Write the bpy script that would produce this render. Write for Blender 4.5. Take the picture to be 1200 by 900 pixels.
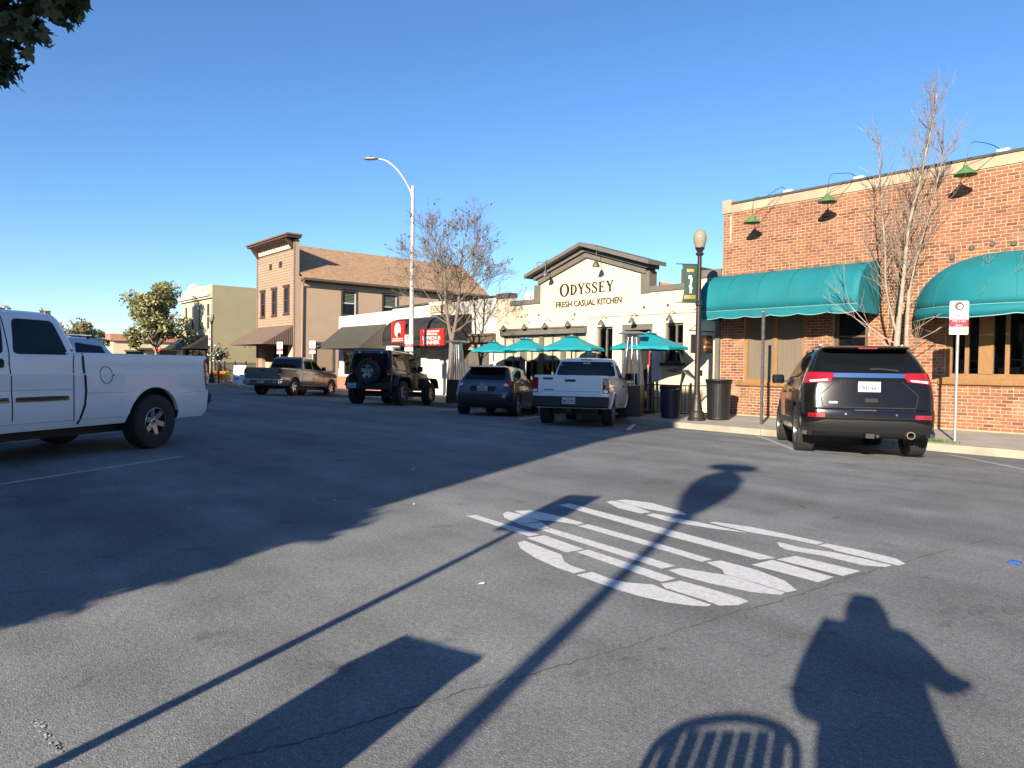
import bpy, bmesh, math, random
from math import sin, cos, pi, radians, sqrt, atan2
from mathutils import Vector, Matrix
from mathutils.bvhtree import BVHTree

for o in list(bpy.data.objects):
    bpy.data.objects.remove(o)
scene = bpy.context.scene
COL = scene.collection
R = random.Random(7)

# ------------------------------------------------------------------ camera
YAW = radians(40.5)
PITCH = math.atan(20 / 832)
ROLL = 0.014
_ax = Vector((-cos(YAW), sin(YAW), 0)); _rt = Vector((sin(YAW), cos(YAW), 0)); _up = Vector((0, 0, 1))
_fw = _ax * cos(PITCH) - _up * sin(PITCH); _u0 = _up * cos(PITCH) + _ax * sin(PITCH)
_Rv = _rt * cos(ROLL) + _u0 * sin(ROLL); _Uv = _u0 * cos(ROLL) - _rt * sin(ROLL)
camd = bpy.data.cameras.new('camera'); cam = bpy.data.objects.new('camera', camd); COL.objects.link(cam)
camd.sensor_width = 36; camd.lens = 24.96; camd.clip_start = 0.05; camd.clip_end = 3000
M = Matrix((_Rv, _Uv, -_fw)).transposed().to_4x4(); M.translation = Vector((0, 0, 1.30))
cam.matrix_world = M
scene.camera = cam

# ------------------------------------------------------------------ light
SUN_EL = radians(20.5)
_tr = (_ax * cos(radians(24.3)) + _rt * sin(radians(24.3))).normalized()      # ground direction the light travels
SUNV = Vector((_tr.x * cos(SUN_EL), _tr.y * cos(SUN_EL), -sin(SUN_EL)))
world = bpy.data.worlds.new('World'); scene.world = world; world.use_nodes = True
wn = world.node_tree.nodes; wl = world.node_tree.links
sky = wn.new('ShaderNodeTexSky'); sky.sky_type = 'NISHITA'; sky.sun_disc = False
sky.sun_elevation = SUN_EL; sky.sun_rotation = atan2(-_tr.x, -_tr.y)
sky.altitude = 100; sky.air_density = 1.0; sky.dust_density = 0.08; sky.ozone_density = 4.6
hsv = wn.new('ShaderNodeHueSaturation'); hsv.inputs['Hue'].default_value = 0.504; hsv.inputs['Saturation'].default_value = 1.10; hsv.inputs['Value'].default_value = 1.0
wl.new(sky.outputs[0], hsv.inputs['Color']); wl.new(hsv.outputs[0], wn['Background'].inputs[0]); wn['Background'].inputs[1].default_value = 0.087
sund = bpy.data.lights.new('sun', 'SUN'); sund.energy = 5.0; sund.angle = radians(0.55); sund.color = (1.0, 0.87, 0.70)
sun = bpy.data.objects.new('sun', sund); COL.objects.link(sun)
sun.rotation_euler = SUNV.to_track_quat('-Z', 'Y').to_euler(); sun.location = (6, -14, 12)
scene.view_settings.view_transform = 'Standard'; scene.view_settings.look = 'None'
scene.view_settings.gamma = 1; scene.view_settings.exposure = 1.15
scene.render.resolution_x = 1024; scene.render.resolution_y = 768
scene.render.engine = 'CYCLES'
scene.cycles.max_bounces = 6; scene.cycles.transparent_max_bounces = 12

# ------------------------------------------------------------------ materials
MATS = {}
def mat(name, col, rough=0.6, metal=0.0, var=0.12, scale=4.0, bump=0.0, bscale=40.0, coat=0.0, spec=0.5, rand=0.0, tint=None, emit=None, stretch=None):
    if name in MATS: return MATS[name]
    m = bpy.data.materials.new(name); m.use_nodes = True
    n = m.node_tree.nodes; l = m.node_tree.links; b = n['Principled BSDF']
    b.inputs['Roughness'].default_value = rough; b.inputs['Metallic'].default_value = metal
    b.inputs['Specular IOR Level'].default_value = spec
    b.inputs['Coat Weight'].default_value = coat; b.inputs['Coat Roughness'].default_value = 0.04
    c = (*col, 1)
    b.inputs['Base Color'].default_value = c
    tc = n.new('ShaderNodeTexCoord'); vec = tc.outputs['Object']
    if stretch:
        mp = n.new('ShaderNodeMapping'); mp.inputs['Scale'].default_value = stretch; l.new(vec, mp.inputs[0]); vec = mp.outputs[0]
    if var > 0 or rand > 0:
        no = n.new('ShaderNodeTexNoise'); no.inputs['Scale'].default_value = scale; no.inputs['Detail'].default_value = 6; l.new(vec, no.inputs['Vector'])
        mr = n.new('ShaderNodeMapRange'); mr.inputs[1].default_value = 0.3; mr.inputs[2].default_value = 0.7
        mr.inputs[3].default_value = 1 - var; mr.inputs[4].default_value = 1 + var
        l.new(no.outputs[0], mr.inputs[0]); fac = mr.outputs[0]
        if rand > 0:
            oi = n.new('ShaderNodeObjectInfo'); ge = n.new('ShaderNodeNewGeometry'); ad = n.new('ShaderNodeMath'); ad.operation = 'ADD'
            l.new(oi.outputs['Random'], ad.inputs[0]); l.new(ge.outputs['Random Per Island'], ad.inputs[1])
            fr = n.new('ShaderNodeMath'); fr.operation = 'FRACT'; l.new(ad.outputs[0], fr.inputs[0])
            m2 = n.new('ShaderNodeMapRange'); m2.inputs[3].default_value = 1 - rand; m2.inputs[4].default_value = 1 + rand; l.new(fr.outputs[0], m2.inputs[0])
            mu = n.new('ShaderNodeMath'); mu.operation = 'MULTIPLY'; l.new(fac, mu.inputs[0]); l.new(m2.outputs[0], mu.inputs[1]); fac = mu.outputs[0]
        vm = n.new('ShaderNodeVectorMath'); vm.operation = 'SCALE'; vm.inputs[0].default_value = col
        if tint:
            mx = n.new('ShaderNodeMix'); mx.data_type = 'RGBA'; mx.inputs[6].default_value = c; mx.inputs[7].default_value = (*tint, 1)
            n2 = n.new('ShaderNodeTexNoise'); n2.inputs['Scale'].default_value = scale * 0.37; n2.inputs['Detail'].default_value = 5; l.new(vec, n2.inputs['Vector'])
            m3 = n.new('ShaderNodeMapRange'); m3.inputs[1].default_value = 0.42; m3.inputs[2].default_value = 0.68; l.new(n2.outputs[0], m3.inputs[0])
            l.new(m3.outputs[0], mx.inputs[0]); l.new(mx.outputs[2], vm.inputs[0])
        l.new(fac, vm.inputs['Scale']); l.new(vm.outputs[0], b.inputs['Base Color'])
    if bump > 0:
        nb = n.new('ShaderNodeTexNoise'); nb.inputs['Scale'].default_value = bscale; nb.inputs['Detail'].default_value = 4; l.new(vec, nb.inputs['Vector'])
        bp = n.new('ShaderNodeBump'); bp.inputs['Strength'].default_value = bump; bp.inputs['Distance'].default_value = 0.02
        l.new(nb.outputs[0], bp.inputs['Height']); l.new(bp.outputs[0], b.inputs['Normal'])
    if emit:
        b.inputs['Emission Color'].default_value = (*emit[0], 1); b.inputs['Emission Strength'].default_value = emit[1]
    MATS[name] = m
    return m

def glassmat(name, tint=(0.75, 0.8, 0.8), dark=0.35):
    if name in MATS: return MATS[name]
    m = bpy.data.materials.new(name); m.use_nodes = True; n = m.node_tree.nodes; l = m.node_tree.links
    n.remove(n['Principled BSDF']); out = n['Material Output']
    tr = n.new('ShaderNodeBsdfTransparent'); tr.inputs[0].default_value = (*[c * dark for c in tint], 1)
    gl = n.new('ShaderNodeBsdfGlossy'); gl.inputs['Roughness'].default_value = 0.02
    fr = n.new('ShaderNodeFresnel'); fr.inputs[0].default_value = 1.5
    mx = n.new('ShaderNodeMixShader'); l.new(fr.outputs[0], mx.inputs[0]); l.new(tr.outputs[0], mx.inputs[1]); l.new(gl.outputs[0], mx.inputs[2])
    l.new(mx.outputs[0], out.inputs[0]); MATS[name] = m
    return m

def asphalt():
    m = bpy.data.materials.new('asphalt'); m.use_nodes = True; n = m.node_tree.nodes; l = m.node_tree.links; b = n['Principled BSDF']
    tc = n.new('ShaderNodeTexCoord')
    def noise(s, d=5, rough=0.55, vec=None, dist=0):
        t = n.new('ShaderNodeTexNoise'); t.inputs['Scale'].default_value = s; t.inputs['Detail'].default_value = d; t.inputs['Roughness'].default_value = rough
        t.inputs['Distortion'].default_value = dist
        l.new(vec or tc.outputs['Object'], t.inputs['Vector']); return t.outputs[0]
    def rng(src, a, b_, c, d):
        t = n.new('ShaderNodeMapRange'); t.inputs[1].default_value = a; t.inputs[2].default_value = b_; t.inputs[3].default_value = c; t.inputs[4].default_value = d
        l.new(src, t.inputs[0]); return t.outputs[0]
    def mul(a, c):
        t = n.new('ShaderNodeMath'); t.operation = 'MULTIPLY'; l.new(a, t.inputs[0]); l.new(c, t.inputs[1]); return t.outputs[0]
    big = rng(noise(0.22, 4), 0.3, 0.7, 0.78, 1.2)
    mid = rng(noise(1.7, 6), 0.3, 0.7, 0.84, 1.15)
    mp = n.new('ShaderNodeMapping'); mp.inputs['Scale'].default_value = (0.12, 1.3, 1); l.new(tc.outputs['Object'], mp.inputs[0])
    streak = rng(noise(1.0, 5, 0.6, mp.outputs[0]), 0.35, 0.7, 0.86, 1.13)
    grit = rng(noise(150, 3, 0.8), 0.25, 0.75, 0.35, 1.65)
    grit2 = rng(noise(38, 4, 0.75), 0.3, 0.7, 0.70, 1.28)
    vo = n.new('ShaderNodeTexVoronoi'); vo.inputs['Scale'].default_value = 95; l.new(tc.outputs['Object'], vo.inputs['Vector'])
    peb = rng(vo.outputs['Distance'], 0.06, 0.20, 2.7, 0.97)
    spots = rng(noise(3.1, 3, 0.5, None, 0.4), 0.66, 0.74, 1.0, 0.72)
    sx = n.new('ShaderNodeSeparateXYZ'); l.new(tc.outputs['Object'], sx.inputs[0])
    wv = n.new('ShaderNodeMath'); wv.operation = 'SINE'; w2 = n.new('ShaderNodeMath'); w2.operation = 'MULTIPLY'; w2.inputs[1].default_value = 3.6; l.new(sx.outputs[1], w2.inputs[0]); l.new(w2.outputs[0], wv.inputs[0])
    track = rng(wv.outputs[0], -1, 1, 0.95, 1.05)
    f = mul(mul(mul(mul(mul(mul(mul(big, mid), grit), grit2), streak), spots), peb), track)
    vm = n.new('ShaderNodeVectorMath'); vm.operation = 'SCALE'; vm.inputs[0].default_value = (0.212, 0.218, 0.216); l.new(f, vm.inputs['Scale'])
    l.new(vm.outputs[0], b.inputs['Base Color']); b.inputs['Roughness'].default_value = 0.9; b.inputs['Specular IOR Level'].default_value = 0.08
    bp = n.new('ShaderNodeBump'); bp.inputs['Strength'].default_value = 0.8; bp.inputs['Distance'].default_value = 0.008
    l.new(noise(110, 3, 0.75), bp.inputs['Height']); l.new(bp.outputs[0], b.inputs['Normal'])
    MATS['asphalt'] = m; return m

def m_(name): return MATS[name]

# ------------------------------------------------------------------ mesh helpers
class MB:
    def __init__(s): s.v = []; s.f = []
    def add(s, vs, fs):
        o = len(s.v); s.v += [tuple(p) for p in vs]; s.f += [tuple(i + o for i in f) for f in fs]; return s
    def box(s, x0, x1, y0, y1, z0, z1):
        if x0 > x1: x0, x1 = x1, x0
        if y0 > y1: y0, y1 = y1, y0
        if z0 > z1: z0, z1 = z1, z0
        return s.add([(x0,y0,z0),(x1,y0,z0),(x1,y1,z0),(x0,y1,z0),(x0,y0,z1),(x1,y0,z1),(x1,y1,z1),(x0,y1,z1)],
                     [(0,3,2,1),(4,5,6,7),(0,1,5,4),(1,2,6,5),(2,3,7,6),(3,0,4,7)])
    def prism(s, poly, axis, a, b):
        """poly: 2d points; axis the extrusion axis ('x','y','z')"""
        n = len(poly)
        def P(p, t):
            return (t, p[0], p[1]) if axis == 'x' else (p[0], t, p[1]) if axis == 'y' else (p[0], p[1], t)
        vs = [P(p, a) for p in poly] + [P(p, b) for p in poly]
        fs = [tuple(range(n)), tuple(range(2*n-1, n-1, -1))] + [(i, i+n, (i+1) % n + n, (i+1) % n) for i in range(n)]
        return s.add(vs, fs)
    def bar(s, a, b, w, h=None):
        """square bar from a to b"""
        h = h or w; a = Vector(a); b = Vector(b); d = (b - a).normalized()
        u = d.cross(Vector((0,0,1)));
        if u.length < 1e-3: u = Vector((1,0,0))
        u.normalize(); v = u.cross(d)
        vs = [p + u*(i*w/2) + v*(j*h/2) for p in (a, b) for i, j in ((-1,-1),(1,-1),(1,1),(-1,1))]
        return s.add(vs, [(0,1,2,3),(7,6,5,4),(0,4,5,1),(1,5,6,2),(2,6,7,3),(3,7,4,0)])
    def tube(s, pts, rad, n=8, cap=True):
        pts = [Vector(p) for p in pts]; k = len(pts)
        rs = rad if isinstance(rad, (list, tuple)) else [rad]*k
        vs = []; pu = None
        for i, p in enumerate(pts):
            d = (pts[min(i+1, k-1)] - pts[max(i-1, 0)])
            d = d.normalized() if d.length > 1e-9 else Vector((0,0,1))
            u = pu - d*pu.dot(d) if pu is not None else d.orthogonal()
            if u.length < 1e-4: u = d.orthogonal()
            u.normalize(); pu = u; v = d.cross(u)
            for j in range(n):
                a = 2*pi*j/n; vs.append(p + (u*cos(a) + v*sin(a))*rs[i])
        fs = [(i*n+j, i*n+(j+1) % n, (i+1)*n+(j+1) % n, (i+1)*n+j) for i in range(k-1) for j in range(n)]
        if cap: fs += [tuple(range(n-1, -1, -1)), tuple((k-1)*n+j for j in range(n))]
        return s.add(vs, fs)
    def lathe(s, prof, n=20, axis='z', c=(0,0,0), closed=False):
        """prof: (r, t) along axis"""
        vs = []; k = len(prof)
        for r, t in prof:
            for j in range(n):
                a = 2*pi*j/n; p, q = r*cos(a), r*sin(a)
                vs.append((c[0]+p, c[1]+q, c[2]+t) if axis == 'z' else (c[0]+p, c[1]+t, c[2]+q) if axis == 'y' else (c[0]+t, c[1]+p, c[2]+q))
        fs = []
        rng = range(k) if closed else range(k-1)
        for i in rng:
            i2 = (i+1) % k
            for j in range(n): fs.append((i*n+j, i*n+(j+1) % n, i2*n+(j+1) % n, i2*n+j))
        if not closed:
            if prof[0][0] > 1e-6: fs.append(tuple(range(n-1, -1, -1)))
            if prof[-1][0] > 1e-6: fs.append(tuple((k-1)*n+j for j in range(n)))
        return s.add(vs, fs)
    def build(s, name, m, parent=None, smooth=None, loc=None, kind=None, label=None):
        me = bpy.data.meshes.new(name); me.from_pydata(s.v, [], s.f)
        bm = bmesh.new(); bm.from_mesh(me); bmesh.ops.recalc_face_normals(bm, faces=bm.faces); bm.to_mesh(me); bm.free()
        return mk(name, me, m, parent, smooth, loc, kind, label)

def mk(name, me, m, parent=None, smooth=None, loc=None, kind=None, label=None):
    if m is not None:
        for q in (m if isinstance(m, (list, tuple)) else [m]): me.materials.append(q)
    if smooth is not None:
        me.shade_smooth()
        if smooth < 180: me.set_sharp_from_angle(angle=radians(smooth))
    o = bpy.data.objects.new(name, me); COL.objects.link(o)
    if parent: o.parent = parent
    if loc: o.location = loc
    if kind: o['kind'] = kind
    if label: o['label'] = label
    return o

def tag(o, label, cat, group=None):
    o['label'] = label; o['category'] = cat
    if group: o['group'] = group
    return o

def thing(name, label, cat, loc=(0,0,0), rz=0, group=None):
    o = bpy.data.objects.new(name, None); COL.objects.link(o); o.empty_display_size = 0.2
    o.location = loc; o.rotation_euler = (0, 0, rz)
    return tag(o, label, cat, group)

def copy_tree(o, parent=None):
    kids = list(o.children)
    c = o.copy(); COL.objects.link(c); c.parent = parent
    for k in kids: copy_tree(k, c)
    return c

def box(name, m, parent, *b, bev=0.0, kind=None, smooth=None):
    mb = MB().box(*b)
    o = mb.build(name, m, parent, kind=kind)
    if bev: bevel(o, bev)
    return o

def bevel(o, w, seg=2, ang=40):
    bm = bmesh.new(); bm.from_mesh(o.data)
    es = [e for e in bm.edges if len(e.link_faces) == 2 and e.calc_face_angle(0) > radians(ang)]
    bmesh.ops.bevel(bm, geom=es, offset=w, segments=seg, profile=0.6, affect='EDGES', clamp_overlap=True)
    bm.to_mesh(o.data); bm.free(); o.data.shade_smooth(); o.data.set_sharp_from_angle(angle=radians(32))

def text_mesh(txt, size=1.0, ext=0.01, xs=1.0, align='CENTER', bold=0.0, spacing=1.0):
    cu = bpy.data.curves.new('lettering', 'FONT'); cu.body = txt; cu.size = size; cu.extrude = ext; cu.align_x = align; cu.align_y = 'BOTTOM_BASELINE' if 'BOTTOM_BASELINE' in cu.bl_rna.properties['align_y'].enum_items else 'BOTTOM'
    cu.offset = bold; cu.space_character = spacing; cu.resolution_u = 3
    ob = bpy.data.objects.new('lettering', cu); COL.objects.link(ob)
    dg = bpy.context.evaluated_depsgraph_get(); me = bpy.data.meshes.new_from_object(ob.evaluated_get(dg))
    bpy.data.objects.remove(ob); bpy.data.curves.remove(cu)
    for v in me.vertices: v.co.x *= xs
    me.name = 'lettering'
    return me

def text_on_front(name, txt, m, parent, X, Y, z, size, width=None, ext=0.006, bold=0.0, align='CENTER', spacing=1.0):
    """lettering standing on a plane that faces -Y"""
    me = text_mesh(txt, size, ext, 1.0, align, bold, spacing)
    if width and me.vertices:
        xs = [v.co.x for v in me.vertices]; k = width / max(1e-6, max(xs) - min(xs))
        for v in me.vertices: v.co.x *= k
    for v in me.vertices: v.co = Vector((v.co.x, -v.co.z, v.co.y))
    o = mk(name, me, m, parent); o.location = (X, Y, z)
    return o

def catmull(pts, n=6):
    out = []; P = [Vector(p) for p in pts]; P = [P[0]*2-P[1]] + P + [P[-1]*2-P[-2]]
    for i in range(1, len(P)-2):
        for k in range(n):
            t = k/n; a, b, c, d = P[i-1], P[i], P[i+1], P[i+2]
            out.append(0.5*((2*b) + (c-a)*t + (2*a-5*b+4*c-d)*t*t + (3*b-a-3*c+d)*t**3))
    out.append(P[-2]); return out

def zroad(Y):
    return 0.0 if Y < 9 else -0.25*((min(Y, 15.5)-9)/6.5)**1.5
def zwalk(Y):
    return -0.10 + 0.10*max(0, min(1, (Y-15.5)/2.8))

FY = 18.3        # the shop fronts stand in this plane
KY = 15.5        # far kerb
asphalt()
mat('concrete', (0.34, 0.315, 0.27), 0.85, var=0.16, scale=1.6, bump=0.25, bscale=60, tint=(0.30, 0.28, 0.25))
mat('kerb_concrete', (0.34, 0.295, 0.22), 0.85, var=0.2, scale=2.5, bump=0.3, bscale=50, tint=(0.30, 0.26, 0.21))
mat('ground', (0.14, 0.13, 0.11), 0.9, var=0.2, scale=0.3)
mat('paint_white', (0.64, 0.64, 0.63), 0.7, var=0.12, scale=60, bump=0.4, bscale=90, tint=(0.53, 0.53, 0.52))
mat('paint_worn', (0.40, 0.40, 0.38), 0.8, var=0.35, scale=14, bump=0.3, bscale=90)
mat('crack', (0.085, 0.082, 0.078), 0.9, var=0.3, scale=8)
mat('mortar', (0.43, 0.325, 0.215), 0.9, var=0.14, scale=3, bump=0.3, bscale=70, tint=(0.36, 0.26, 0.18))
mat('cream', (0.635, 0.535, 0.38), 0.85, var=0.07, scale=1.2, bump=0.12, bscale=30, tint=(0.57, 0.475, 0.33))
mat('trim_grey', (0.125, 0.114, 0.095), 0.7, var=0.12, scale=3)
mat('white_wall', (0.58, 0.545, 0.46), 0.85, var=0.06, scale=1.3, bump=0.12, bscale=30)
mat('tan_stucco', (0.41, 0.295, 0.20), 0.9, var=0.07, scale=0.9, bump=0.25, bscale=22)
mat('tan_siding', (0.32, 0.23, 0.155), 0.75, var=0.06, scale=2, rand=0.04)
mat('maroon_trim', (0.075, 0.042, 0.033), 0.65, var=0.15)
mat('pale_frieze', (0.62, 0.49, 0.35), 0.75, var=0.06)
mat('shingle', (0.40, 0.255, 0.15), 0.95, var=0.32, scale=7, bump=0.6, bscale=18, stretch=(1, 1, 5), tint=(0.30, 0.19, 0.115))
mat('olive_stucco', (0.31, 0.275, 0.165), 0.9, var=0.06, scale=0.8, bump=0.2, bscale=22)
mat('pale_yellow', (0.58, 0.50, 0.31), 0.85, var=0.06, scale=1)
mat('roof_tar', (0.06, 0.06, 0.06), 0.9)
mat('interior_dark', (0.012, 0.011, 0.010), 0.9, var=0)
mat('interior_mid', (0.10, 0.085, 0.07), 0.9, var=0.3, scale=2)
mat('wood_brown', (0.25, 0.135, 0.05), 0.6, var=0.16, scale=6, stretch=(6, 6, 1))
mat('screen_grey', (0.15, 0.125, 0.09), 0.75, var=0.10, scale=3, stretch=(8, 1, 0.4))
mat('blind', (0.62, 0.58, 0.48), 0.8, var=0.06)
mat('teal_canvas', (0.0, 0.145, 0.175), 0.75, var=0.13, scale=1.2, bump=0.06, bscale=260, tint=(0.004, 0.145, 0.17))
mat('teal_edge', (0.25, 0.45, 0.45), 0.8)
mat('teal_umbrella', (0.0, 0.24, 0.29), 0.7, var=0.06, scale=2)
mat('green_canvas', (0.055, 0.052, 0.038), 0.8, var=0.12, scale=1.5)
mat('green_stripe', (0.10, 0.09, 0.068), 0.8, var=0.1)
mat('black_canvas', (0.018, 0.017, 0.015), 0.75, var=0.15)
mat('brown_canvas', (0.165, 0.112, 0.085), 0.8, var=0.08)
mat('brown_wood_dark', (0.10, 0.072, 0.05), 0.7, var=0.15, scale=3)
mat('sign_red', (0.62, 0.018, 0.012), 0.5, var=0.04)
mat('sign_white', (0.60, 0.59, 0.56), 0.5, var=0.03)
mat('sign_cream', (0.80, 0.72, 0.55), 0.5, var=0.03)
mat('sign_maroon', (0.28, 0.02, 0.05), 0.5, var=0.05)
mat('sign_dark', (0.03, 0.025, 0.02), 0.6)
mat('sign_gold', (0.30, 0.19, 0.04), 0.5)
mat('letter_black', (0.012, 0.012, 0.011), 0.7, var=0)
mat('letter_red', (0.25, 0.02, 0.02), 0.7, var=0)
mat('banner_green', (0.012, 0.05, 0.035), 0.75, var=0.08)
mat('lamp_green', (0.075, 0.165, 0.06), 0.5, var=0.12)
mat('lamp_globe', (0.26, 0.235, 0.165), 0.12, var=0.05, spec=0.6)
mat('iron_black', (0.018, 0.018, 0.02), 0.42, metal=0.2, var=0.1)
mat('iron_navy', (0.016, 0.022, 0.045), 0.45, var=0.1)
mat('bronze_post', (0.03, 0.025, 0.022), 0.45, metal=0.3, var=0.2)
mat('galvanised', (0.42, 0.42, 0.41), 0.45, metal=0.6, var=0.12, scale=9)
mat('post_white', (0.44, 0.43, 0.41), 0.5, var=0.08, scale=3)
mat('steel_dark', (0.13, 0.12, 0.11), 0.5, metal=0.5, var=0.2, scale=12)
mat('stainless', (0.55, 0.54, 0.52), 0.28, metal=0.9, var=0.08)
mat('heater_brown', (0.055, 0.028, 0.018), 0.45, var=0.15)
mat('orange_plastic', (0.75, 0.16, 0.01), 0.5, var=0.06)
mat('yellow_plastic', (0.78, 0.42, 0.02), 0.5, var=0.06)
mat('white_plastic', (0.6, 0.6, 0.6), 0.45, var=0.04)
mat('red_plastic', (0.55, 0.03, 0.02), 0.45, var=0.06)
mat('blue_plastic', (0.02, 0.10, 0.45), 0.35, var=0.05)
mat('blue_dark', (0.02, 0.04, 0.10), 0.5)
mat('red_brick_base', (0.42, 0.17, 0.10), 0.85, var=0.14, scale=5)
mat('bark_pale', (0.30, 0.25, 0.195), 0.9, var=0.25, scale=9, bump=0.5, bscale=30)
mat('bark_brown', (0.165, 0.13, 0.10), 0.9, var=0.25, scale=9, bump=0.5, bscale=30)
mat('bark_dark', (0.10, 0.075, 0.055), 0.9, var=0.25, scale=9, bump=0.5, bscale=30)
mat('leaf_olive', (0.20, 0.20, 0.075), 0.6, var=0.25, scale=3, rand=0.45)
mat('leaf_dark', (0.030, 0.048, 0.018), 0.55, var=0.25, scale=3, rand=0.35)
mat('leaf_dry', (0.085, 0.03, 0.02), 0.7, var=0.3, rand=0.4)
mat('leaf_brown', (0.19, 0.145, 0.075), 0.7, var=0.3, rand=0.4)
mat('grass_blade', (0.10, 0.15, 0.03), 0.7, var=0.3, rand=0.4)
mat('flower_white', (0.7, 0.68, 0.66), 0.7)
mat('cloth_dark', (0.05, 0.05, 0.07), 0.9)
mat('skin', (0.45, 0.28, 0.2), 0.6)
mat('brick_far', (0.30, 0.14, 0.09), 0.9, var=0.15)
# vehicles
mat('paint_car_white', (0.76, 0.77, 0.78), 0.32, var=0.02, coat=0.8)
mat('paint_car_black', (0.0065, 0.005, 0.0042), 0.16, metal=0.0, var=0.04, coat=0.5, spec=0.15)
mat('paint_car_blue', (0.045, 0.053, 0.064), 0.28, metal=0.6, var=0.03, coat=1.0)
mat('paint_car_jet', (0.006, 0.006, 0.007), 0.18, var=0.03, coat=0.6, spec=0.3)
mat('paint_car_sand', (0.22, 0.20, 0.175), 0.30, metal=0.55, var=0.03, coat=1.0)
mat('paint_car_silver', (0.55, 0.56, 0.58), 0.32, metal=0.4, var=0.02, coat=0.8)
mat('car_glass', (0.006, 0.007, 0.009), 0.03, var=0, spec=0.32)
mat('car_plastic', (0.017, 0.017, 0.018), 0.6, var=0.08, bump=0.1, bscale=200)
mat('car_plastic_grey', (0.013, 0.013, 0.014), 0.42, var=0.06)
mat('crease_grey', (0.36, 0.37, 0.39), 0.5, var=0)
mat('car_seam', (0.012, 0.012, 0.012), 0.8, var=0)
mat('tyre_rubber', (0.022, 0.021, 0.020), 0.85, var=0.15, scale=10)
mat('chrome', (0.75, 0.76, 0.78), 0.10, metal=1.0, var=0)
mat('alloy', (0.50, 0.50, 0.51), 0.30, metal=0.85, var=0.04)
mat('alloy_dark', (0.05, 0.05, 0.055), 0.35, metal=0.6, var=0.05)
mat('lamp_red', (0.26, 0.006, 0.008), 0.10, var=0.05, coat=1.0)
mat('lamp_clear', (0.70, 0.68, 0.66), 0.12, var=0.05, coat=1.0)
mat('lamp_amber', (0.70, 0.20, 0.02), 0.15, var=0.05, coat=1.0)
mat('plate_white', (0.42, 0.43, 0.44), 0.5, var=0.03)
mat('plate_ink', (0.02, 0.03, 0.10), 0.6, var=0)

def brick_material():
    m = bpy.data.materials.new('brick'); m.use_nodes = True; n = m.node_tree.nodes; l = m.node_tree.links; b = n['Principled BSDF']
    oi = n.new('ShaderNodeObjectInfo'); ge = n.new('ShaderNodeNewGeometry'); ad = n.new('ShaderNodeMath'); ad.operation = 'ADD'
    l.new(oi.outputs['Random'], ad.inputs[0]); l.new(ge.outputs['Random Per Island'], ad.inputs[1])
    fr = n.new('ShaderNodeMath'); fr.operation = 'FRACT'; l.new(ad.outputs[0], fr.inputs[0])
    cr = n.new('ShaderNodeValToRGB'); e = cr.color_ramp.elements
    e[0].position = 0; e[0].color = (0.19, 0.074, 0.041, 1); e[1].position = 1; e[1].color = (0.30, 0.135, 0.07, 1)
    for p, c in ((0.12, (0.14, 0.055, 0.035, 1)), (0.3, (0.24, 0.094, 0.048, 1)), (0.55, (0.275, 0.11, 0.054, 1)), (0.8, (0.215, 0.083, 0.042, 1))):
        q = e.new(p); q.color = c
    l.new(fr.outputs[0], cr.inputs[0])
    no = n.new('ShaderNodeTexNoise'); no.inputs['Scale'].default_value = 1.1; no.inputs['Detail'].default_value = 6
    l.new(ge.outputs['Position'], no.inputs['Vector'])
    mr = n.new('ShaderNodeMapRange'); mr.inputs[1].default_value = 0.60; mr.inputs[2].default_value = 0.74; mr.inputs[4].default_value = 0.55; l.new(no.outputs[0], mr.inputs[0])
    mx = n.new('ShaderNodeMix'); mx.data_type = 'RGBA'; mx.inputs[7].default_value = (0.42, 0.29, 0.18, 1)
    l.new(mr.outputs[0], mx.inputs[0]); l.new(cr.outputs[0], mx.inputs[6])
    n2 = n.new('ShaderNodeTexNoise'); n2.inputs['Scale'].default_value = 28; n2.inputs['Detail'].default_value = 4; l.new(ge.outputs['Position'], n2.inputs['Vector'])
    m2 = n.new('ShaderNodeMapRange'); m2.inputs[3].default_value = 0.75; m2.inputs[4].default_value = 1.25; l.new(n2.outputs[0], m2.inputs[0])
    n3 = n.new('ShaderNodeTexNoise'); n3.inputs['Scale'].default_value = 0.45; n3.inputs['Detail'].default_value = 4; mp3 = n.new('ShaderNodeMapping'); mp3.inputs['Scale'].default_value = (1.6, 1, 0.8); l.new(ge.outputs['Position'], mp3.inputs[0]); l.new(mp3.outputs[0], n3.inputs['Vector'])
    m4 = n.new('ShaderNodeMapRange'); m4.inputs[1].default_value = 0.3; m4.inputs[2].default_value = 0.7; m4.inputs[3].default_value = 0.74; m4.inputs[4].default_value = 1.2; l.new(n3.outputs[0], m4.inputs[0])
    mm = n.new('ShaderNodeMath'); mm.operation = 'MULTIPLY'; l.new(m2.outputs[0], mm.inputs[0]); l.new(m4.outputs[0], mm.inputs[1])
    vm = n.new('ShaderNodeVectorMath'); vm.operation = 'SCALE'; l.new(mx.outputs[2], vm.inputs[0]); l.new(mm.outputs[0], vm.inputs['Scale'])
    l.new(vm.outputs[0], b.inputs['Base Color']); b.inputs['Roughness'].default_value = 0.9
    bp = n.new('ShaderNodeBump'); bp.inputs['Strength'].default_value = 0.4; bp.inputs['Distance'].default_value = 0.01; l.new(n2.outputs[0], bp.inputs['Height']); l.new(bp.outputs[0], b.inputs['Normal'])
    MATS['brick'] = m
brick_material()
mat('blind_glass', (0.42, 0.38, 0.28), 0.15, var=0.06, coat=1.0)
glassmat('shop_glass', (0.85, 0.9, 0.88), 0.75)
glassmat('heater_glass', (0.95, 0.96, 0.95), 0.93)
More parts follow.
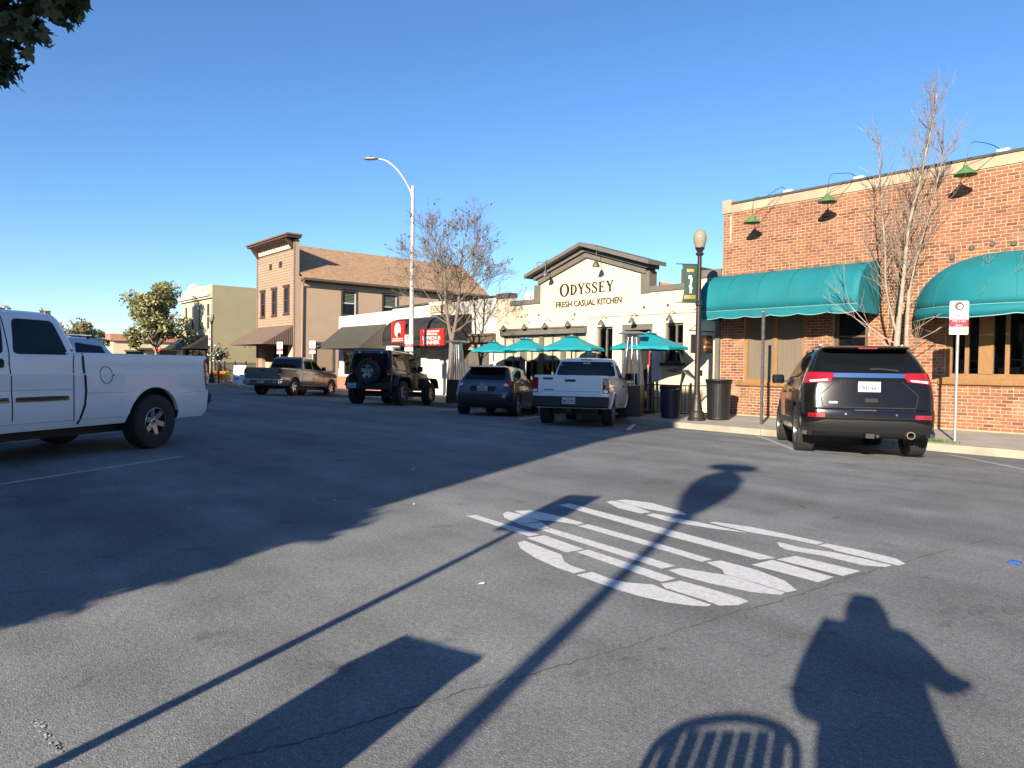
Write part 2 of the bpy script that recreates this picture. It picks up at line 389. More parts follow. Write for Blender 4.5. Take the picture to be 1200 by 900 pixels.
# ------------------------------------------------------------------ the ground
def sheet(name, xs, ys, zf, m, kind='structure', parent=None):
    mb = MB(); nx, ny = len(xs), len(ys)
    mb.add([(x, y, zf(x, y)) for y in ys for x in xs], [(j*nx+i, j*nx+i+1, (j+1)*nx+i+1, (j+1)*nx+i) for j in range(ny-1) for i in range(nx-1)])
    return mb.build(name, m, parent, smooth=60, kind=kind)
sheet('ground', [-900, -300, -100, 100, 300, 900], [-900, -300, -100, 0, 100, 300, 900], lambda x, y: -0.42, m_('ground'))
road = sheet('road', [-320 + 8*i for i in range(56)], [-0.8 + 0.3*i for i in range(33)] + [9.4 + 0.305*i for i in range(21)], lambda x, y: zroad(y), m_('asphalt'))
cross = sheet('cross_street', [-86, -80, -74], [-60, -0.9], lambda x, y: 0.0, m_('asphalt'))
cross2 = sheet('side_street', [-0.2, 6, 14], [-60, -12], lambda x, y: 0.02, m_('asphalt'))

# far kerb and pavement, slab by slab
walk = MB().box(-150, 12, KY+0.16, FY+0.3, -0.40, -0.13).build('pavement_bed', m_('kerb_concrete'), kind='structure')
sw = bpy.data.objects.new('pavement', None); COL.objects.link(sw); sw['kind'] = 'structure'
slabs = {}
x = -58.0
rr = random.Random(3)
while x < 6:
    for (y0, y1) in ((KY+0.165, KY+1.48), (KY+1.488, FY-0.004)):
        mb = MB(); g = 0.004
        v = []
        for yy in (y0, y1):
            for xx in (x+g, x+1.5-g): v.append((xx, yy, zwalk(yy)))
        for yy in (y0, y1):
            for xx in (x+g, x+1.5-g): v.append((xx, yy, zwalk(yy)-0.12))
        mb.add(v, [(0,1,3,2), (4,6,7,5), (0,4,5,1), (1,5,7,3), (3,7,6,2), (2,6,4,0)])
        mb.build('paving_slab', m_('concrete'), sw)
    x += 1.5
far_walk = MB().add([(-150, KY+0.165, -0.1), (-58, KY+0.165, -0.1), (-58, FY, 0), (-150, FY, 0)], [(0,1,2,3)]).build('far_pavement', m_('concrete'), kind='structure')
kb = bpy.data.objects.new('kerb', None); COL.objects.link(kb); kb['kind'] = 'structure'
kx = -90.0
kprof = [(KY, -0.34), (KY, -0.115), (KY+0.012, -0.10), (KY+0.16, -0.094), (KY+0.16, -0.34)]
while kx < 9:
    MB().prism(kprof, 'x', kx+0.005, kx+2.99).build('kerb_stone', m_('kerb_concrete'), kb)
    kx += 3.0
# near side pavement behind and beside the camera
nw = MB().box(-70, -0.25, -6.0, -0.8, -0.3, 0.13).box(-0.249, 13, -12, -0.8, -0.3, 0.128).box(-2.0, 5, -0.799, 0.3, -0.3, 0.126).build('near_pavement', m_('concrete'), kind='structure')

# painted word, one stroke at a time (world metres on the road)
STROKES = [
[(-4.909,3.686),(-4.890,3.781),(-4.011,3.727),(-4.015,3.627)],
[(-4.782,3.996),(-4.834,4.098),(-4.593,4.110),(-4.325,4.046),(-4.356,4.056),(-4.128,3.944),(-4.150,3.833),(-4.398,3.849),(-4.645,3.905)],
[(-4.819,4.163),(-4.751,4.299),(-4.477,4.335),(-4.085,4.304),(-4.078,4.214),(-4.275,4.164),(-4.358,4.104),(-4.395,4.081),(-4.687,4.123)],
[(-3.991,3.575),(-3.974,3.745),(-3.493,3.685),(-3.510,3.521)],
[(-3.926,3.429),(-3.940,3.510),(-3.489,3.452),(-3.351,3.344),(-3.241,3.308),(-3.115,3.308),(-3.116,3.200),(-3.282,3.203),(-3.519,3.246),(-3.783,3.333)],
[(-4.115,3.845),(-4.123,3.950),(-2.825,3.855),(-2.841,3.729)],
[(-3.474,3.585),(-3.468,3.700),(-2.654,3.624),(-2.664,3.499)],
[(-3.084,3.185),(-3.070,3.316),(-2.919,3.297),(-2.791,3.316),(-2.662,3.411),(-2.554,3.390),(-2.436,3.387),(-2.230,3.374),(-2.228,3.331),(-2.310,3.261),(-2.416,3.211),(-2.569,3.176),(-2.738,3.165)],
[(-4.780,4.680),(-4.774,4.819),(-3.545,4.691),(-2.516,4.575),(-2.564,4.442),(-3.398,4.499)],
[(-4.052,4.187),(-4.038,4.303),(-3.199,4.238),(-2.766,4.187),(-2.777,4.078),(-3.105,4.114)],
[(-4.611,5.160),(-4.624,5.262),(-4.362,5.248),(-4.033,5.119),(-4.059,4.996),(-4.346,5.030)],
[(-4.614,5.294),(-4.577,5.415),(-4.311,5.483),(-3.941,5.392),(-3.794,5.325),(-3.773,5.252),(-3.973,5.229),(-4.159,5.204),(-4.362,5.248)],
[(-3.988,4.992),(-3.989,5.105),(-3.856,5.099),(-3.439,5.117),(-3.051,5.099),(-3.133,5.063),(-3.365,4.993),(-3.730,4.935)],
[(-3.473,5.182),(-3.449,5.241),(-3.152,5.315),(-2.848,5.308),(-2.524,5.282),(-2.520,5.171),(-2.775,5.173),(-3.043,5.133),(-3.311,5.156)],
[(-2.502,5.152),(-2.494,5.269),(-2.268,5.276),(-1.991,5.241),(-1.893,5.149),(-1.906,5.057),(-2.112,5.084),(-2.346,5.106),(-2.412,5.148)],
[(-2.743,4.995),(-2.725,5.018),(-2.545,4.994),(-2.351,5.051),(-2.171,5.052),(-1.937,5.033),(-1.945,4.949),(-2.063,4.870),(-2.339,4.898),(-2.581,4.847),(-2.663,4.890)],
[(-2.494,4.541),(-2.460,4.739),(-2.005,4.718),(-2.030,4.517)],
[(-2.529,4.281),(-2.507,4.508),(-2.051,4.445),(-2.062,4.258)],
[(-2.753,4.092),(-2.715,4.211),(-2.437,4.198),(-2.205,4.123),(-2.064,3.999),(-2.079,3.915),(-2.256,3.939),(-2.524,3.954),(-2.587,4.028)],
[(-2.795,3.735),(-2.776,3.839),(-2.554,3.916),(-2.482,3.948),(-2.249,3.927),(-2.087,3.905),(-2.078,3.841),(-2.216,3.753),(-2.475,3.706),(-2.674,3.701)],
[(-2.643,3.462),(-2.606,3.607),(-2.414,3.616),(-2.197,3.609),(-2.132,3.591),(-2.134,3.485),(-2.196,3.395),(-2.304,3.412),(-2.571,3.414)],
]
def flat(name, poly, z, m, parent, th=0.004):
    mb = MB(); n = len(poly)
    zz = lambda p: zroad(p[1]) + z
    mb.add([(p[0], p[1], zz(p)) for p in poly], [tuple(range(n))])
    return mb.build(name, m, parent)
for s in STROKES: flat('paint_stroke', s, 0.004, m_('paint_white'), road)
def line(a, b, w, m, name='stall_line', z=0.004):
    a = Vector(a); b = Vector(b); d = (b-a).normalized(); n = Vector((-d.y, d.x))*w/2
    k = 10; mb = MB(); vs = []
    for i in range(k+1):
        p = a.lerp(b, i/k)
        for s in (-1, 1): q = p + n*s; vs.append((q.x, q.y, zroad(q.y)+z))
    mb.add(vs, [(2*i, 2*i+1, 2*i+3, 2*i+2) for i in range(k)])
    return mb.build(name, m, road)
line((-8.6, 0.0), (-10.38, 2.89), 0.10, m_('paint_worn'))
line((-12.6, -0.6), (-14.6, 2.95), 0.10, m_('paint_worn'))
line((-16.2, -0.6), (-18.2, 2.95), 0.10, m_('paint_worn'))
line((-8.85, 15.1), (-6.12, 11.65), 0.10, m_('paint_worn'))
line((-4.7, 14.6), (-2.2, 11.4), 0.10, m_('paint_worn'))
line((-10.52, 12.45), (-12.75, 15.4), 0.10, m_('paint_white'))
line((-14.42, 12.6), (-16.4, 15.4), 0.10, m_('paint_white'))
line((-18.6, 12.7), (-20.5, 15.4), 0.10, m_('paint_white'))
line((-26.6, 12.7), (-28.5, 15.4), 0.10, m_('paint_white'))
rw_ = random.Random(17)
for i in range(26):
    f = rw_.random(); cx, cy = -3.05 + 0.36*f + rw_.gauss(0, 0.008), 0.345 + 0.045*f + rw_.gauss(0, 0.006); s_ = rw_.uniform(0.004, 0.013)
    flat('paint_fleck', [(cx + s_*rw_.uniform(0.5, 1.6)*cos(a), cy + s_*rw_.uniform(0.4, 1.0)*sin(a)) for a in [2*pi*k/7 for k in range(7)]], 0.003, m_('paint_worn'), road)
def crack(pts, w, seed):
    rc = random.Random(seed); P = catmull([(p[0], p[1], 0) for p in pts], 14); vs = []
    for i, p in enumerate(P):
        d = (P[min(i+1, len(P)-1)] - P[max(i-1, 0)]).normalized(); n = Vector((-d.y, d.x, 0)); off = rc.gauss(0, 0.007)
        ww = w*rc.uniform(0.25, 1.2)
        for s in (-0.5, 0.5): q = p + n*(s*ww+off); vs.append((q.x, q.y, zroad(q.y)+0.0025))
    MB().add(vs, [(2*i, 2*i+1, 2*i+3, 2*i+2) for i in range(len(P)-1)]).build('crack', m_('crack'), road)
crack([(-2.45, 0.3), (-2.35, 0.75), (-2.28, 1.17), (-2.26, 1.6), (-2.19, 2.09), (-2.13, 2.62), (-2.09, 3.29), (-2.02, 3.87), (-1.98, 4.65), (-1.88, 5.56), (-1.75, 6.6)], 0.009, 1)
crack([(-14, 8.6), (-11, 9.0), (-8.8, 9.36), (-7.64, 10.2), (-6.06, 10.45), (-4.47, 10.18), (-3.25, 9.81), (-2.35, 9.77), (0, 9.7)], 0.016, 2)
crack([(-16, 7.6), (-10, 7.9), (-6, 8.2), (-3, 8.4), (0, 8.3)], 0.010, 3)
# oil drips and scraps
mat('oil', (0.125, 0.125, 0.122), 0.7, var=0.3, scale=30)
ro = random.Random(11)
for i, (px, py, s) in enumerate(((-1.26, 4.49, 0.10), (-1.36, 4.35, 0.07), (-1.15, 4.62, 0.08), (-1.62, 3.52, 0.035), (-1.66, 3.45, 0.025), (-1.70, 3.60, 0.03), (-2.02, 2.66, 0.03), (-1.3, 4.1, 0.05), (-2.9, 6.3, 0.05))):
    pts = [(px + s*ro.uniform(0.6, 1.2)*cos(a)*0.6, py + s*ro.uniform(0.6, 1.2)*sin(a)*1.3) for a in [2*pi*k/11 for k in range(11)]]
    flat('oil_spot', pts, 0.003, m_('oil'), road)
for i, (px, py) in enumerate(((-6.2, 3.1), (-5.6, 3.6), (-7.5, 4.8), (-6.6, 1.9), (-3.3, 2.6), (-8.8, 6.0))):
    a = ro.uniform(0, 3); s = ro.uniform(0.008, 0.016)
    o = MB().add([(-s*1.6, -s*0.5, 0), (s*1.4, -s*0.6, 0.004), (s*1.2, s*0.5, 0.010), (-s, s*0.6, 0.003)], [(0, 1, 2, 3)]).build('litter_scrap', m_('sign_white'))
    o.location = (px, py, zroad(py)+0.006); o.rotation_euler = (0, 0, a)
    tag(o, 'tiny pale scrap of litter lying on the asphalt', 'litter', 'paper scraps on the road')
o = MB().box(-0.035, 0.035, -0.035, 0.035, 0, 0.014).build('road_marker', m_('blue_plastic')); bevel(o, 0.008)
o.location = (-1.43, 5.79, 0.001); tag(o, 'small blue reflective marker stuck on the asphalt at right', 'road marker')
# grass at the foot of the parking sign
rg = random.Random(5); mb = MB()
for i in range(420):
    a = rg.gauss(0, 1); x0 = -5.35 + rg.gauss(0, 0.22); y0 = 15.83 + rg.uniform(-0.10, 0.14); h = rg.uniform(0.03, 0.10); t = rg.uniform(0, 6.3); w = 0.006
    dx, dy = cos(t)*w, sin(t)*w; lx, ly = rg.gauss(0, 0.03), rg.gauss(0, 0.03); z0 = zwalk(y0) - 0.005
    mb.add([(x0-dx, y0-dy, z0), (x0+dx, y0+dy, z0), (x0+lx, y0+ly, z0+h)], [(0, 1, 2)])
g = mb.build('grass', m_('grass_blade'), kind='stuff'); tag(g, 'small patch of grass and weeds at the kerb by the parking sign', 'grass')
# ------------------------------------------------------------------ building helpers
def wall_cells(mb, x0, x1, z0, z1, Y, th, ops):
    xs = sorted({x0, x1, *[v for o in ops for v in (o[0], o[1]) if x0 < v < x1]}); zs = sorted({z0, z1, *[v for o in ops for v in (o[2], o[3]) if z0 < v < z1]})
    for i in range(len(xs)-1):
        run = None
        for j in range(len(zs)-1):
            cx, cz = (xs[i]+xs[i+1])/2, (zs[j]+zs[j+1])/2
            hole = any(o[0] < cx < o[1] and o[2] < cz < o[3] for o in ops)
            if not hole and run is None: run = zs[j]
            if hole and run is not None: mb.box(xs[i], xs[i+1], Y, Y+th, run, zs[j]); run = None
        if run is not None: mb.box(xs[i], xs[i+1], Y, Y+th, run, zs[-1])
    return mb

def window(parent, x0, x1, z0, z1, Y, fm, gm, mulls=(), rails=(), fw=0.07, depth=0.09, mw=0.05, name='window', back=None, bdepth=0.5, rowg=None):
    """frame set in the opening at Y (front), one pane object for each light"""
    mb = MB(); mb.box(x0, x0+fw, Y, Y+depth, z0, z1).box(x1-fw, x1, Y, Y+depth, z0, z1).box(x0+fw, x1-fw, Y, Y+depth, z1-fw, z1).box(x0+fw, x1-fw, Y, Y+depth, z0, z0+fw)
    for m in mulls: mb.box(m-mw/2, m+mw/2, Y+0.006, Y+depth-0.006, z0+fw, z1-fw)
    for r in rails: mb.box(x0+fw, x1-fw, Y+0.01, Y+depth-0.01, r-mw/2, r+mw/2)
    w = mb.build(name, fm, parent)
    xs = [x0+fw, *sorted(mulls), x1-fw]; zs = [z0+fw, *sorted(rails), z1-fw]
    for i in range(len(xs)-1):
        for j in range(len(zs)-1):
            a, b = xs[i]+(mw/2 if i else 0), xs[i+1]-(mw/2 if i < len(xs)-2 else 0); c, d = zs[j]+(mw/2 if j else 0), zs[j+1]-(mw/2 if j < len(zs)-2 else 0)
            g = gm[(i+j*7) % len(gm)] if isinstance(gm, list) else gm
            if rowg: g = rowg[j]
            MB().box(a, b, Y+depth*0.5, Y+depth*0.5+0.008, c, d).build('pane', g, w)
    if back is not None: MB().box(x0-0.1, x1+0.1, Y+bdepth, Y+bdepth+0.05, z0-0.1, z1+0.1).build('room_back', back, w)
    return w

def shell(parent, x0, x1, y0, y1, z0, z1, wm, rm, front=True):
    """side and back walls and a flat roof behind a front that stands at y0"""
    t = 0.25
    MB().box(x0, x0+t, y0+0.3, y1, z0, z1).box(x1-t, x1, y0+0.3, y1, z0, z1).box(x0+t, x1-t, y1-t, y1, z0, z1).build('outer_wall', wm, parent)
    MB().box(x0+t, x1-t, y0+0.3, y1-t, z1-0.35, z1-0.25).build('roof', rm, parent)
    MB().box(x0+t, x1-t, y0+0.3, y1-t, z0-0.2, z0-0.02).build('floor_slab', m_('interior_mid'), parent)

def barrel_awning(parent, x0, x1, zt, zb, pr, Y, m, em, val=0.24, per=0.8, name='awning', scal=0.055):
    """quarter-round fabric awning with a scalloped valance"""
    k = 12; pts = []
    for i in range(k+1):
        a = (pi/2)*i/k; pts.append((Y - pr*sin(a)**0.9, zb + (zt-zb)*cos(a)**0.75))
    pts[0] = (Y-0.01, zt); t = 0.012
    mb = MB(); nx = 24; vs = []
    for i in range(nx+1):
        x = x0 + (x1-x0)*i/nx; sag = 0.022*sin(pi*((x-x0)/((x1-x0)/(int((x1-x0)/1.1)+1)) % 1))
        for j, (y, z) in enumerate(pts): vs.append((x, y + (sag if 2 < j < k-1 else 0), z - (sag if 2 < j < k-1 else 0)))
    n = k+1
    mb.add(vs, [(i*n+j, (i+1)*n+j, (i+1)*n+j+1, i*n+j+1) for i in range(nx) for j in range(k)])
    aw = mb.build(name, m, parent, smooth=40)
    md = aw.modifiers.new('thick', 'SOLIDIFY'); md.thickness = t; md.offset = -1
    for x in (x0, x1):
        poly = pts + [(Y-0.01, zb)]
        MB().prism(poly, 'x', x-0.006 if x == x0 else x+0.001, x if x == x0 else x+0.007).build('end_panel', m, aw)
        MB().box(x-0.006 if x == x0 else x+0.001, x if x == x0 else x+0.007, Y-pr, Y-0.01, zb-val+0.02, zb-0.001).build('end_valance', m, aw)
    ns_ = int((x1-x0)/1.1)
    for q in range(1, ns_+1):
        xq = x0 + (x1-x0)*q/(ns_+1); MB().tube([(xq, y-0.004, z+0.004) for y, z in pts], 0.006, 4).build('seam', m, aw)
    mb = MB(); nv = int((x1-x0)/0.05); vs = []
    for i in range(nv+1):
        x = x0 + (x1-x0)*i/nv; zz = zb - val + scal*(1-abs(sin(pi*(x-x0)/per))**0.7)
        vs += [(x, Y-pr-0.004, zb-0.005), (x, Y-pr-0.004, zz)]
    mb.add(vs, [(2*i, 2*i+1, 2*i+3, 2*i+2) for i in range(nv)])
    va = mb.build('valance', m, aw); md = va.modifiers.new('thick', 'SOLIDIFY'); md.thickness = 0.006; md.offset = 0
    MB().tube([(x, y-0.002, z) for (x, y, z) in vs[1::2]], 0.008, 5).build('edge_binding', em, aw)
    MB().tube([(x0, Y-pr-0.006, zb+0.002), (x1, Y-pr-0.006, zb+0.002)], 0.006, 5).build('edge_binding', em, aw)
    return aw

def shed_awning(parent, x0, x1, zt, zb, pr, Y, m, sm, val=0.0, name='awning'):
    aw = MB().add([(x0, Y-0.01, zt), (x1, Y-0.01, zt), (x1, Y-pr, zb), (x0, Y-pr, zb), (x0, Y-0.01, zt-0.02), (x1, Y-0.01, zt-0.02), (x1, Y-pr, zb-0.02), (x0, Y-pr, zb-0.02)],
                  [(0,3,2,1), (4,5,6,7), (0,1,5,4), (1,2,6,5), (2,3,7,6), (3,0,4,7)]).build(name, m, parent)
    for x in (x0, x1):
        s = 1 if x == x1 else -1
        MB().prism([(Y-0.012, zt-0.021), (Y-pr+0.002, zb-0.021), (Y-0.012, zb-0.021)], 'x', x-0.012*s, x-0.002*s).build('end_panel', m, aw)
        if s > 0:
            n = 14
            for i in range(n):
                y = Y - pr*(i+0.5)/n; zz = zb + (zt-zb)*(1-(i+0.5)/n) - 0.05
                if zz > zb+0.03: MB().box(x-0.002, x+0.004, y-pr/n*0.22, y+pr/n*0.22, zb-0.015, zz).build('stripe', sm, aw)
    return aw

# ------------------------------------------------------------------ brick corner shop
bb = thing('brick_building', 'red brick corner shop with teal canvas awnings and green wall lamps', 'building', (0, 0, 0))
BX0, BX1, BZ1 = -11.95, 3.0, 5.86
OPS = [(-11.2, -9.41, 0.97, 2.95), (-8.64, -7.75, 0.0, 2.95), (-6.01, -3.2, 1.16, 3.0), (-1.9, -0.2, 0.9, 2.8)]
wallb = wall_cells(MB(), BX0, BX1, -0.1, BZ1, FY, 0.3, OPS).build('wall', m_('mortar'), bb)
shell(bb, BX0, BX1, FY, FY+14, -0.1, 5.86, m_('brick_far'), m_('roof_tar'))
# bricks: proud of the mortar, every one an island of its own
rb = random.Random(21); bricks = []
CH, BL, J = 0.0775, 0.218, 0.016
row = 0; z = 0.035
while z + CH - J < BZ1 - 0.015:
    head = row % 6 == 5
    L = BL/2 if head else BL
    off = (0 if row % 2 else BL/2) + rb.uniform(-0.012, 0.012)
    x = BX0 + 0.002 - off
    while x < 2.2:
        a, b = max(x, BX0+0.002), min(x+L-J, 2.2); zz1 = z+CH-J
        x += L
        if b - a < 0.03: continue
        segs = [(a, b)]
        for o in OPS:
            if o[2] - 0.005 < (z+zz1)/2 < o[3] + 0.005:
                ns = []
                for s, e in segs:
                    if e <= o[0] or s >= o[1]: ns.append((s, e)); continue
                    if s < o[0]-0.03: ns.append((s, o[0]-0.004))
                    if e > o[1]+0.03: ns.append((o[1]+0.004, e))
                segs = ns
        for s, e in segs:
            bricks.append((s + rb.uniform(0, 0.004), e - rb.uniform(0, 0.004), z + rb.uniform(0, 0.004), zz1 - rb.uniform(0, 0.004), rb.uniform(0.006, 0.014)))
    z += CH; row += 1
cand = [i for i, b in enumerate(bricks) if b[1]-b[0] > 0.17 and -5.75 < b[0] < -2.9 and b[2] < 1.0]
cand += [i for i, b in enumerate(bricks) if b[1]-b[0] > 0.17 and -7.0 < b[0] < -3.0 and 3.95 < b[2] < 5.8]
single = set(sorted(cand, key=lambda i: -bricks[i][0])[:298])
bm_mesh = MB().box(-0.5, 0.5, -1, 0, -0.5, 0.5)
bme = None; rest = MB()
for i, (s, e, z0, z1, d) in enumerate(bricks):
    if i in single:
        if bme is None:
            o = bm_mesh.build('brick', MATS['brick'], wallb); bme = o.data
        else:
            o = bpy.data.objects.new('brick', bme); COL.objects.link(o); o.parent = wallb
        o.location = ((s+e)/2, FY, (z0+z1)/2); o.scale = (e-s, d, z1-z0); o.rotation_euler = (0, rb.gauss(0, 0.006), 0)
    else:
        rest.add([(s, FY, z0), (e, FY, z0), (e, FY, z1), (s, FY, z1), (s, FY-d, z0), (e, FY-d, z0), (e, FY-d, z1), (s, FY-d, z1)],
                 [(4,5,6,7), (0,1,5,4), (1,2,6,5), (2,3,7,6), (3,0,4,7)])
rest.build('brickwork', MATS['brick'], wallb, kind='stuff')
# parapet band and coping
MB().box(BX0+0.28, BX1, FY-0.03, FY+0.3, 5.862, 6.10).build('parapet_band', m_('mortar'), bb)
MB().box(BX0+0.28, BX1, FY-0.06, FY+0.36, 6.102, 6.16).build('coping', m_('roof_tar'), bb)
o = MB().box(BX0-0.03, BX0+0.275, FY-0.05, FY+0.36, 5.864, 6.25).build('corner_block', m_('mortar'), bb); bevel(o, 0.02)
# awnings
barrel_awning(bb, -11.93, -7.49, 4.03, 2.92, 1.2, FY-0.012, m_('teal_canvas'), m_('teal_edge'), val=0.22, per=0.74)
def dome_awning(parent, cx, hw, zb, zt, pr, Y, m, em):
    nt, nv = 40, 12; vs = []
    for i in range(nt+1):
        t = pi*i/nt; rib = 1 + 0.012*abs(sin(t*3.5))
        for j in range(nv+1):
            v = (pi/2)*j/nv; c = cos(v)**0.85
            vs.append((cx - hw*cos(t)*c, Y - pr*sin(t)*c*rib, zb + (zt-zb)*sin(v)))
    n = nv+1
    aw = MB().add(vs, [(i*n+j, (i+1)*n+j, (i+1)*n+j+1, i*n+j+1) for i in range(nt) for j in range(nv)]).build('awning', m, parent, smooth=50)
    md = aw.modifiers.new('thick', 'SOLIDIFY'); md.thickness = 0.012; md.offset = -1
    vs = []; nt = 90
    for i in range(nt+1):
        t = pi*i/nt; zz = zb - 0.26 + 0.06*(1-abs(sin(t*3.5))**0.7)
        p = (cx - hw*1.002*cos(t), Y - pr*1.012*sin(t)); vs += [(*p, zb-0.003), (*p, zz)]
    va = MB().add(vs, [(2*i, 2*i+1, 2*i+3, 2*i+2) for i in range(nt)]).build('valance', m, aw, smooth=60)
    md = va.modifiers.new('thick', 'SOLIDIFY'); md.thickness = 0.006; md.offset = 0
    MB().tube([(x, y-0.004, z) for x, y, z in vs[1::2]], 0.009, 5).build('edge_binding', em, aw)
    MB().tube([(x, y-0.006, zb-0.002) for x, y, z in vs[1::2]], 0.006, 5).build('edge_binding', em, aw)
    for k in range(1, 7):
        t = pi*k/7; pts = []
        for j in range(nv+1):
            v = (pi/2)*j/nv; c = cos(v)**0.85; pts.append((cx - hw*cos(t)*c*1.002, Y - pr*sin(t)*c*1.004, zb + (zt-zb)*sin(v)*1.001))
        MB().tube(pts, 0.006, 4).build('seam', m, aw)
    return aw
dome_awning(bb, -4.72, 1.90, 2.74, 3.95, 1.35, FY-0.014, m_('teal_canvas'), m_('teal_edge'))
# windows and door
w = window(bb, -11.2, -9.41, 0.97, 2.95, FY+0.06, m_('wood_brown'), m_('screen_grey'), mulls=(-10.26,), fw=0.09, mw=0.12)
o = MB().box(-11.42, -9.2, FY-0.07, FY+0.059, 0.86, 0.968).build('sill', m_('wood_brown'), w); bevel(o, 0.01)
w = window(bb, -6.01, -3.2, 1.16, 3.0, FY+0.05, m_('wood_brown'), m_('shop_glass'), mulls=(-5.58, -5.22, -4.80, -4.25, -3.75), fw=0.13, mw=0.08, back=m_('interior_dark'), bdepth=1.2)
MB().box(-5.34, -5.06, FY+0.03, FY+0.15, 1.29, 2.87).build('post', m_('wood_brown'), w)
o = MB().box(-6.12, -3.1, FY-0.08, FY+0.049, 1.04, 1.158).build('sill', m_('wood_brown'), w); bevel(o, 0.01)
MB().box(-6.01, -3.2, FY-0.02, FY+0.049, 1.159, 1.21).build('sill_board', m_('wood_brown'), w)
w = window(bb, -1.9, -0.2, 0.9, 2.8, FY+0.06, m_('wood_brown'), m_('screen_grey'), mulls=(-1.05,), fw=0.09)
d = window(bb, -8.64, -7.75, 0.0, 2.95, FY+0.10, m_('brown_wood_dark'), m_('car_glass'), rails=(1.0, 2.2), fw=0.11, name='door')
MB().tube([(-7.93, FY+0.07, 0.9), (-7.93, FY+0.05, 0.95), (-7.93, FY+0.05, 1.2), (-7.93, FY+0.07, 1.25)], 0.012, 6).build('handle', m_('stainless'), d)
# lamps on goosenecks
def gooseneck(parent, sx, sz, rx, lean):
    sy = FY-0.62; top = sz+0.13
    P = catmull([(rx, FY+0.05, 6.19), (rx-0.12, FY-0.12, 6.30), (sx+0.22+lean, sy+0.16, sz+0.62), (sx+0.06, sy+0.02, sz+0.58), (sx, sy, top)], 6)
    g = MB().tube(P, 0.008, 6).build('gooseneck_lamp', m_('iron_black'), parent)
    MB().lathe([(0.03, 0.14), (0.045, 0.12), (0.06, 0.09), (0.225, -0.06), (0.23, -0.078), (0.21, -0.07), (0.05, 0.05)], 18, 'z', (sx, sy, sz)).build('lamp_shade', m_('lamp_green'), g, smooth=40)
    MB().lathe([(0.0, -0.05), (0.035, -0.03), (0.04, 0.02), (0.02, 0.05)], 10, 'z', (sx, sy, sz)).build('bulb', m_('lamp_globe'), g, smooth=60)
    MB().bar((sx+0.01, sy, top), (rx-0.05, FY, 6.16), 0.012).build('stay', m_('iron_black'), g)
    o = MB().box(rx-0.10, rx+0.14, FY-0.02, FY+0.14, 6.162, 6.235).build('junction_box', m_('white_plastic'), g); bevel(o, 0.015)
gooseneck(bb, -10.66, 5.42, -10.0, 0.1); gooseneck(bb, -8.57, 5.64, -8.1, 0.05); gooseneck(bb, -5.50, 5.72, -5.0, 0.0); gooseneck(bb, -2.3, 5.72, -1.8, 0.0)
for dx, dz in ((-5.91, 3.95), (-5.52, 4.13), (-5.12, 4.17), (-4.72, 4.13)):
    MB().lathe([(0.0, -0.03), (0.045, -0.03), (0.06, -0.01), (0.06, 0.0)], 12, 'y', (dx, FY-0.014, dz)).build('tie_plate', m_('steel_dark'), bb, smooth=40)
MB().box(-11.72, -11.66, FY-0.03, FY-0.001, 4.98, 5.8).build('mortar_scar', m_('mortar'), bb)

# ------------------------------------------------------------------ cream restaurant
od = thing('restaurant_building', 'cream stucco restaurant with grey gabled parapet and black wall lettering', 'restaurant')
OX0, OX1 = -22.4, -11.952
ODOPS = [(-22.0, -17.43, 0.6, 2.6), (-16.94, -16.19, 0.5, 2.73), (-15.78, -14.49, -0.1, 2.76), (-14.01, -13.30, 1.5, 2.75)]
mb = wall_cells(MB(), OX0, OX1, -0.1, 3.6, FY, 0.3, ODOPS)
mb.prism([(OX0, 3.6), (OX0, 4.2), (-21.6, 4.2), (-21.6, 3.88), (-19.85, 3.88), (-19.85, 4.5), (-17.4, 5.25), (-14.95, 4.5), (-14.95, 3.93), (-12.75, 3.93), (-12.75, 4.24), (OX1, 4.24), (OX1, 3.6)], 'y', FY, FY+0.3)
mb.build('wall', m_('cream'), od)
shell(od, OX0, OX1, FY, FY+16, -0.1, 3.85, m_('cream'), m_('roof_tar'))
G = m_('trim_grey')
def trim(x0, x1, z0, z1, y0=0.05, y1=0.33): MB().box(x0, x1, FY-y0, FY+y1, z0, z1).build('trim', G, od)
trim(OX0-0.03, -21.58, 4.06, 4.25, 0.07, 0.36); trim(-21.57, -20.15, 3.72, 3.90); trim(-20.14, -19.83, 3.721, 4.42, 0.052); trim(-14.98, -14.62, 3.76, 4.47, 0.052); trim(-14.61, -12.76, 3.78, 3.96); trim(-12.75, OX1-0.01, 4.06, 4.28, 0.054)
# raking cornice in steps
for k, (off, zz, th, yy) in enumerate(((0.0, 0.0, 0.20, 0.10), (0.14, 0.201, 0.16, 0.20), (0.40, 0.362, 0.13, 0.46))):
    pk = (-17.4, 5.19 + zz); sl = 0.306
    for s, half in ((-1, 2.50+off), (1, 2.50+off+0.15)):
        x1 = pk[0] + s*half; z1 = pk[1] - half*sl
        MB().prism([(pk[0], pk[1]), (x1, z1), (x1, z1+th), (pk[0], pk[1]+th)], 'y', FY-yy, FY+0.42+k*0.02).build('cornice', G, od)
for k in range(26):
    t = (k+0.5)/26; s = -1 if t < 0.5 else 1; dx = abs(t-0.5)*2*2.95; x1 = -17.4 + s*dx
    MB().lathe([(0, -0.02), (0.02, 0), (0, 0.02)], 6, 'z', (x1, FY-0.475, 5.62-dx*0.306)).build('fairy_bulb', m_('lamp_globe'), od)
for k in range(9):
    MB().lathe([(0, -0.02), (0.02, 0), (0, 0.02)], 6, 'z', (-14.4+k*0.2, FY-0.065, 3.87+0.03*sin(k*2.1))).build('fairy_bulb', m_('lamp_globe'), od)
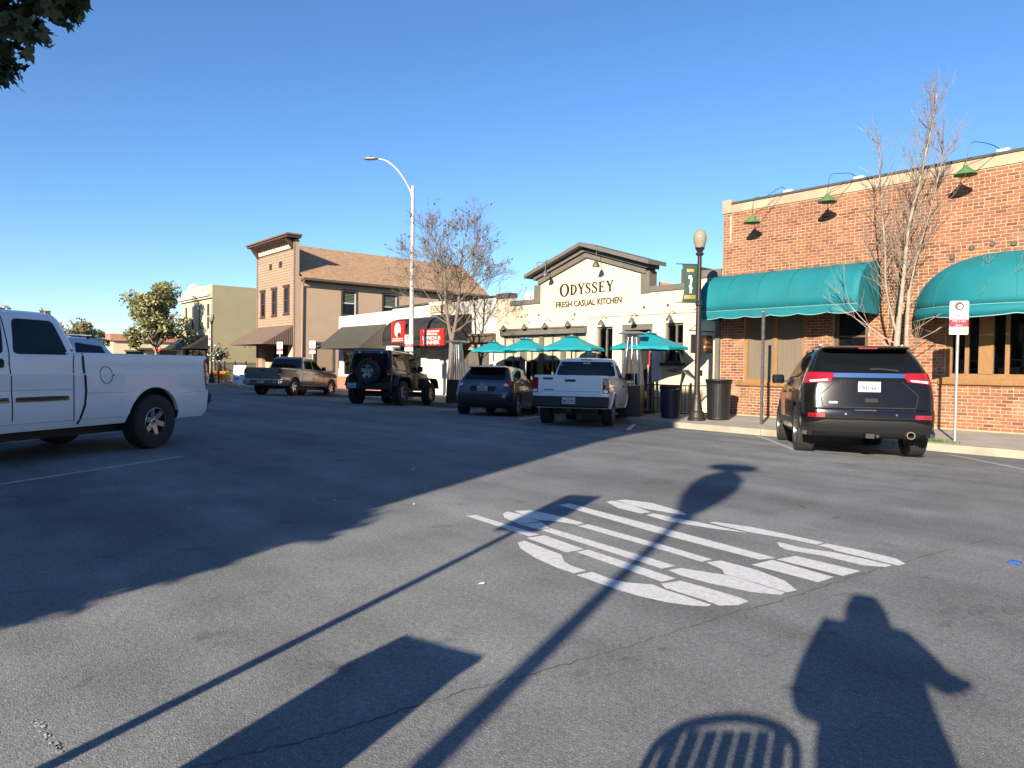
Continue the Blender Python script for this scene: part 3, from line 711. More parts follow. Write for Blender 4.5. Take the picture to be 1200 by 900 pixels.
# lettering
def stroke(mb, pts, ws, ext=0.02):
    P = [Vector((p[0], p[1])) for p in pts]; n = len(P); L = []; Rr = []
    for i, p in enumerate(P):
        d = (P[min(i+1, n-1)]-P[max(i-1, 0)]); d.normalize(); q = Vector((-d.y, d.x)); w = ws[i] if isinstance(ws, (list, tuple)) else ws
        L.append(p+q*w/2); Rr.append(p-q*w/2)
    vs = []
    for i in range(n): vs += [(L[i].x, 0, L[i].y), (Rr[i].x, 0, Rr[i].y), (L[i].x, -ext, L[i].y), (Rr[i].x, -ext, Rr[i].y)]
    fs = []
    for i in range(n-1):
        a, b = 4*i, 4*i+4
        fs += [(a+2, a+3, b+3, b+2), (a, b, b+1, a+1), (a, a+2, b+2, b), (a+1, b+1, b+3, a+3)]
    fs += [(0, 1, 3, 2), (4*n-4, 4*n-2, 4*n-1, 4*n-3)]
    mb.add(vs, fs)
def glyph(ch, h):
    mb = MB(); T, t = 0.165*h, 0.06*h
    if ch == 'O':
        pts = []; ws = []
        for i in range(33):
            a = 2*pi*i/32; pts.append((0.36*h + 0.32*h*cos(a), 0.5*h + 0.47*h*sin(a))); ws.append(t + (T-t)*abs(cos(a))**1.2)
        stroke(mb, pts, ws); w = 0.76*h
    elif ch == 'D':
        stroke(mb, [(0.17*h, 0.0), (0.17*h, h)], T); pts = []; ws = []
        for i in range(17):
            a = pi/2 - pi*i/16; pts.append((0.17*h + 0.46*h*cos(a), 0.5*h + 0.475*h*sin(a))); ws.append(t + (T-t)*abs(cos(a)))
        stroke(mb, pts, ws); stroke(mb, [(0.02*h, t/2), (0.3*h, t/2)], t); stroke(mb, [(0.02*h, h-t/2), (0.3*h, h-t/2)], t); w = 0.72*h
    elif ch == 'Y':
        stroke(mb, [(0.10*h, h), (0.35*h, 0.45*h)], T*0.95); stroke(mb, [(0.60*h, h), (0.38*h, 0.45*h)], t*1.2); stroke(mb, [(0.36*h, 0.50*h), (0.36*h, 0)], T*0.9)
        stroke(mb, [(0.22*h, t/2), (0.50*h, t/2)], t); stroke(mb, [(0, h-t/2), (0.24*h, h-t/2)], t); stroke(mb, [(0.48*h, h-t/2), (0.70*h, h-t/2)], t); w = 0.68*h
    elif ch == 'S':
        ctl = [(0.44, 0.76), (0.40, 0.92), (0.25, 0.975), (0.10, 0.86), (0.10, 0.70), (0.27, 0.53), (0.44, 0.36), (0.46, 0.18), (0.30, 0.03), (0.12, 0.06), (0.05, 0.26)]
        P = catmull([(x*h, y*h, 0) for x, y in ctl], 4); n = len(P); ws = [t + (T*1.0-t)*max(0, sin(pi*i/(n-1)))**3 for i in range(n)]
        stroke(mb, [(p.x, p.y) for p in P], ws); stroke(mb, [(0.44*h, h*0.98), (0.44*h, 0.70*h)], t); stroke(mb, [(0.05*h, 0.30*h), (0.05*h, 0.02*h)], t); w = 0.56*h
    elif ch == 'E':
        stroke(mb, [(0.16*h, 0), (0.16*h, h)], T)
        for zz, L_ in ((t/2, 0.56), (0.51*h, 0.42), (h-t/2, 0.53)): stroke(mb, [(0.02*h if zz != 0.51*h else 0.16*h, zz), (L_*h, zz)], t)
        stroke(mb, [(0.55*h, 0), (0.55*h, 0.22*h)], t); stroke(mb, [(0.52*h, h), (0.52*h, 0.80*h)], t); stroke(mb, [(0.42*h, 0.40*h), (0.42*h, 0.62*h)], t); w = 0.64*h
    return mb, w
total = 2.62; widths = []; gl = []
for i, ch in enumerate('ODYSSEY'):
    h = 0.47 if i == 0 else 0.37; g, w = glyph(ch, h); gl.append(g); widths.append(w+0.035)
k = total/sum(widths); x = -18.76
for i, g in enumerate(gl):
    for j, v in enumerate(g.v): g.v[j] = (v[0]*k, v[1], v[2])
    o = g.build('letter', m_('letter_black'), od); o.location = (x, FY-0.004, 3.90 + (-0.01 if i == 0 else 0.03)); x += widths[i]*k
x = -18.955
for wd_, tx_ in ((0.80, 'FRESH'), (1.02, 'CASUAL'), (1.09, 'KITCHEN')):
    text_on_front('lettering', tx_, m_('letter_black'), od, x + wd_/2, FY-0.02, 3.505, 0.30, width=wd_, ext=0.012); x += wd_ + 0.12
# window bays
o = MB().box(-22.05, -17.38, FY-0.16, FY-0.002, 2.54, 2.79).build('header', G, od)
MB().box(-22.05, -17.38, FY-0.20, FY-0.161, 2.74, 2.80).build('header_lip', G, od)
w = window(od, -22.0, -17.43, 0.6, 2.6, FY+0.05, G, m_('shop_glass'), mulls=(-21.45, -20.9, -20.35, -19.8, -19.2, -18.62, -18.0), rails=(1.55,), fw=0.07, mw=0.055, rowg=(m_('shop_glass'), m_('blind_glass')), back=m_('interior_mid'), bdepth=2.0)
for px in (-20.9, -19.8, -18.62): MB().box(px-0.11, px+0.11, FY+0.02, FY+0.16, 0.6, 2.539).build('post', G, w)
window(od, -16.94, -16.19, 0.5, 2.73, FY+0.10, G, m_('shop_glass'), mulls=(-16.56,), rails=(1.5,), back=m_('interior_mid'), bdepth=1.5)
w = window(od, -14.01, -13.30, 1.5, 2.75, FY+0.08, G, m_('shop_glass'), mulls=(-13.62,), rails=(2.1,), back=m_('interior_mid'), bdepth=1.5)
MB().box(-14.1, -13.2, FY-0.14, FY+0.079, 1.40, 1.50).build('sill', m_('blue_dark'), w)
# entrance recess
dr = MB().box(-15.78, -15.68, FY+0.02, FY+0.9, -0.02, 2.76).box(-14.59, -14.49, FY+0.02, FY+0.9, -0.02, 2.76).box(-15.68, -14.59, FY+0.02, FY+0.9, 2.58, 2.76).build('entrance', G, od)
MB().box(-15.68, -14.59, FY+0.85, FY+0.9, -0.02, 2.58).build('door', m_('interior_dark'), dr)
MB().box(-15.3, -14.95, FY+0.80, FY+0.84, 0.9, 2.0).build('door_panel', m_('red_plastic'), dr)
MB().box(-14.48, -14.12, FY-0.03, FY-0.003, 0.95, 2.05).build('notice_board', m_('sign_white'), od)
# wall lamps and tie bolts
def wall_lamp(parent, x, z, up=0.16):
    g = MB().tube([(x+0.05, FY, z+up), (x+0.04, FY-0.18, z+up+0.06), (x, FY-0.26, z+up), (x, FY-0.26, z+0.05)], 0.013, 6).build('wall_lamp', m_('steel_dark'), parent)
    MB().lathe([(0.025, 0.09), (0.05, 0.06), (0.11, -0.05), (0.12, -0.09), (0.10, -0.085), (0.03, 0.03)], 12, 'z', (x, FY-0.26, z)).build('lamp_shade', m_('steel_dark'), g, smooth=40)
for x, z in ((-16.5, 2.86), (-15.15, 2.88), (-13.65, 2.90), (-21.7, 2.86), (-20.45, 2.86), (-19.3, 2.87), (-18.1, 2.88)): wall_lamp(od, x, z)
for x, z in ((-19.0, 4.72), (-16.5, 4.80)):
    g = MB().tube([(x, FY-0.30, z+0.42), (x, FY-0.5, z+0.5), (x, FY-0.55, z+0.4), (x, FY-0.55, z+0.1)], 0.013, 6).build('wall_lamp', m_('steel_dark'), od)
    MB().lathe([(0.03, 0.12), (0.07, 0.08), (0.12, -0.02), (0.13, -0.08), (0.11, -0.07), (0.03, 0.05)], 12, 'z', (x, FY-0.55, z)).build('lamp_shade', m_('steel_dark'), g, smooth=40)
g = MB().tube([(-19.2, FY+0.2, 5.0), (-19.2, FY-0.15, 5.22), (-19.75, FY-0.3, 5.22), (-19.75, FY-0.3, 5.1)], 0.012, 6).build('roof_lamp', m_('steel_dark'), od)
MB().lathe([(0.04, 0.14), (0.09, 0.08), (0.15, -0.08), (0.13, -0.07), (0.04, 0.08)], 12, 'z', (-19.75, FY-0.3, 5.0)).build('lamp_shade', m_('galvanised'), g, smooth=40)
for x, z in ((-20.9, 3.25), (-19.9, 3.28), (-18.0, 3.22), (-14.85, 3.30), (-13.9, 3.32)):
    MB().lathe([(0, -0.03), (0.045, -0.03), (0.05, 0)], 8, 'y', (x, FY-0.001, z)).build('tie_plate', m_('steel_dark'), od)
MB().tube([(-17.3, FY-0.01, 3.02), (-16.9, FY-0.012, 3.07), (-14.4, FY-0.012, 3.05), (-12.1, FY-0.012, 3.03)], 0.009, 5).build('conduit', m_('trim_grey'), od)
# roof plant behind the parapet
MB().box(-14.3, -13.6, FY+1.2, FY+1.9, 3.52, 4.62).build('roof_unit', m_('steel_dark'), od)
MB().prism([(-14.9, 3.6), (-14.9, 4.2), (-12.9, 3.85), (-12.9, 3.6)], 'y', FY+0.8, FY+1.15).build('roof_flashing', m_('red_brick_base'), od)
MB().lathe([(0.0, 0.25), (0.2, 0.2), (0.25, 0.0), (0.2, -0.3)], 12, 'z', (-21.2, FY+0.7, 4.1)).build('roof_vent', m_('white_plastic'), od, smooth=40)
# down pipe and lean post at the brick corner
MB().box(-12.10, -11.96, FY-0.10, FY-0.002, 0.0, 2.75).build('corner_post', m_('trim_grey'), od)

# five pointed barn star hung on the wall
st = thing('barn_star', 'five pointed metal star hung on the cream wall beside the lamp post', 'star decoration', (-13.22, FY-0.01, 1.28))
pts = []
for i in range(10):
    a = pi/2 + 2*pi*i/10 + 0.35; r = 0.78 if i % 2 == 0 else 0.15; pts.append((r*cos(a), 0, r*sin(a)))
for par, nm, mm in ((0, 'shaded_facets', 'iron_black'), (1, 'sunlit_facets', 'post_white')):  # alternate facets coloured dark and pale in place of shade and sunlight
    mb = MB()
    for i in range(par, 10, 2): mb.add([(0, -0.11, 0), pts[i], pts[(i+1) % 10]], [(0, 1, 2)])
    mb.build(nm, m_(mm), st)

# projecting hanging sign
hs = thing('hanging_sign', 'dark and brown double board hanging at right angles to the cream wall', 'sign', (-12.2, FY, 0))
MB().bar((0, -0.002, 2.42), (0, -1.25, 2.42), 0.03).build('bracket', m_('iron_black'), hs)
MB().bar((0, -0.002, 3.05), (0, -1.2, 2.44), 0.015).build('stay', m_('iron_black'), hs)
b1 = MB().box(-0.03, 0.03, -1.12, -0.60, 1.77, 2.31).build('board', m_('sign_dark'), hs)
b2 = MB().box(-0.028, 0.028, -0.595, -0.12, 1.79, 2.31).build('board', m_('sign_dark'), hs)
MB().box(0.029, 0.036, -0.56, -0.16, 1.84, 2.21).build('panel', mat('sign_rust', (0.20, 0.065, 0.025), 0.6), b2)
for t_, z_ in (('DELI', 2.06), ('& FOOD', 1.93)):
    me = text_mesh(t_, 0.11, 0.003)
    for v in me.vertices: v.co = Vector((v.co.z, v.co.x, v.co.y))
    o = mk('lettering', me, m_('sign_cream'), b2); o.location = (0.040, -0.36, z_)

# ------------------------------------------------------------------ white shop row
wb_ = thing('white_shop', 'low white shop with grey green slanted awning and black barrel awning', 'building')
WX0, WX1 = -36.3, -22.41
WOPS = [(-35.9, -31.6, 0.7, 2.05), (-30.6, -28.0, 0.5, 2.2), (-27.6, -25.9, 0.0, 2.0), (-25.5, -22.9, 0.0, 2.25)]
wall_cells(MB(), WX0, WX1, -0.15, 3.7, FY, 0.3, WOPS).prism([(WX0, 3.7), (WX0, 3.95), (-30.6, 4.0), (-30.6, 4.06), (WX1, 4.12), (WX1, 3.7)], 'y', FY, FY+0.3).build('wall', m_('white_wall'), wb_)
shell(wb_, WX0, WX1, FY, FY+10, -0.15, 3.7, m_('white_wall'), m_('roof_tar'))
MB().box(-30.6, WX1-0.03, FY-0.04, FY+0.34, 4.125, 4.20).build('coping', m_('roof_tar'), wb_)
MB().box(WX0, -31.2, FY-0.05, FY-0.003, -0.12, 0.66).build('brick_plinth', m_('red_brick_base'), wb_)
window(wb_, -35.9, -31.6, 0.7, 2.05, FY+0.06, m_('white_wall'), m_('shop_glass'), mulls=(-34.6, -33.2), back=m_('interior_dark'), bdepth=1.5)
window(wb_, -30.6, -28.0, 0.5, 2.2, FY+0.06, G, m_('car_glass'), mulls=(-29.3,))
window(wb_, -27.6, -25.9, 0.0, 2.0, FY+0.08, m_('sign_white'), m_('blind'), mulls=(-27.0, -26.4), name='shutter_door')
window(wb_, -25.5, -22.9, 0.0, 2.25, FY+0.12, m_('brown_wood_dark'), m_('interior_mid'), mulls=(-24.6, -23.7))
MB().box(-28.0, WX1-0.05, FY-0.22, FY-0.003, 2.30, 2.56).build('lintel', m_('brown_wood_dark'), wb_)
MB().box(-28.0, WX1-0.05, FY-0.30, FY-0.003, 2.565, 2.66).build('lintel_cap', m_('brown_wood_dark'), wb_)
MB().box(-25.4, -22.6, FY-0.02, FY-0.003, 2.0, 2.299).build('tan_panel', m_('tan_siding'), wb_)
shed_awning(wb_, -35.95, -31.15, 3.36, 2.14, 1.5, FY-0.01, m_('green_canvas'), m_('green_stripe'))
ba = barrel_awning(wb_, -29.3, -24.1, 3.52, 2.42, 1.3, FY-0.012, m_('black_canvas'), m_('green_canvas'), val=0.22, per=9, scal=0.0)
nb = MB().box(-27.2, -25.6, FY-0.12, FY-0.004, 3.60, 4.18).build('sign_board', m_('sign_cream'), wb_)
MB().box(-27.12, -25.68, FY-0.128, FY-0.121, 3.66, 4.02).build('sign_field', mat('sign_brown', (0.30, 0.20, 0.08), 0.6), nb)
text_on_front('lettering', 'LOCALLY', m_('sign_white'), nb, -26.4, FY-0.145, 3.71, 0.36, width=1.3)
sr = thing('oval_sign', 'red upright panel with cream oval above the black awning', 'sign', (-27.85, FY-1.33, 0))
p = MB().box(-0.55, 0.55, -0.03, 0.03, 2.32, 3.28).build('panel', m_('sign_red'), sr)
ov = MB(); n = 24; ov.prism([(0.26*cos(2*pi*i/n), 2.90+0.33*sin(2*pi*i/n)) for i in range(n)], 'y', -0.042, -0.031); ov.build('oval', m_('sign_cream'), p)
MB().prism([(-0.02, 2.60), (0.02, 2.72), (0.10, 2.80), (0.13, 2.88), (0.16, 2.80), (0.24, 2.72), (0.20, 2.58)], 'y', -0.050, -0.043).build('emblem', m_('sign_dark'), p)
MB().box(-0.46, 0.46, -0.036, -0.031, 2.40, 2.44).build('lettering_line', m_('sign_cream'), p); MB().box(-0.46, 0.46, -0.036, -0.031, 2.49, 2.52).build('lettering_line', m_('sign_cream'), p)
MB().bar((0, 0, 2.318), (0, 0.2, 2.2), 0.05).build('bracket', m_('iron_black'), sr)
sl = thing('lunch_sign', 'red lunch and dinner sign on the black barrel awning', 'sign', (-25.08, FY-1.36, 0))
p = MB().box(-0.86, 0.86, -0.03, 0.03, 2.16, 2.86).build('panel', m_('sign_red'), sl)
for t_, z_, s_, w_ in (('THE BLACK CAT', 2.72, 0.10, 1.2), ('OPEN FOR', 2.61, 0.09, 0.9), ('LUNCH &', 2.405, 0.22, 1.35), ('DINNER', 2.215, 0.22, 1.2)):
    text_on_front('lettering', t_, m_('sign_white'), p, 0, -0.042, z_, s_, width=w_, bold=0.006)
for x_ in (-0.6, 0.6): MB().bar((x_, 0.03, 2.3), (x_, 0.06, 2.3), 0.04).build('bracket', m_('iron_black'), sl)

# ------------------------------------------------------------------ tan two storey house with false front
th = thing('tan_house', 'tan two storey wooden house with false front, cornice and brown shingle roof', 'house')
TX0, TX1 = -48.4, -42.2
TOPS = [(-47.72, -46.98, 4.40, 6.10), (-45.80, -45.0, 4.42, 6.12), (-43.85, -43.05, 4.45, 6.15), (-47.6, -43.1, 0.0, 2.5), (-46.24, -45.9, 7.45, 7.85), (-44.65, -44.25, 7.47, 7.87)]
wall_cells(MB(), TX0+0.16, TX1-0.16, -0.1, 9.05, FY+0.03, 0.25, TOPS).build('wall', m_('tan_siding'), th)
zz = 3.72; pl = 0.172
while zz < 8.42:
    segs = [(TX0+0.165, TX1-0.165)]
    for o in TOPS:
        if o[2] - 0.06 < zz + pl/2 < o[3] + 0.06:
            ns = []
            for a, b in segs:
                if b <= o[0] or a >= o[1]: ns.append((a, b)); continue
                if a < o[0]-0.1: ns.append((a, o[0]-0.09))
                if b > o[1]+0.1: ns.append((o[1]+0.09, b))
            segs = ns
    for a, b in segs:
        MB().prism([(FY+0.03, zz), (FY-0.012, zz), (FY+0.012, zz+pl-0.006), (FY+0.03, zz+pl-0.006)], 'x', a, b).build('plank', m_('tan_siding'), th)
    zz += pl
mt = m_('maroon_trim'); mat('corner_brown', (0.21, 0.145, 0.105), 0.7)
for x in (TX0, TX1-0.16): MB().box(x, x+0.16, FY-0.05, FY+0.029, -0.1, 9.0).build('corner_board', m_('corner_brown'), th)
MB().box(TX0+0.161, TX1-0.161, FY-0.03, FY+0.028, 8.43, 8.52).build('frieze_band', mt, th)
MB().box(TX0+0.161, TX1-0.161, FY-0.02, FY+0.028, 8.521, 8.86).build('frieze', m_('pale_frieze'), th)
MB().box(TX0-0.25, TX1+0.25, FY-0.62, FY+0.3, 9.06, 9.20).build('cornice', mt, th)
MB().box(TX0-0.32, TX1+0.32, FY-0.70, FY+0.34, 9.201, 9.30).build('cornice_cap', m_('brown_canvas'), th)
MB().box(TX0+0.161, TX1-0.161, FY-0.10, FY+0.028, 8.861, 9.059).build('cornice_bed', mt, th)
nb_ = 15
for i in range(nb_):
    x = TX0+0.25 + (TX1-TX0-0.5)*i/(nb_-1); big = i in (0, nb_-1)
    MB().prism([(FY-0.55, 9.058), (FY-0.55, 8.98), (FY-0.14, 8.45 if big else 8.80), (FY-0.101, 8.40 if big else 8.78), (FY-0.101, 9.058)], 'x', x-0.07, x+0.07).build('bracket', mt, th)
MB().box(TX1-0.159, TX1-0.001, FY+0.03, FY+0.279, 6.76, 9.0).build('return_board', m_('tan_stucco'), th)
for (a, b, c, d_) in TOPS[:3]:
    w = window(th, a, b, c, d_, FY-0.02, mt, m_('car_glass'), rails=((c+d_)/2,), fw=0.10, mw=0.06, depth=0.12)
    MB().box(a+0.102, b-0.102, FY+0.065, FY+0.08, c+0.12, c+0.72).build('curtain', m_('blind'), w)
    MB().box(a-0.1, b+0.1, FY-0.07, FY-0.021, d_, d_+0.13).build('lintel', mt, w); MB().box(a-0.08, b+0.08, FY-0.08, FY-0.021, c-0.07, c).build('sill', mt, w)
for (a, b, c, d_) in TOPS[4:]: window(th, a, b, c, d_, FY-0.01, mt, m_('interior_dark'), fw=0.07)
# side and back walls, roof
SOPS = [(21.5, 22.5, 4.55, 6.05), (24.5, 25.6, 4.45, 6.05), (29.1, 30.2, 4.45, 6.05), (19.6, 20.9, 0.9, 2.6)]
mb = MB(); wc = wall_cells(MB(), FY+0.03, 33.0, -0.1, 6.755, 0, 0.155, SOPS)
mb.add([(TX1-v[1], v[0], v[2]) for v in wc.v], wc.f)
mb.box(TX0, TX0+0.25, FY+0.29, 33.0, -0.1, 6.75).prism([(TX0+0.25, -0.1), (TX1-0.25, -0.1), (TX1-0.25, 6.75), ((TX0+TX1)/2, 9.15), (TX0+0.25, 6.75)], 'y', 32.75, 33.0)
mb.build('side_wall', m_('tan_stucco'), th)
for i, (a, b, c, d_) in enumerate(SOPS):
    fm = mt if i < 3 else m_('brown_wood_dark')
    w = MB().box(TX1-0.16, TX1+0.03, a-0.09, a, c-0.09, d_+0.09).box(TX1-0.16, TX1+0.03, b, b+0.09, c-0.09, d_+0.09).box(TX1-0.16, TX1+0.05, a, b, d_, d_+0.12).box(TX1-0.16, TX1+0.06, a, b, c-0.1, c).build('window', fm, th)
    if i < 3:
        MB().box(TX1-0.12, TX1-0.05, a+0.001, b-0.001, (c+d_)/2-0.03, (c+d_)/2+0.03).box(TX1-0.12, TX1-0.05, a+0.001, a+0.06, c, (c+d_)/2-0.031).box(TX1-0.12, TX1-0.05, b-0.06, b-0.001, c, (c+d_)/2-0.031).box(TX1-0.12, TX1-0.05, a+0.001, a+0.06, (c+d_)/2+0.031, d_).box(TX1-0.12, TX1-0.05, b-0.06, b-0.001, (c+d_)/2+0.031, d_).build('sash', m_('sign_white'), w)
        MB().box(TX1-0.11, TX1-0.10, a, b, c, d_).build('pane', m_('car_glass'), w)
        for k in range(9): MB().box(TX1-0.099, TX1-0.085, a+0.07, b-0.07, d_-0.10-k*0.09, d_-0.06-k*0.09).build('slat', mat('slat_green', (0.16, 0.19, 0.13), 0.6), w)
    else:
        MB().box(TX1-0.11, TX1-0.08, a, b, c, d_).build('board', m_('tan_siding'), w)
XM = (TX0+TX1)/2
def roof_slab(x0, z0, x1, z1, y0, y1, th_=0.12):
    return MB().add([(x0, y0, z0), (x1, y0, z1), (x1, y1, z1), (x0, y1, z0), (x0, y0, z0+th_), (x1, y0, z1+th_), (x1, y1, z1+th_), (x0, y1, z0+th_)], [(0,3,2,1), (4,5,6,7), (0,1,5,4), (1,2,6,5), (2,3,7,6), (3,0,4,7)])
rf = bpy.data.objects.new('roof', None); COL.objects.link(rf); rf.parent = th
# courses of shingles, stepped
nc = 26; e0 = (TX1+0.42, 6.62); e1 = (XM, 9.16)
for i in range(nc):
    t0, t1 = i/nc, (i+1)/nc
    xa, za = e0[0]+(e1[0]-e0[0])*t0, e0[1]+(e1[1]-e0[1])*t0; xb, zb2 = e0[0]+(e1[0]-e0[0])*t1, e0[1]+(e1[1]-e0[1])*t1
    MB().add([(xa, FY+0.36, za), (xa, 33.3, za), (xb, 33.3, zb2), (xb, FY+0.36, zb2), (xa, FY+0.36, za+0.05), (xa, 33.3, za+0.05), (xb, 33.3, zb2+0.015), (xb, FY+0.36, zb2+0.015)],
             [(0,3,2,1), (4,5,6,7), (0,1,5,4), (1,2,6,5), (2,3,7,6), (3,0,4,7)]).build('shingle_course', m_('shingle'), rf)
roof_slab(XM, 9.1, TX0-0.42, 6.56, FY+0.36, 33.3, 0.05).build('far_slope', m_('shingle'), rf)
MB().box(TX1+0.02, TX1+0.40, FY+0.37, 33.28, 6.45, 6.60).build('eave_board', mt, rf)
MB().box(TX1+0.40, TX1+0.50, FY+0.37, 33.28, 6.50, 6.64).build('gutter', m_('brown_wood_dark'), rf)
MB().tube([(TX1+0.42, FY+0.45, 6.5), (TX1+0.10, FY+0.45, 6.2), (TX1+0.08, FY+0.45, 0.1)], 0.045, 8).build('downpipe', m_('tan_siding'), th)
shed_awning(th, -48.3, -42.3, 3.70, 2.50, 2.0, FY-0.01, m_('brown_canvas'), m_('maroon_trim'))
MB().box(-47.6, -43.1, FY+0.9, FY+1.0, 0.0, 2.5).build('porch_back', m_('interior_dark'), th)
MB().box(-43.1, -42.45, FY-0.03, FY+0.028, 0.0, 2.5).build('porch_pier', m_('pale_frieze'), th)
MB().box(-47.6, -47.0, FY+0.3, FY+0.6, 0.0, 1.4).build('porch_wall', m_('pale_frieze'), th)
for k in range(2): MB().tube([(-45.4+k*0.9, FY-1.9, 2.47), (-45.4+k*0.9, FY-1.92, 2.30), (-45.3+k*0.9, FY-1.92, 2.24), (-45.22+k*0.9, FY-1.92, 2.30)], 0.015, 5).build('hook', m_('iron_black'), th)

# ------------------------------------------------------------------ olive two storey building
ob = thing('olive_building', 'olive two storey building with pale cornice and dark awning', 'building')
VX0, VX1 = -66.0, -57.7
VOPS = [(-65.2, -64.2, 3.9, 6.1), (-63.3, -62.3, 3.9, 6.1), (-61.35, -60.35, 3.9, 6.1), (-59.4, -58.4, 3.9, 6.1), (-65.4, -58.3, 0, 2.6)]
wall_cells(MB(), VX0, VX1-0.05, -0.1, 7.0, FY, 0.3, VOPS).build('wall', m_('pale_yellow'), ob)
MB().prism([(VX0, 7.0), (VX0, 7.35), (-64.2, 7.45), (-63.6, 7.85), (-62.6, 7.85), (-62.0, 7.5), (-59.5, 7.45), (VX1-0.05, 7.45), (VX1-0.05, 7.0)], 'y', FY, FY+0.3).build('parapet', m_('pale_yellow'), ob)
MB().box(VX0-0.1, VX1-0.03, FY-0.35, FY-0.002, 6.55, 6.80).build('cornice', m_('white_wall'), ob)
MB().box(VX0-0.1, VX1-0.03, FY-0.2, FY-0.002, 6.40, 6.549).build('cornice_bed', m_('white_wall'), ob)
MB().box(VX0, VX0+0.3, FY+0.3, 36, -0.1, 7.2).box(VX1-0.3, VX1, FY-0.001, 36, -0.1, 7.42).box(VX0+0.3, VX1-0.3, 35.7, 36, -0.1, 7.2).build('side_wall', m_('olive_stucco'), ob)
MB().box(VX0+0.3, VX1-0.3, FY+0.3, 35.7, 6.9, 7.0).build('roof', m_('roof_tar'), ob)
for o_ in VOPS[:4]:
    w = window(ob, *o_, FY+0.05, m_('white_wall'), m_('car_glass'), rails=((o_[2]+o_[3])/2,), fw=0.1)
window(ob, *VOPS[4], FY+0.2, m_('brown_wood_dark'), m_('car_glass'), mulls=(-63.5, -61.8, -60.0))
shed_awning(ob, -65.6, -58.2, 3.5, 2.4, 1.6, FY-0.01, m_('black_canvas'), m_('black_canvas'))

# wrought iron fence across the gap
fe = thing('iron_fence', 'dark iron railing across the gap beside the olive wall', 'fence', (0, FY+0.1, 0))
for z_ in (0.15, 1.25): MB().bar((-57.6, 0, z_), (-48.5, 0, z_), 0.04).build('rail', m_('iron_black'), fe)
for i in range(60): MB().bar((-57.55+i*0.152, 0, 0.0), (-57.55+i*0.152, 0, 1.35), 0.02).build('bar', m_('iron_black'), fe)
for i in range(5): MB().bar((-57.5+i*2.22, 0.06, 0.0), (-57.5+i*2.22, 0.06, 1.45), 0.07).build('post', m_('iron_black'), fe)

# ------------------------------------------------------------------ far end of the street
fb = thing('far_building', 'low yellow building with red tiled roof edge at the far end of the street', 'building')
MB().box(-135, -104, 20.5, 44.0, -0.2, 4.0).build('wall', m_('pale_yellow'), fb)
MB().box(-135.4, -103.6, 20.1, 44.4, 4.001, 4.9).build('roof', mat('roof_terracotta', (0.42, 0.20, 0.12), 0.8), fb)
for i in range(5):
    y0 = 22 + i*4.2
    w = MB().box(-103.99, -103.9, y0, y0+2.0, 1.2, 2.6).build('window', m_('car_glass'), fb)
    MB().box(-103.89, -103.84, y0-0.2, y0+2.2, 2.61, 2.8).build('lintel', m_('brown_wood_dark'), w)
MB().box(-103.89, -102.6, 23.0, 31.0, 2.95, 3.15).build('canopy', m_('brown_wood_dark'), fb)

# ------------------------------------------------------------------ buildings on the near side, behind the camera, whose shade lies on the road
def near_block(name, label, x0, x1, h, wm, steps):
    t = thing(name, label, 'building')
    ops = []; nx = max(1, int((x1-x0)/2.6))
    for i in range(nx):
        a = x0 + 0.8 + i*(x1-x0-0.8)/nx
        ops += [(a, a+1.2, h*0.56, h*0.56+1.9), (a, a+1.5, 0.5, 2.7)]
    mb = wall_cells(MB(), x0, x1, 0.1, h, 0, 0.3, ops)
    mb.v = [(v[0], -5.5-v[1], v[2]) for v in mb.v]
    mb.box(x0, x0+0.3, -17, -5.801, 0.1, h).box(x1-0.3, x1, -17, -5.801, 0.1, h).box(x0+0.3, x1-0.3, -17, -16.7, 0.1, h)
    mb.build('wall', wm, t)
    MB().box(x0+0.3, x1-0.3, -16.7, -5.8, h-0.5, h-0.4).build('roof', m_('roof_tar'), t)
    MB().box(x0-0.02, x1+0.12, -5.499, -5.28, h-0.35, h+0.02).build('cornice', m_('pale_frieze'), t)
    for (a, b, c, d_) in ops:
        w = MB().box(a, b, -5.72, -5.68, c, d_).build('window', m_('car_glass'), t)
        MB().box((a+b)/2-0.04, (a+b)/2+0.04, -5.679, -5.62, c, d_).build('mullion', m_('sign_white'), w)
    return t
near_block('corner_block_building', 'tall brick corner building behind the camera that shades the road', -11.5, -1.55, 10.4, m_('brick_far'), 0)
near_block('row_building', 'lower stucco row building behind the camera along the near pavement', -62, -11.52, 9.6, m_('tan_stucco'), 0)
# ------------------------------------------------------------------ vehicles: +X forward, +Y left, origin on the ground under the rear axle
def contour(xr, xf, w, rr, rf, br=0.0, bf=0.0, tr=1.0, tf=1.0, ns=16):
    """half outline from rear centre to front centre on the left side, then mirrored"""
    rr = min(rr, w*0.95); rf = min(rf, w*0.95); P = []
    wr, wf = w*tr, w*tf
    for i in range(5):
        y = (wr-rr)*i/5; P.append((xr + br*(y/wr)**2, y))
    for i in range(7):
        a = (pi/2)*i/6; P.append((xr + br*((wr-rr)/wr)**2 + rr*(1-cos(a)), wr - rr + rr*sin(a)))
    xa, xb = P[-1][0], xf - bf*((wf-rf)/wf)**2 - rf
    for i in range(1, ns):
        t = i/ns; x = xa+(xb-xa)*t
        # widest between the axles, narrowing to both ends
        if t < 0.5: yy = wr + (w-wr)*sin(pi*t)
        else: yy = wf + (w-wf)*sin(pi*t)
        P.append((x, yy))
    for i in range(7):
        a = (pi/2)*i/6; P.append((xb + rf*sin(a), wf - rf + rf*cos(a)))
    for i in range(4, -1, -1):
        y = (wf-rf)*i/5; P.append((xf - bf*(y/wf)**2, y))
    loop = P + [(x, -y) for x, y in reversed(P[1:-1])]
    return loop

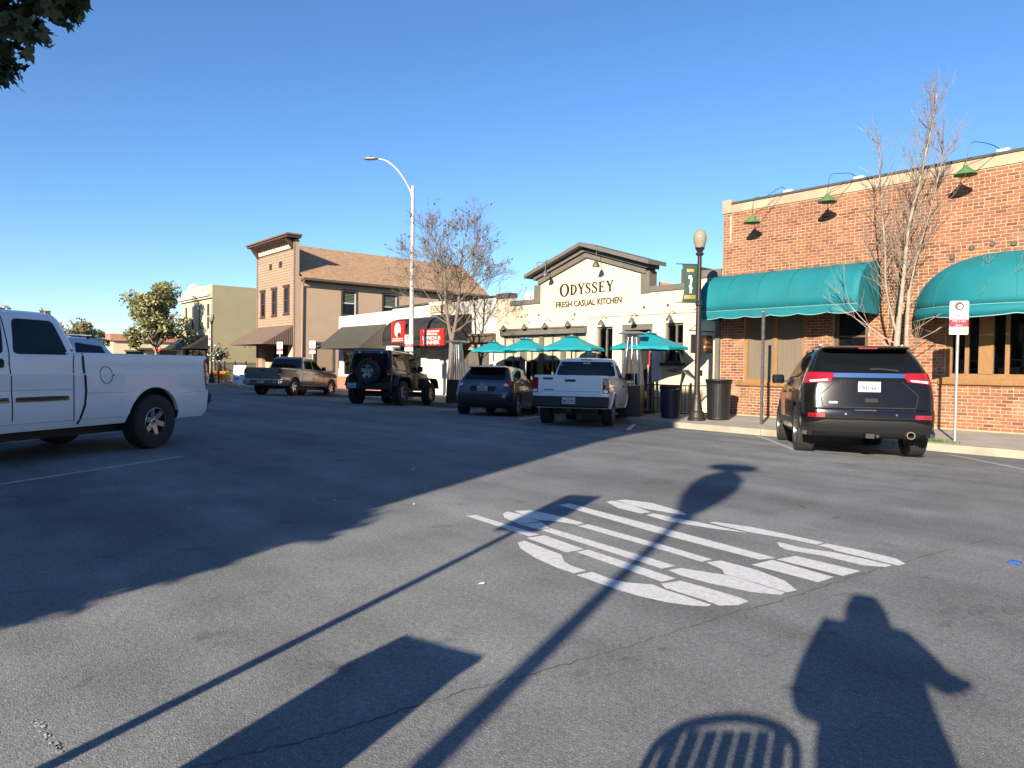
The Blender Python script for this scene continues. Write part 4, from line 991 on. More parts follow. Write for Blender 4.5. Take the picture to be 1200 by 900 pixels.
def stack(levels, crown=0.0):
    """levels: dicts/tuples (z, xr, xf, w, rr, rf, br, bf, tr, tf) bottom to top"""
    vs = []; fs = []; n = None
    for L in levels:
        c = contour(*L[1:]); n = len(c); vs += [(x, y, L[0]) for x, y in c]
    for k in range(len(levels)-1):
        for i in range(n): fs.append((k*n+i, k*n+(i+1) % n, (k+1)*n+(i+1) % n, (k+1)*n+i))
    fs.append(tuple(range(n-1, -1, -1)))
    top = (len(levels)-1)*n
    cx = sum(vs[top+i][0] for i in range(n))/n
    ci = len(vs); ring = []
    for f_ in (0.55,):
        st_ = len(vs)
        for i in range(n):
            x, y, z = vs[top+i]; vs.append((cx+(x-cx)*f_, y*f_, z+crown*0.8))
        fs += [(top+i, top+(i+1) % n, st_+(i+1) % n, st_+i) for i in range(n)]
        top = st_
    vs.append((cx, 0, levels[-1][0]+crown)); c = len(vs)-1
    fs += [(top+i, top+(i+1) % n, c) for i in range(n)]
    return MB().add(vs, fs)

def cut(o, cutters):
    for c in cutters:
        md = o.modifiers.new('cut', 'BOOLEAN'); md.operation = 'DIFFERENCE'; md.solver = 'EXACT'; md.object = c
    dg = bpy.context.evaluated_depsgraph_get(); me = bpy.data.meshes.new_from_object(o.evaluated_get(dg))
    o.modifiers.clear(); old = o.data; o.data = me; bpy.data.meshes.remove(old)
    for c in cutters:
        m = c.data; bpy.data.objects.remove(c); bpy.data.meshes.remove(m)
    return o

def cyl_y(x, z, r, y0, y1, n=32):
    return MB().lathe([(r, y0), (r, y1)], n, 'y', (x, 0, z)).build('cutter', None)

class Car:
    def __init__(s, name, label, cat, group=None):
        s.t = thing(name, label, cat, group=group); s.bodies = []; s.bvh = None
    def body(s, mb, m, arches=(), hw=0.95, name='body', boxes=(), depth=0.30, sharp=30):
        o = mb.build(name, [m, m_('car_plastic')], None)
        cs = []
        for (x, z, r) in arches:
            cs += [cyl_y(x, z, r, hw-depth, hw+0.2), cyl_y(x, z, r, -hw-0.2, -hw+depth)]
        for b in boxes: cs.append(MB().box(*b).build('cutter', None))
        if cs: cut(o, cs)
        me = o.data
        for p in me.polygons:
            c = p.center
            p.material_index = 0
            for (x, z, r) in arches:
                if math.hypot(c.x-x, c.z-z) < r+0.012 and abs(c.y) < hw+0.2 and (abs(p.normal.y) < 0.5 or abs(c.y) < hw-depth+0.02): p.material_index = 1
            if p.normal.z < -0.85: p.material_index = 1
        me.shade_smooth(); me.set_sharp_from_angle(angle=radians(sharp))
        o.parent = s.t; s.bodies.append(o); s.rebvh(); return o
    def rebvh(s):
        vs = []; fs = []
        for o in s.bodies:
            k = len(vs); vs += [tuple(v.co) for v in o.data.vertices]; fs += [tuple(i+k for i in p.vertices) for p in o.data.polygons]
        s.bvh = BVHTree.FromPolygons(vs, fs)
    def hit(s, a, b, axis):
        if axis == 'L': o, d = Vector((a, 5, b)), Vector((0, -1, 0))
        elif axis == 'R': o, d = Vector((a, -5, b)), Vector((0, 1, 0))
        elif axis == 'B': o, d = Vector((-8, a, b)), Vector((1, 0, 0))
        elif axis == 'F': o, d = Vector((12, a, b)), Vector((-1, 0, 0))
        else: o, d = Vector((a, b, 5)), Vector((0, 0, -1))
        p = s.bvh.ray_cast(o, d)[0]
        return p, d
    def patch(s, name, poly, axis, m, off=0.004, th=0.02, step=0.07, r=0.0, parent=None, rn=3, smooth=True, lim=0.22):
        """a panel with the outline poly laid on the body seen along axis (L, R, B, F, T)"""
        if r: poly = roundpoly(poly, r, rn)
        bm = bmesh.new(); vv = [bm.verts.new((p[0], p[1], 0)) for p in poly]; bm.faces.new(vv)
        for ax_ in (0, 1):
            lo, hi = min(p[ax_] for p in poly), max(p[ax_] for p in poly); k = int((hi-lo)/step)
            for i in range(1, k+1):
                c = lo+(hi-lo)*i/(k+1); co = [0, 0, 0]; co[ax_] = c; no = [0, 0, 0]; no[ax_] = 1
                bmesh.ops.bisect_plane(bm, geom=bm.verts[:]+bm.edges[:]+bm.faces[:], plane_co=co, plane_no=no, dist=1e-5)
        last = None; miss = []
        pos = {}
        for v in bm.verts:
            p, d = s.hit(v.co.x, v.co.y, axis)
            if p is None: miss.append(v)
            else: pos[v] = p - d*off; last = d
        if pos:
            kx = 1 if axis in 'LR' else 0 if axis in 'BF' else 2
            ds = sorted(p[kx] for p in pos.values()); md_ = ds[len(ds)//2]
            for v in [v for v, p in pos.items() if abs(p[kx]-md_) > lim]:
                del pos[v]; miss.append(v)
        for v in miss:
            best = min(pos, key=lambda q: (q.co-v.co).length) if pos else None
            if best is None: bm.free(); return None
            q = pos[best].copy()
            if axis in 'LR': q.x, q.z = v.co.x, v.co.y
            elif axis in 'BF': q.y, q.z = v.co.x, v.co.y
            else: q.x, q.y = v.co.x, v.co.y
            pos[v] = q
        for v in bm.verts: v.co = pos[v]
        bmesh.ops.recalc_face_normals(bm, faces=bm.faces)
        av = Vector((0, 0, 0))
        for f in bm.faces: av += f.normal
        if av.dot(last) > 0: bmesh.ops.reverse_faces(bm, faces=bm.faces)
        ret = bmesh.ops.extrude_face_region(bm, geom=[f for f in bm.faces])
        nv = [g for g in ret['geom'] if isinstance(g, bmesh.types.BMVert)]
        nf = [g for g in ret['geom'] if isinstance(g, bmesh.types.BMFace)]
        # the copied skin stays outside, the first goes down into the body
        keep = set(nv)
        for v in bm.verts:
            if v not in keep: v.co += last*(th+off)
        bmesh.ops.recalc_face_normals(bm, faces=bm.faces)
        me = bpy.data.meshes.new(name); bm.to_mesh(me); bm.free()
        return mk(name, me, m, parent or s.t, smooth=35 if smooth else None)
    def both(s, name, poly, m, **k):
        return [s.patch(name, poly if True else None, ax_, m, **k) for ax_ in ('L', 'R')]
    def ribbon(s, name, pts, w, axis, m, off=0.004, parent=None, th=0.003):
        off = max(off, 0.004)
        P = [Vector(p) for p in pts]; n = len(P); L = []; Rr = []
        for i, p in enumerate(P):
            d = (P[min(i+1, n-1)]-P[max(i-1, 0)]).normalized(); q = Vector((-d.y, d.x))*w/2; L.append(tuple(p+q)); Rr.append(tuple(p-q))
        return s.patch(name, L + Rr[::-1], axis, m, off=off, th=th, step=0.045, parent=parent, lim=0.5)
    def box(s, name, m, *b, bev=0.0, parent=None):
        return box(name, m, parent or s.t, *b, bev=bev)
    def wheel(s, x, y, r, wd, rim, spokes=5, style='spoke', rm='alloy', tread=True):
        """one wheel with tyre; outer face looks to +-y"""
        sd = 1 if y > 0 else -1
        mb = MB()
        prof = [(rim*0.95, -wd*0.40), (rim*1.0, -wd*0.46), (rim*0.99, wd*0.46), (rim*0.93, wd*0.46), (rim*0.90, wd*0.36), (rim*0.88, wd*0.05), (0.0, wd*0.0)]
        mb.lathe([(a, b*sd) for a, b in prof], 28, 'y')
        w = mb.build('wheel', m_('alloy_dark'), s.t, smooth=35); w.location = (x, y, r)
        sp = MB()
        for k in range(spokes):
            a = 2*pi*k/spokes + 0.3
            ux, uz = cos(a), sin(a); px, pz = -sin(a), cos(a)
            wi, wo = rim*0.20, rim*(0.30 if spokes <= 5 else 0.17)
            def P(rr, t, dpt): return (ux*rr + px*t, sd*dpt, uz*rr + pz*t)
            r0, r1 = rim*0.12, rim*0.93
            vs = [P(r0, -wi, wd*0.30), P(r0, wi, wd*0.30), P(r1, wo, wd*0.40), P(r1, -wo, wd*0.40), P(r0, -wi, wd*0.15), P(r0, wi, wd*0.15), P(r1, wo, wd*0.25), P(r1, -wo, wd*0.25)]
            sp.add(vs, [(0,1,2,3), (4,7,6,5), (0,4,5,1), (1,5,6,2), (2,6,7,3), (3,7,4,0)])
        sp.lathe([(0.0, sd*wd*0.36), (rim*0.20, sd*wd*0.35), (rim*0.26, sd*wd*0.30), (rim*0.26, sd*wd*0.1)], 16, 'y')
        sp.lathe([(rim*1.0, sd*wd*0.30), (rim*1.02, sd*wd*0.44), (rim*0.93, sd*wd*0.47), (rim*0.90, sd*wd*0.30)], 28, 'y', closed=True)
        sp.build('rim', m_(rm), w, smooth=30)
        MB().lathe([(0.0, sd*wd*0.385), (rim*0.10, sd*wd*0.38), (rim*0.12, sd*wd*0.34)], 12, 'y').build('hub_cap', m_('alloy_dark'), w, smooth=40)
        h = wd/2; P = [(rim*0.98, -h*0.90), (rim*1.05, -h*1.0), (r*0.88, -h*1.06), (r*0.965, -h*0.98)]
        if tread:
            for g in (-0.6, -0.2, 0.2, 0.6):
                P += [(r, h*(g-0.16)), (r, h*(g-0.035)), (r-0.010, h*(g-0.03)), (r-0.010, h*(g+0.03)), (r, h*(g+0.035)), (r, h*(g+0.16))]
        else: P += [(r, -h*0.7), (r, h*0.7)]
        P += [(r*0.965, h*0.98), (r*0.88, h*1.06), (rim*1.05, h*1.0), (rim*0.98, h*0.90)]
        MB().lathe(P, 36, 'y', closed=True).build('tyre', m_('tyre_rubber'), w, smooth=25)
        return w
    def wheels(s, wb, track, r, wd, rim, **k):
        for x in (0, wb):
            for sd in (1, -1): s.wheel(x, sd*track/2, r, wd, rim, **k)
        s.box('underbody_block', m_('car_plastic'), -0.35, wb+0.3, -track/2+0.2, track/2-0.2, r*0.70, r*1.15)  # plain dark box added to block light beneath the vehicle
        for x in (0, wb): MB().tube([(x, -track/2+0.1, r), (x, track/2-0.1, r)], 0.05, 8).build('axle', m_('car_plastic'), s.t)
    def flare(s, x, z, r, hw, m, w=0.05, out=0.012, a0=6, a1=174):
        for sd in (1, -1):
            vs = []; n = 26
            for i in range(n+1):
                a = radians(a0 + (a1-a0)*i/n)
                for rr_, yy in ((r-0.004, -0.06), (r-0.004, out), (r+w*0.6, out), (r+w, -0.012)):
                    px, pz = x + rr_*cos(a), z + rr_*sin(a)
                    p, d = s.hit(x + (r+w)*cos(a), max(0.3, z + (r+w*1.0)*sin(a)), 'L' if sd > 0 else 'R')
                    by = abs(p.y) if p is not None else hw
                    by = max(hw-0.06, min(by, hw+0.03))
                    vs.append((px, sd*(by+yy), pz))
            MB().add(vs, [(4*i+j, 4*i+j+1, 4*i+j+5, 4*i+j+4) for i in range(n) for j in range(3)]).build('wheel_arch', m, s.t, smooth=40)
    def plate(s, y, z, x, txt, tilt=0.0, parent=None):
        p = box('licence_plate', m_('plate_white'), parent or s.t, x-0.012, x, y-0.155, y+0.155, z-0.078, z+0.078)
        for t_, dz, sz, wd_ in ((txt, -0.05, 0.10, 0.26), ('CALIFORNIA', 0.045, 0.028, 0.14)):
            me = text_mesh(t_, sz, 0.001, bold=0.001 if sz > 0.05 else 0)
            xs = [v.co.x for v in me.vertices]; k = wd_/(max(xs)-min(xs))
            for v in me.vertices: v.co = Vector((-v.co.z, -v.co.x*k, v.co.y))
            o = mk('lettering', me, m_('plate_ink') if sz > 0.05 else m_('letter_red'), p); o.location = (x-0.0145, y, z+dz)
        return p
    def mirror(s, x, y, z, m, sz=(0.12, 0.22, 0.17)):
        for sd in (1, -1):
            mb = stack([(z-sz[2]/2, x-sz[0]/2, x+sz[0]/2, sz[1]/2*0.85, 0.03, 0.05), (z-sz[2]*0.3, x-sz[0]/2, x+sz[0]*0.6, sz[1]/2, 0.03, 0.07), (z+sz[2]*0.3, x-sz[0]/2, x+sz[0]*0.6, sz[1]/2, 0.03, 0.07), (z+sz[2]/2, x-sz[0]/2, x+sz[0]/2, sz[1]/2*0.85, 0.03, 0.05)], 0.005)
            mb.v = [(a, b+sd*(y+sz[1]/2), c) for a, b, c in mb.v]
            o = mb.build('side_mirror', m, s.t, smooth=50)
            MB().box(x-sz[0]/2-0.006, x-sz[0]/2-0.001, sd*(y+0.03), sd*(y+sz[1]-0.03), z-sz[2]*0.36, z+sz[2]*0.36).build('mirror_glass', m_('car_glass'), o)
            MB().bar((x, sd*(y-0.08), z-sz[2]*0.25), (x, sd*(y+0.05), z-sz[2]*0.25), 0.05).build('mirror_arm', m_('car_plastic'), o)
    def handle(s, x, z, axis, m, L=0.20):
        return s.patch('door_handle', [(x, z-0.02), (x+L, z-0.02), (x+L, z+0.02), (x, z+0.02)], axis, m, off=0.035, th=0.02, r=0.015)
    def place(s, x, y, head, wb, sc=1.0):
        """rear axle at x, y; pitched to the fall of the road"""
        d = Vector((cos(head), sin(head))); z0 = zroad(y); z1 = zroad(y + d.y*wb*sc)
        s.t.location = (x, y, z0); s.t.scale = (sc, sc, sc)
        pt = math.atan2(z1-z0, wb*sc)
        s.t.rotation_euler = (Matrix.Rotation(head, 4, 'Z') @ Matrix.Rotation(-pt, 4, 'Y')).to_euler()

def roundpoly(poly, r, n=3):
    out = []; k = len(poly)
    for i in range(k):
        p0, p, p1 = Vector(poly[i-1]), Vector(poly[i]), Vector(poly[(i+1) % k])
        a, b = (p0-p), (p1-p); la, lb = a.length, b.length
        if la < 1e-6 or lb < 1e-6: continue
        rr = min(r, la*0.45, lb*0.45); A, B = p + a.normalized()*rr, p + b.normalized()*rr
        for j in range(n+1):
            t = j/n; q = A*(1-t)**2 + p*2*t*(1-t) + B*t*t; out.append((q.x, q.y))
    return out

def mirr(poly): return [(-a, b) for a, b in reversed(poly)]

HEAD = radians(124.0)

# ------------------------------------------------------------------ black suv seen from behind
def build_suv(name, label, paint, plate='7AEU661', detail=True):
    c = Car(name, label, 'suv'); pm = m_(paint); hw = 0.965; wb = 2.915; r = 0.385
    lv = [(0.30, -0.74, 3.66, 0.86, 0.25, 0.3, 0.06, 0.10, 0.97, 0.93),
          (0.38, -0.90, 3.78, 0.935, 0.24, 0.34, 0.06, 0.12, 0.97, 0.93),
          (0.50, -0.955, 3.84, 0.96, 0.24, 0.36, 0.07, 0.14, 0.97, 0.93),
          (0.62, -0.965, 3.85, 0.968, 0.24, 0.36, 0.07, 0.14, 0.97, 0.93),
          (0.72, -0.945, 3.84, 0.970, 0.24, 0.36, 0.07, 0.14, 0.97, 0.93),
          (0.745, -0.905, 3.83, 0.970, 0.23, 0.36, 0.07, 0.14, 0.97, 0.93),
          (0.90, -0.885, 3.80, 0.968, 0.22, 0.34, 0.07, 0.14, 0.968, 0.92),
          (1.04, -0.865, 3.72, 0.960, 0.22, 0.34, 0.07, 0.14, 0.965, 0.91),
          (1.11, -0.855, 3.45, 0.950, 0.22, 0.34, 0.07, 0.14, 0.96, 0.91),
          (1.20, -0.840, 2.72, 0.925, 0.22, 0.34, 0.07, 0.14, 0.955, 0.92),
          (1.285, -0.815, 2.46, 0.905, 0.21, 0.30, 0.07, 0.14, 0.95, 0.92),
          (1.40, -0.715, 2.22, 0.855, 0.19, 0.28, 0.06, 0.12, 0.95, 0.93),
          (1.53, -0.595, 1.96, 0.795, 0.17, 0.26, 0.06, 0.12, 0.95, 0.93),
          (1.62, -0.510, 1.76, 0.740, 0.16, 0.24, 0.05, 0.10, 0.95, 0.94),
          (1.68, -0.470, 1.62, 0.690, 0.15, 0.22, 0.05, 0.10, 0.95, 0.94),
          (1.705, -0.42, 1.45, 0.620, 0.14, 0.2, 0.05, 0.10, 0.95, 0.94)]
    c.body(stack(lv, 0.025), pm, arches=((0, r, 0.455), (wb, r, 0.455)), hw=hw)
    # spoiler
    sp = [(1.66, -0.72, -0.38, 0.60, 0.12, 0.05, 0.06), (1.685, -0.74, -0.36, 0.62, 0.12, 0.05, 0.06), (1.715, -0.66, -0.30, 0.60, 0.12, 0.05, 0.06)]
    spo = stack([(*l, 0.0) for l in sp], 0.003).build('spoiler', pm, c.t, smooth=40)
    box('brake_light', m_('lamp_red'), spo, -0.735, -0.72, -0.13, 0.13, 1.662, 1.69)
    # glass
    c.patch('rear_window', [(-0.72, 1.30), (0.72, 1.30), (0.60, 1.65), (-0.60, 1.65)], 'B', m_('car_glass'), r=0.06, off=0.006, lim=0.6)
    sidew = [[(2.28, 1.27), (1.42, 1.27), (1.30, 1.61), (1.72, 1.595), (1.95, 1.49)], [(1.36, 1.27), (0.42, 1.27), (0.34, 1.615), (1.24, 1.615)], [(0.34, 1.27), (-0.38, 1.34), (-0.36, 1.55), (0.26, 1.61)]]
    for ax_ in 'LR':
        for q in sidew: c.patch('side_window', q, ax_, m_('car_glass'), r=0.04, off=0.004)
        c.ribbon('window_trim', [(2.36, 1.255), (0.2, 1.255), (-0.44, 1.32)], 0.018, ax_, m_('car_seam'), off=0.006)
        for sm in ([(1.40, 1.18), (1.42, 0.9), (1.36, 0.48)], [(0.40, 1.18), (0.42, 0.95), (0.52, 0.72)], [(2.35, 1.15), (2.42, 0.9), (2.38, 0.48)], [(2.38, 0.47), (0.55, 0.47)]): c.ribbon('door_seam', sm, 0.010, ax_, m_('car_seam'))
        c.patch('side_moulding', [(2.35, 0.46), (0.50, 0.46), (0.47, 0.56), (2.35, 0.56)], ax_, m_('car_plastic_grey'), off=0.012, r=0.02)
        for hx in (1.55, 0.55): c.handle(hx, 1.02, ax_, pm)
        c.patch('tail_lamp', [(-0.745, 1.12), (-0.30, 1.15), (-0.42, 1.275), (-0.70, 1.30)], ax_, m_('lamp_red'), off=0.012, r=0.03)
    c.patch('windscreen', [(-0.74, 1.22), (0.74, 1.22), (0.62, 1.60), (-0.62, 1.60)], 'F', m_('car_glass'), r=0.05, off=0.004, lim=0.9)
    for sd in (1, -1):
        k = lambda p: p if sd > 0 else mirr(p)
        tl = c.patch('tail_lamp', k([(0.53, 1.155), (0.86, 1.12), (0.85, 1.30), (0.48, 1.29)]), 'B', m_('lamp_red'), off=0.014, r=0.025)
        c.patch('reversing_lamp', k([(0.58, 1.165), (0.82, 1.14), (0.83, 1.172), (0.57, 1.19)]), 'B', m_('lamp_clear'), off=0.018, r=0.01, parent=tl)
        c.patch('reflector', k([(0.62, 0.60), (0.86, 0.60), (0.86, 0.66), (0.62, 0.66)]), 'B', m_('lamp_red'), off=0.006, r=0.015)
        c.patch('headlamp', k([(0.50, 0.86), (0.86, 0.88), (0.86, 1.0), (0.46, 0.98)]), 'F', m_('lamp_clear'), off=0.005, r=0.02)
        box('roof_rail', m_('chrome'), c.t, -0.25, 1.5, sd*0.60-0.018, sd*0.60+0.018, 1.735, 1.765, bev=0.008)
        for x_ in (-0.22, 0.65, 1.45): box('rail_foot', m_('car_plastic'), c.t, x_, x_+0.06, sd*0.60-0.015, sd*0.60+0.015, 1.69, 1.734)
        c.ribbon('tailgate_seam', [(sd*0.46, 1.16), (sd*0.68, 0.95), (sd*0.64, 0.76)], 0.010, 'B', m_('car_seam'))
        c.ribbon('tailgate_seam', [(sd*0.79, 1.30), (sd*0.66, 1.66)], 0.010, 'B', m_('car_seam'))
    c.patch('chrome_bar', [(-0.50, 1.215), (0.50, 1.215), (0.49, 1.285), (-0.49, 1.285)], 'B', m_('chrome'), off=0.012, r=0.01)
    c.ribbon('tailgate_seam', [(-0.64, 0.76), (0.64, 0.76)], 0.012, 'B', m_('car_seam'))
    c.patch('bumper_strip', [(-0.62, 0.715), (0.62, 0.715), (0.64, 0.735), (-0.64, 0.735)], 'B', m_('chrome'), off=0.010)
    c.patch('lower_bumper', [(-0.93, 0.32), (0.93, 0.32), (0.93, 0.50), (0.55, 0.565), (-0.55, 0.565), (-0.93, 0.50)], 'B', m_('car_plastic_grey'), off=0.010, r=0.03)
    c.patch('skid_plate', [(-0.62, 0.31), (0.62, 0.31), (0.60, 0.42), (-0.60, 0.42)], 'B', m_('car_plastic'), off=0.014, r=0.02)
    c.patch('plate_recess', [(-0.34, 0.93), (0.34, 0.93), (0.42, 1.19), (-0.42, 1.19)], 'B', pm, off=0.003, r=0.02)
    c.plate(0.0, 1.075, -0.88, plate)
    c.patch('badge', [(-0.12, 0.84), (0.06, 0.84), (0.06, 0.90), (-0.12, 0.90)], 'B', m_('car_seam'), off=0.003, r=0.01)
    c.patch('badge', [(0.44, 0.815), (0.56, 0.815), (0.56, 0.845), (0.44, 0.845)], 'B', m_('chrome'), off=0.004, r=0.008)
    for y_ in (-0.38, 0.32): c.patch('parking_sensor', [(y_, 0.645), (y_+0.025, 0.645), (y_+0.025, 0.67), (y_, 0.67)], 'B', m_('chrome'), off=0.004)
    # wiper, tow hitch, exhaust
    MB().tube([(-0.79, -0.02, 1.345), (-0.80, -0.15, 1.355), (-0.785, -0.42, 1.325)], 0.016, 6).build('rear_wiper', m_('car_plastic'), c.t)
    box('hitch', m_('iron_black'), c.t, -0.99, -0.80, -0.06, 0.06, 0.30, 0.37)
    MB().tube([(-0.995, -0.10, 0.335), (-0.97, -0.10, 0.335)], 0.025, 8).build('socket', m_('iron_black'), c.t)
    ex = MB().lathe([(0.045, 0.0), (0.058, 0.0), (0.06, 0.25), (0.045, 0.25)], 16, 'x', (-1.0, -0.55, 0.36), closed=True).build('exhaust', m_('steel_dark'), c.t, smooth=30)
    c.mirror(2.10, 0.93, 1.26, pm)
    c.flare(0, r, 0.455, hw, m_('car_plastic_grey')); c.flare(wb, r, 0.455, hw, m_('car_plastic_grey'))
    c.wheels(wb, 1.63, r, 0.265, 0.245, spokes=5)
    MB().tube([(0.2, 0.0, 1.725), (0.14, 0, 1.745), (0.08, 0, 1.73)], 0.03, 6).build('aerial', m_('car_plastic'), c.t)
    return c
suv = build_suv('parked_suv', 'black suv parked nose in before the brick shop, chrome bar across its tailgate', 'paint_car_black')
suv.place(-5.34, 12.28, HEAD, 2.915, 1.04)

# ------------------------------------------------------------------ pickups
def build_pickup(name, label, paint, wb, L_rear, front, hw, z_rail, z_roof, z_hood, cab_b, cab_f, r, rimr, arch, bump=True, plate=None, plain=False, tl='red', z0=0.42, tyre=0.265):
    c = Car(name, label, 'pickup'); pm = m_(paint); xr = -L_rear; xf = wb+front
    z1, z2, z3 = z0+0.10, z0+0.32, z0+(z_rail-z0)*0.72
    cowl = cab_f
    lv = [(z0, xr+0.06, xf-0.12, hw-0.07, 0.05, 0.25, 0.0, 0.08, 0.99, 0.95),
          (z1, xr+0.01, xf-0.02, hw-0.02, 0.05, 0.28, 0.0, 0.10, 0.99, 0.95),
          (z2, xr, xf, hw, 0.05, 0.30, 0.0, 0.10, 0.99, 0.94),
          (z3, xr, xf-0.01, hw-0.003, 0.05, 0.30, 0.0, 0.10, 0.99, 0.94),
          (z_hood-0.10, xr+0.004, xf-0.03, hw-0.012, 0.05, 0.30, 0.0, 0.10, 0.99, 0.93),
          (z_hood-0.02, xr+0.006, xf-0.16, hw-0.022, 0.05, 0.30, 0.0, 0.10, 0.99, 0.92)]
    lv += [(z_hood+0.03, xr+0.008, cowl+0.35, hw-0.026, 0.05, 0.30, 0.0, 0.10, 0.99, 0.95)]
    if z_rail > z_hood+0.05: lv += [(z_rail-0.03, xr+0.008, cowl+0.02, hw-0.030, 0.05, 0.26, 0.0, 0.10, 0.99, 0.97)]
    lv += [(z_rail, xr+0.014, cowl-0.02, hw-0.045, 0.05, 0.26, 0.0, 0.10, 0.99, 0.97)]
    c.body(stack(lv, 0.0), pm, arches=((0, r, arch), (wb, r, arch)), hw=hw, boxes=((xr+0.07, cab_b-0.06, -hw+0.36, hw-0.36, z0+0.28, z_rail+0.3), (xr+0.071, cab_b-0.061, -hw+0.10, hw-0.10, z_rail-0.22, z_rail+0.31)))
    zb = z_rail - 0.012; H = z_roof - zb
    cl = [(zb, cab_b, cowl-0.02, hw-0.050, 0.08, 0.26, 0.02, 0.10, 0.99, 0.97), (zb+0.05, cab_b+0.01, cowl-0.05, hw-0.060, 0.08, 0.26, 0.02, 0.10, 0.99, 0.97),
          (zb+H*0.45, cab_b+0.05, cowl-0.40, hw-0.115, 0.10, 0.24, 0.03, 0.10, 0.985, 0.97), (zb+H*0.80, cab_b+0.11, cowl-0.70, hw-0.175, 0.12, 0.22, 0.03, 0.10, 0.98, 0.97),
          (zb+H*0.92, cab_b+0.15, cowl-0.84, hw-0.215, 0.13, 0.22, 0.03, 0.10, 0.98, 0.97), (z_roof-0.012, cab_b+0.23, cowl-1.02, hw-0.31, 0.14, 0.22, 0.03, 0.10, 0.98, 0.97)]
    cab = c.body(stack(cl, 0.014), pm, name='cab')
    W = hw-0.13
    c.patch('rear_window', [(-W, zb+0.07), (W, zb+0.07), (W-0.10, zb+H*0.80), (-W+0.10, zb+H*0.80)], 'B', m_('car_glass'), r=0.07, off=0.006)
    c.patch('windscreen', [(-W, zb+0.09), (W, zb+0.09), (W-0.10, zb+H*0.84), (-W+0.10, zb+H*0.84)], 'F', m_('car_glass'), r=0.05, off=0.005, lim=0.9)
    return c, cab, dict(zb=zb, H=H, xr=xr, hw=hw, pm=pm)

def pickup_tail(c, K, z_rail, z_gate0, plate, plate_z, bump_m, lamp_w=0.13, lamp_z=(0.80, 1.14), letters=None, bz=(0.45, 0.66), gate_r=0.02):
    xr, hw, pm = K['xr'], K['hw'], K['pm']; yi = hw-lamp_w-0.02
    g = c.patch('tailgate', [(-yi, z_gate0), (yi, z_gate0), (yi, z_rail-0.02), (-yi, z_rail-0.02)], 'B', pm, off=0.012, r=gate_r)
    c.ribbon('tailgate_crease_shade', [(-yi+0.03, z_gate0+0.12), (yi-0.03, z_gate0+0.12)], 0.008, 'B', m_('car_plastic_grey'), off=0.013, parent=g)  # dark strip painting the shade of a crease across the gate
    h = c.patch('gate_handle', roundpoly([(-0.13, z_rail-0.15), (0.13, z_rail-0.15), (0.13, z_rail-0.10), (-0.13, z_rail-0.10)], 0.02), 'B', m_('car_plastic'), off=0.020, parent=g)
    for sd in (1, -1):
        k = lambda p: p if sd > 0 else mirr(p)
        t = c.patch('tail_lamp', k([(yi+0.02, lamp_z[0]), (hw-0.008, lamp_z[0]), (hw-0.008, lamp_z[1]), (yi+0.02, lamp_z[1])]), 'B', m_('lamp_red'), off=0.016, r=0.02)
        c.patch('reversing_lamp', k([(yi+0.035, lamp_z[0]+0.02), (hw-0.03, lamp_z[0]+0.02), (hw-0.03, lamp_z[0]+0.08), (yi+0.035, lamp_z[0]+0.08)]), 'B', m_('lamp_clear'), off=0.021, parent=t)
    for ax_ in 'LR': c.patch('tail_lamp', [(xr+0.004, lamp_z[0]), (xr+0.13, lamp_z[0]+0.01), (xr+0.11, lamp_z[1]), (xr+0.004, lamp_z[1])], ax_, m_('lamp_red'), off=0.008, r=0.02)
    b = stack([(bz[0], xr-0.10, xr+0.10, hw-0.03, 0.10, 0.02, 0.03), (bz[0]+0.04, xr-0.15, xr+0.10, hw-0.005, 0.10, 0.02, 0.03), (bz[1]-0.03, xr-0.15, xr+0.10, hw, 0.10, 0.02, 0.03), (bz[1], xr-0.12, xr+0.10, hw-0.015, 0.10, 0.02, 0.03)], 0.0).build('bumper', bump_m, c.t, smooth=35)
    box('hitch', m_('iron_black'), c.t, xr-0.16, xr, -0.05, 0.05, bz[0]-0.10, bz[0]-0.02)
    if plate: c.plate(0.0, plate_z, xr-0.156, plate)

# white pickup in front of the restaurant
c, cab, K = build_pickup('parked_pickup', 'white pickup parked nose in before the restaurant, beside the blue grey hatchback', 'paint_car_white', 3.24, 1.10, 0.85, 0.925, 1.20, 1.745, 1.12, 1.02, 2.72, 0.375, 0.22, 0.43)
wt = c
for ax_ in 'LR':
    for q in ([(2.28, 1.23), (1.55, 1.22), (1.48, 1.58), (1.90, 1.56)], [(1.47, 1.22), (1.12, 1.22), (1.20, 1.56), (1.40, 1.58)]): c.patch('side_window', q, ax_, m_('car_glass'), r=0.04)
    for sm in ([(2.45, 1.16), (2.50, 0.8), (2.46, 0.52)], [(1.50, 1.2), (1.50, 0.52)], [(1.02, 1.18), (1.02, 0.5)], [(2.46, 0.51), (1.05, 0.51)]): c.ribbon('door_seam', sm, 0.012, ax_, m_('car_seam'))
    c.handle(1.58, 1.0, ax_, m_('car_plastic'))
pickup_tail(c, K, 1.20, 0.70, '8E15770', 0.60, m_('car_plastic'), lamp_w=0.15, lamp_z=(0.78, 1.14), bz=(0.44, 0.70))
c.patch('badge', [(0.62, 0.84), (0.40, 0.84), (0.40, 0.865), (0.62, 0.865)], 'B', m_('steel_dark'), off=0.014)
c.patch('badge', [(0.66, 1.09), (0.42, 1.09), (0.42, 1.14), (0.66, 1.14)], 'B', m_('blue_dark'), off=0.014)
c.patch('brake_light', [(-0.14, 1.675), (0.14, 1.675), (0.14, 1.70), (-0.14, 1.70)], 'B', m_('lamp_red'), off=0.006)
c.patch('window_sticker', [(-0.12, 1.58), (0.10, 1.58), (0.05, 1.615), (-0.02, 1.60), (-0.08, 1.625)], 'B', m_('sign_white'), off=0.009)
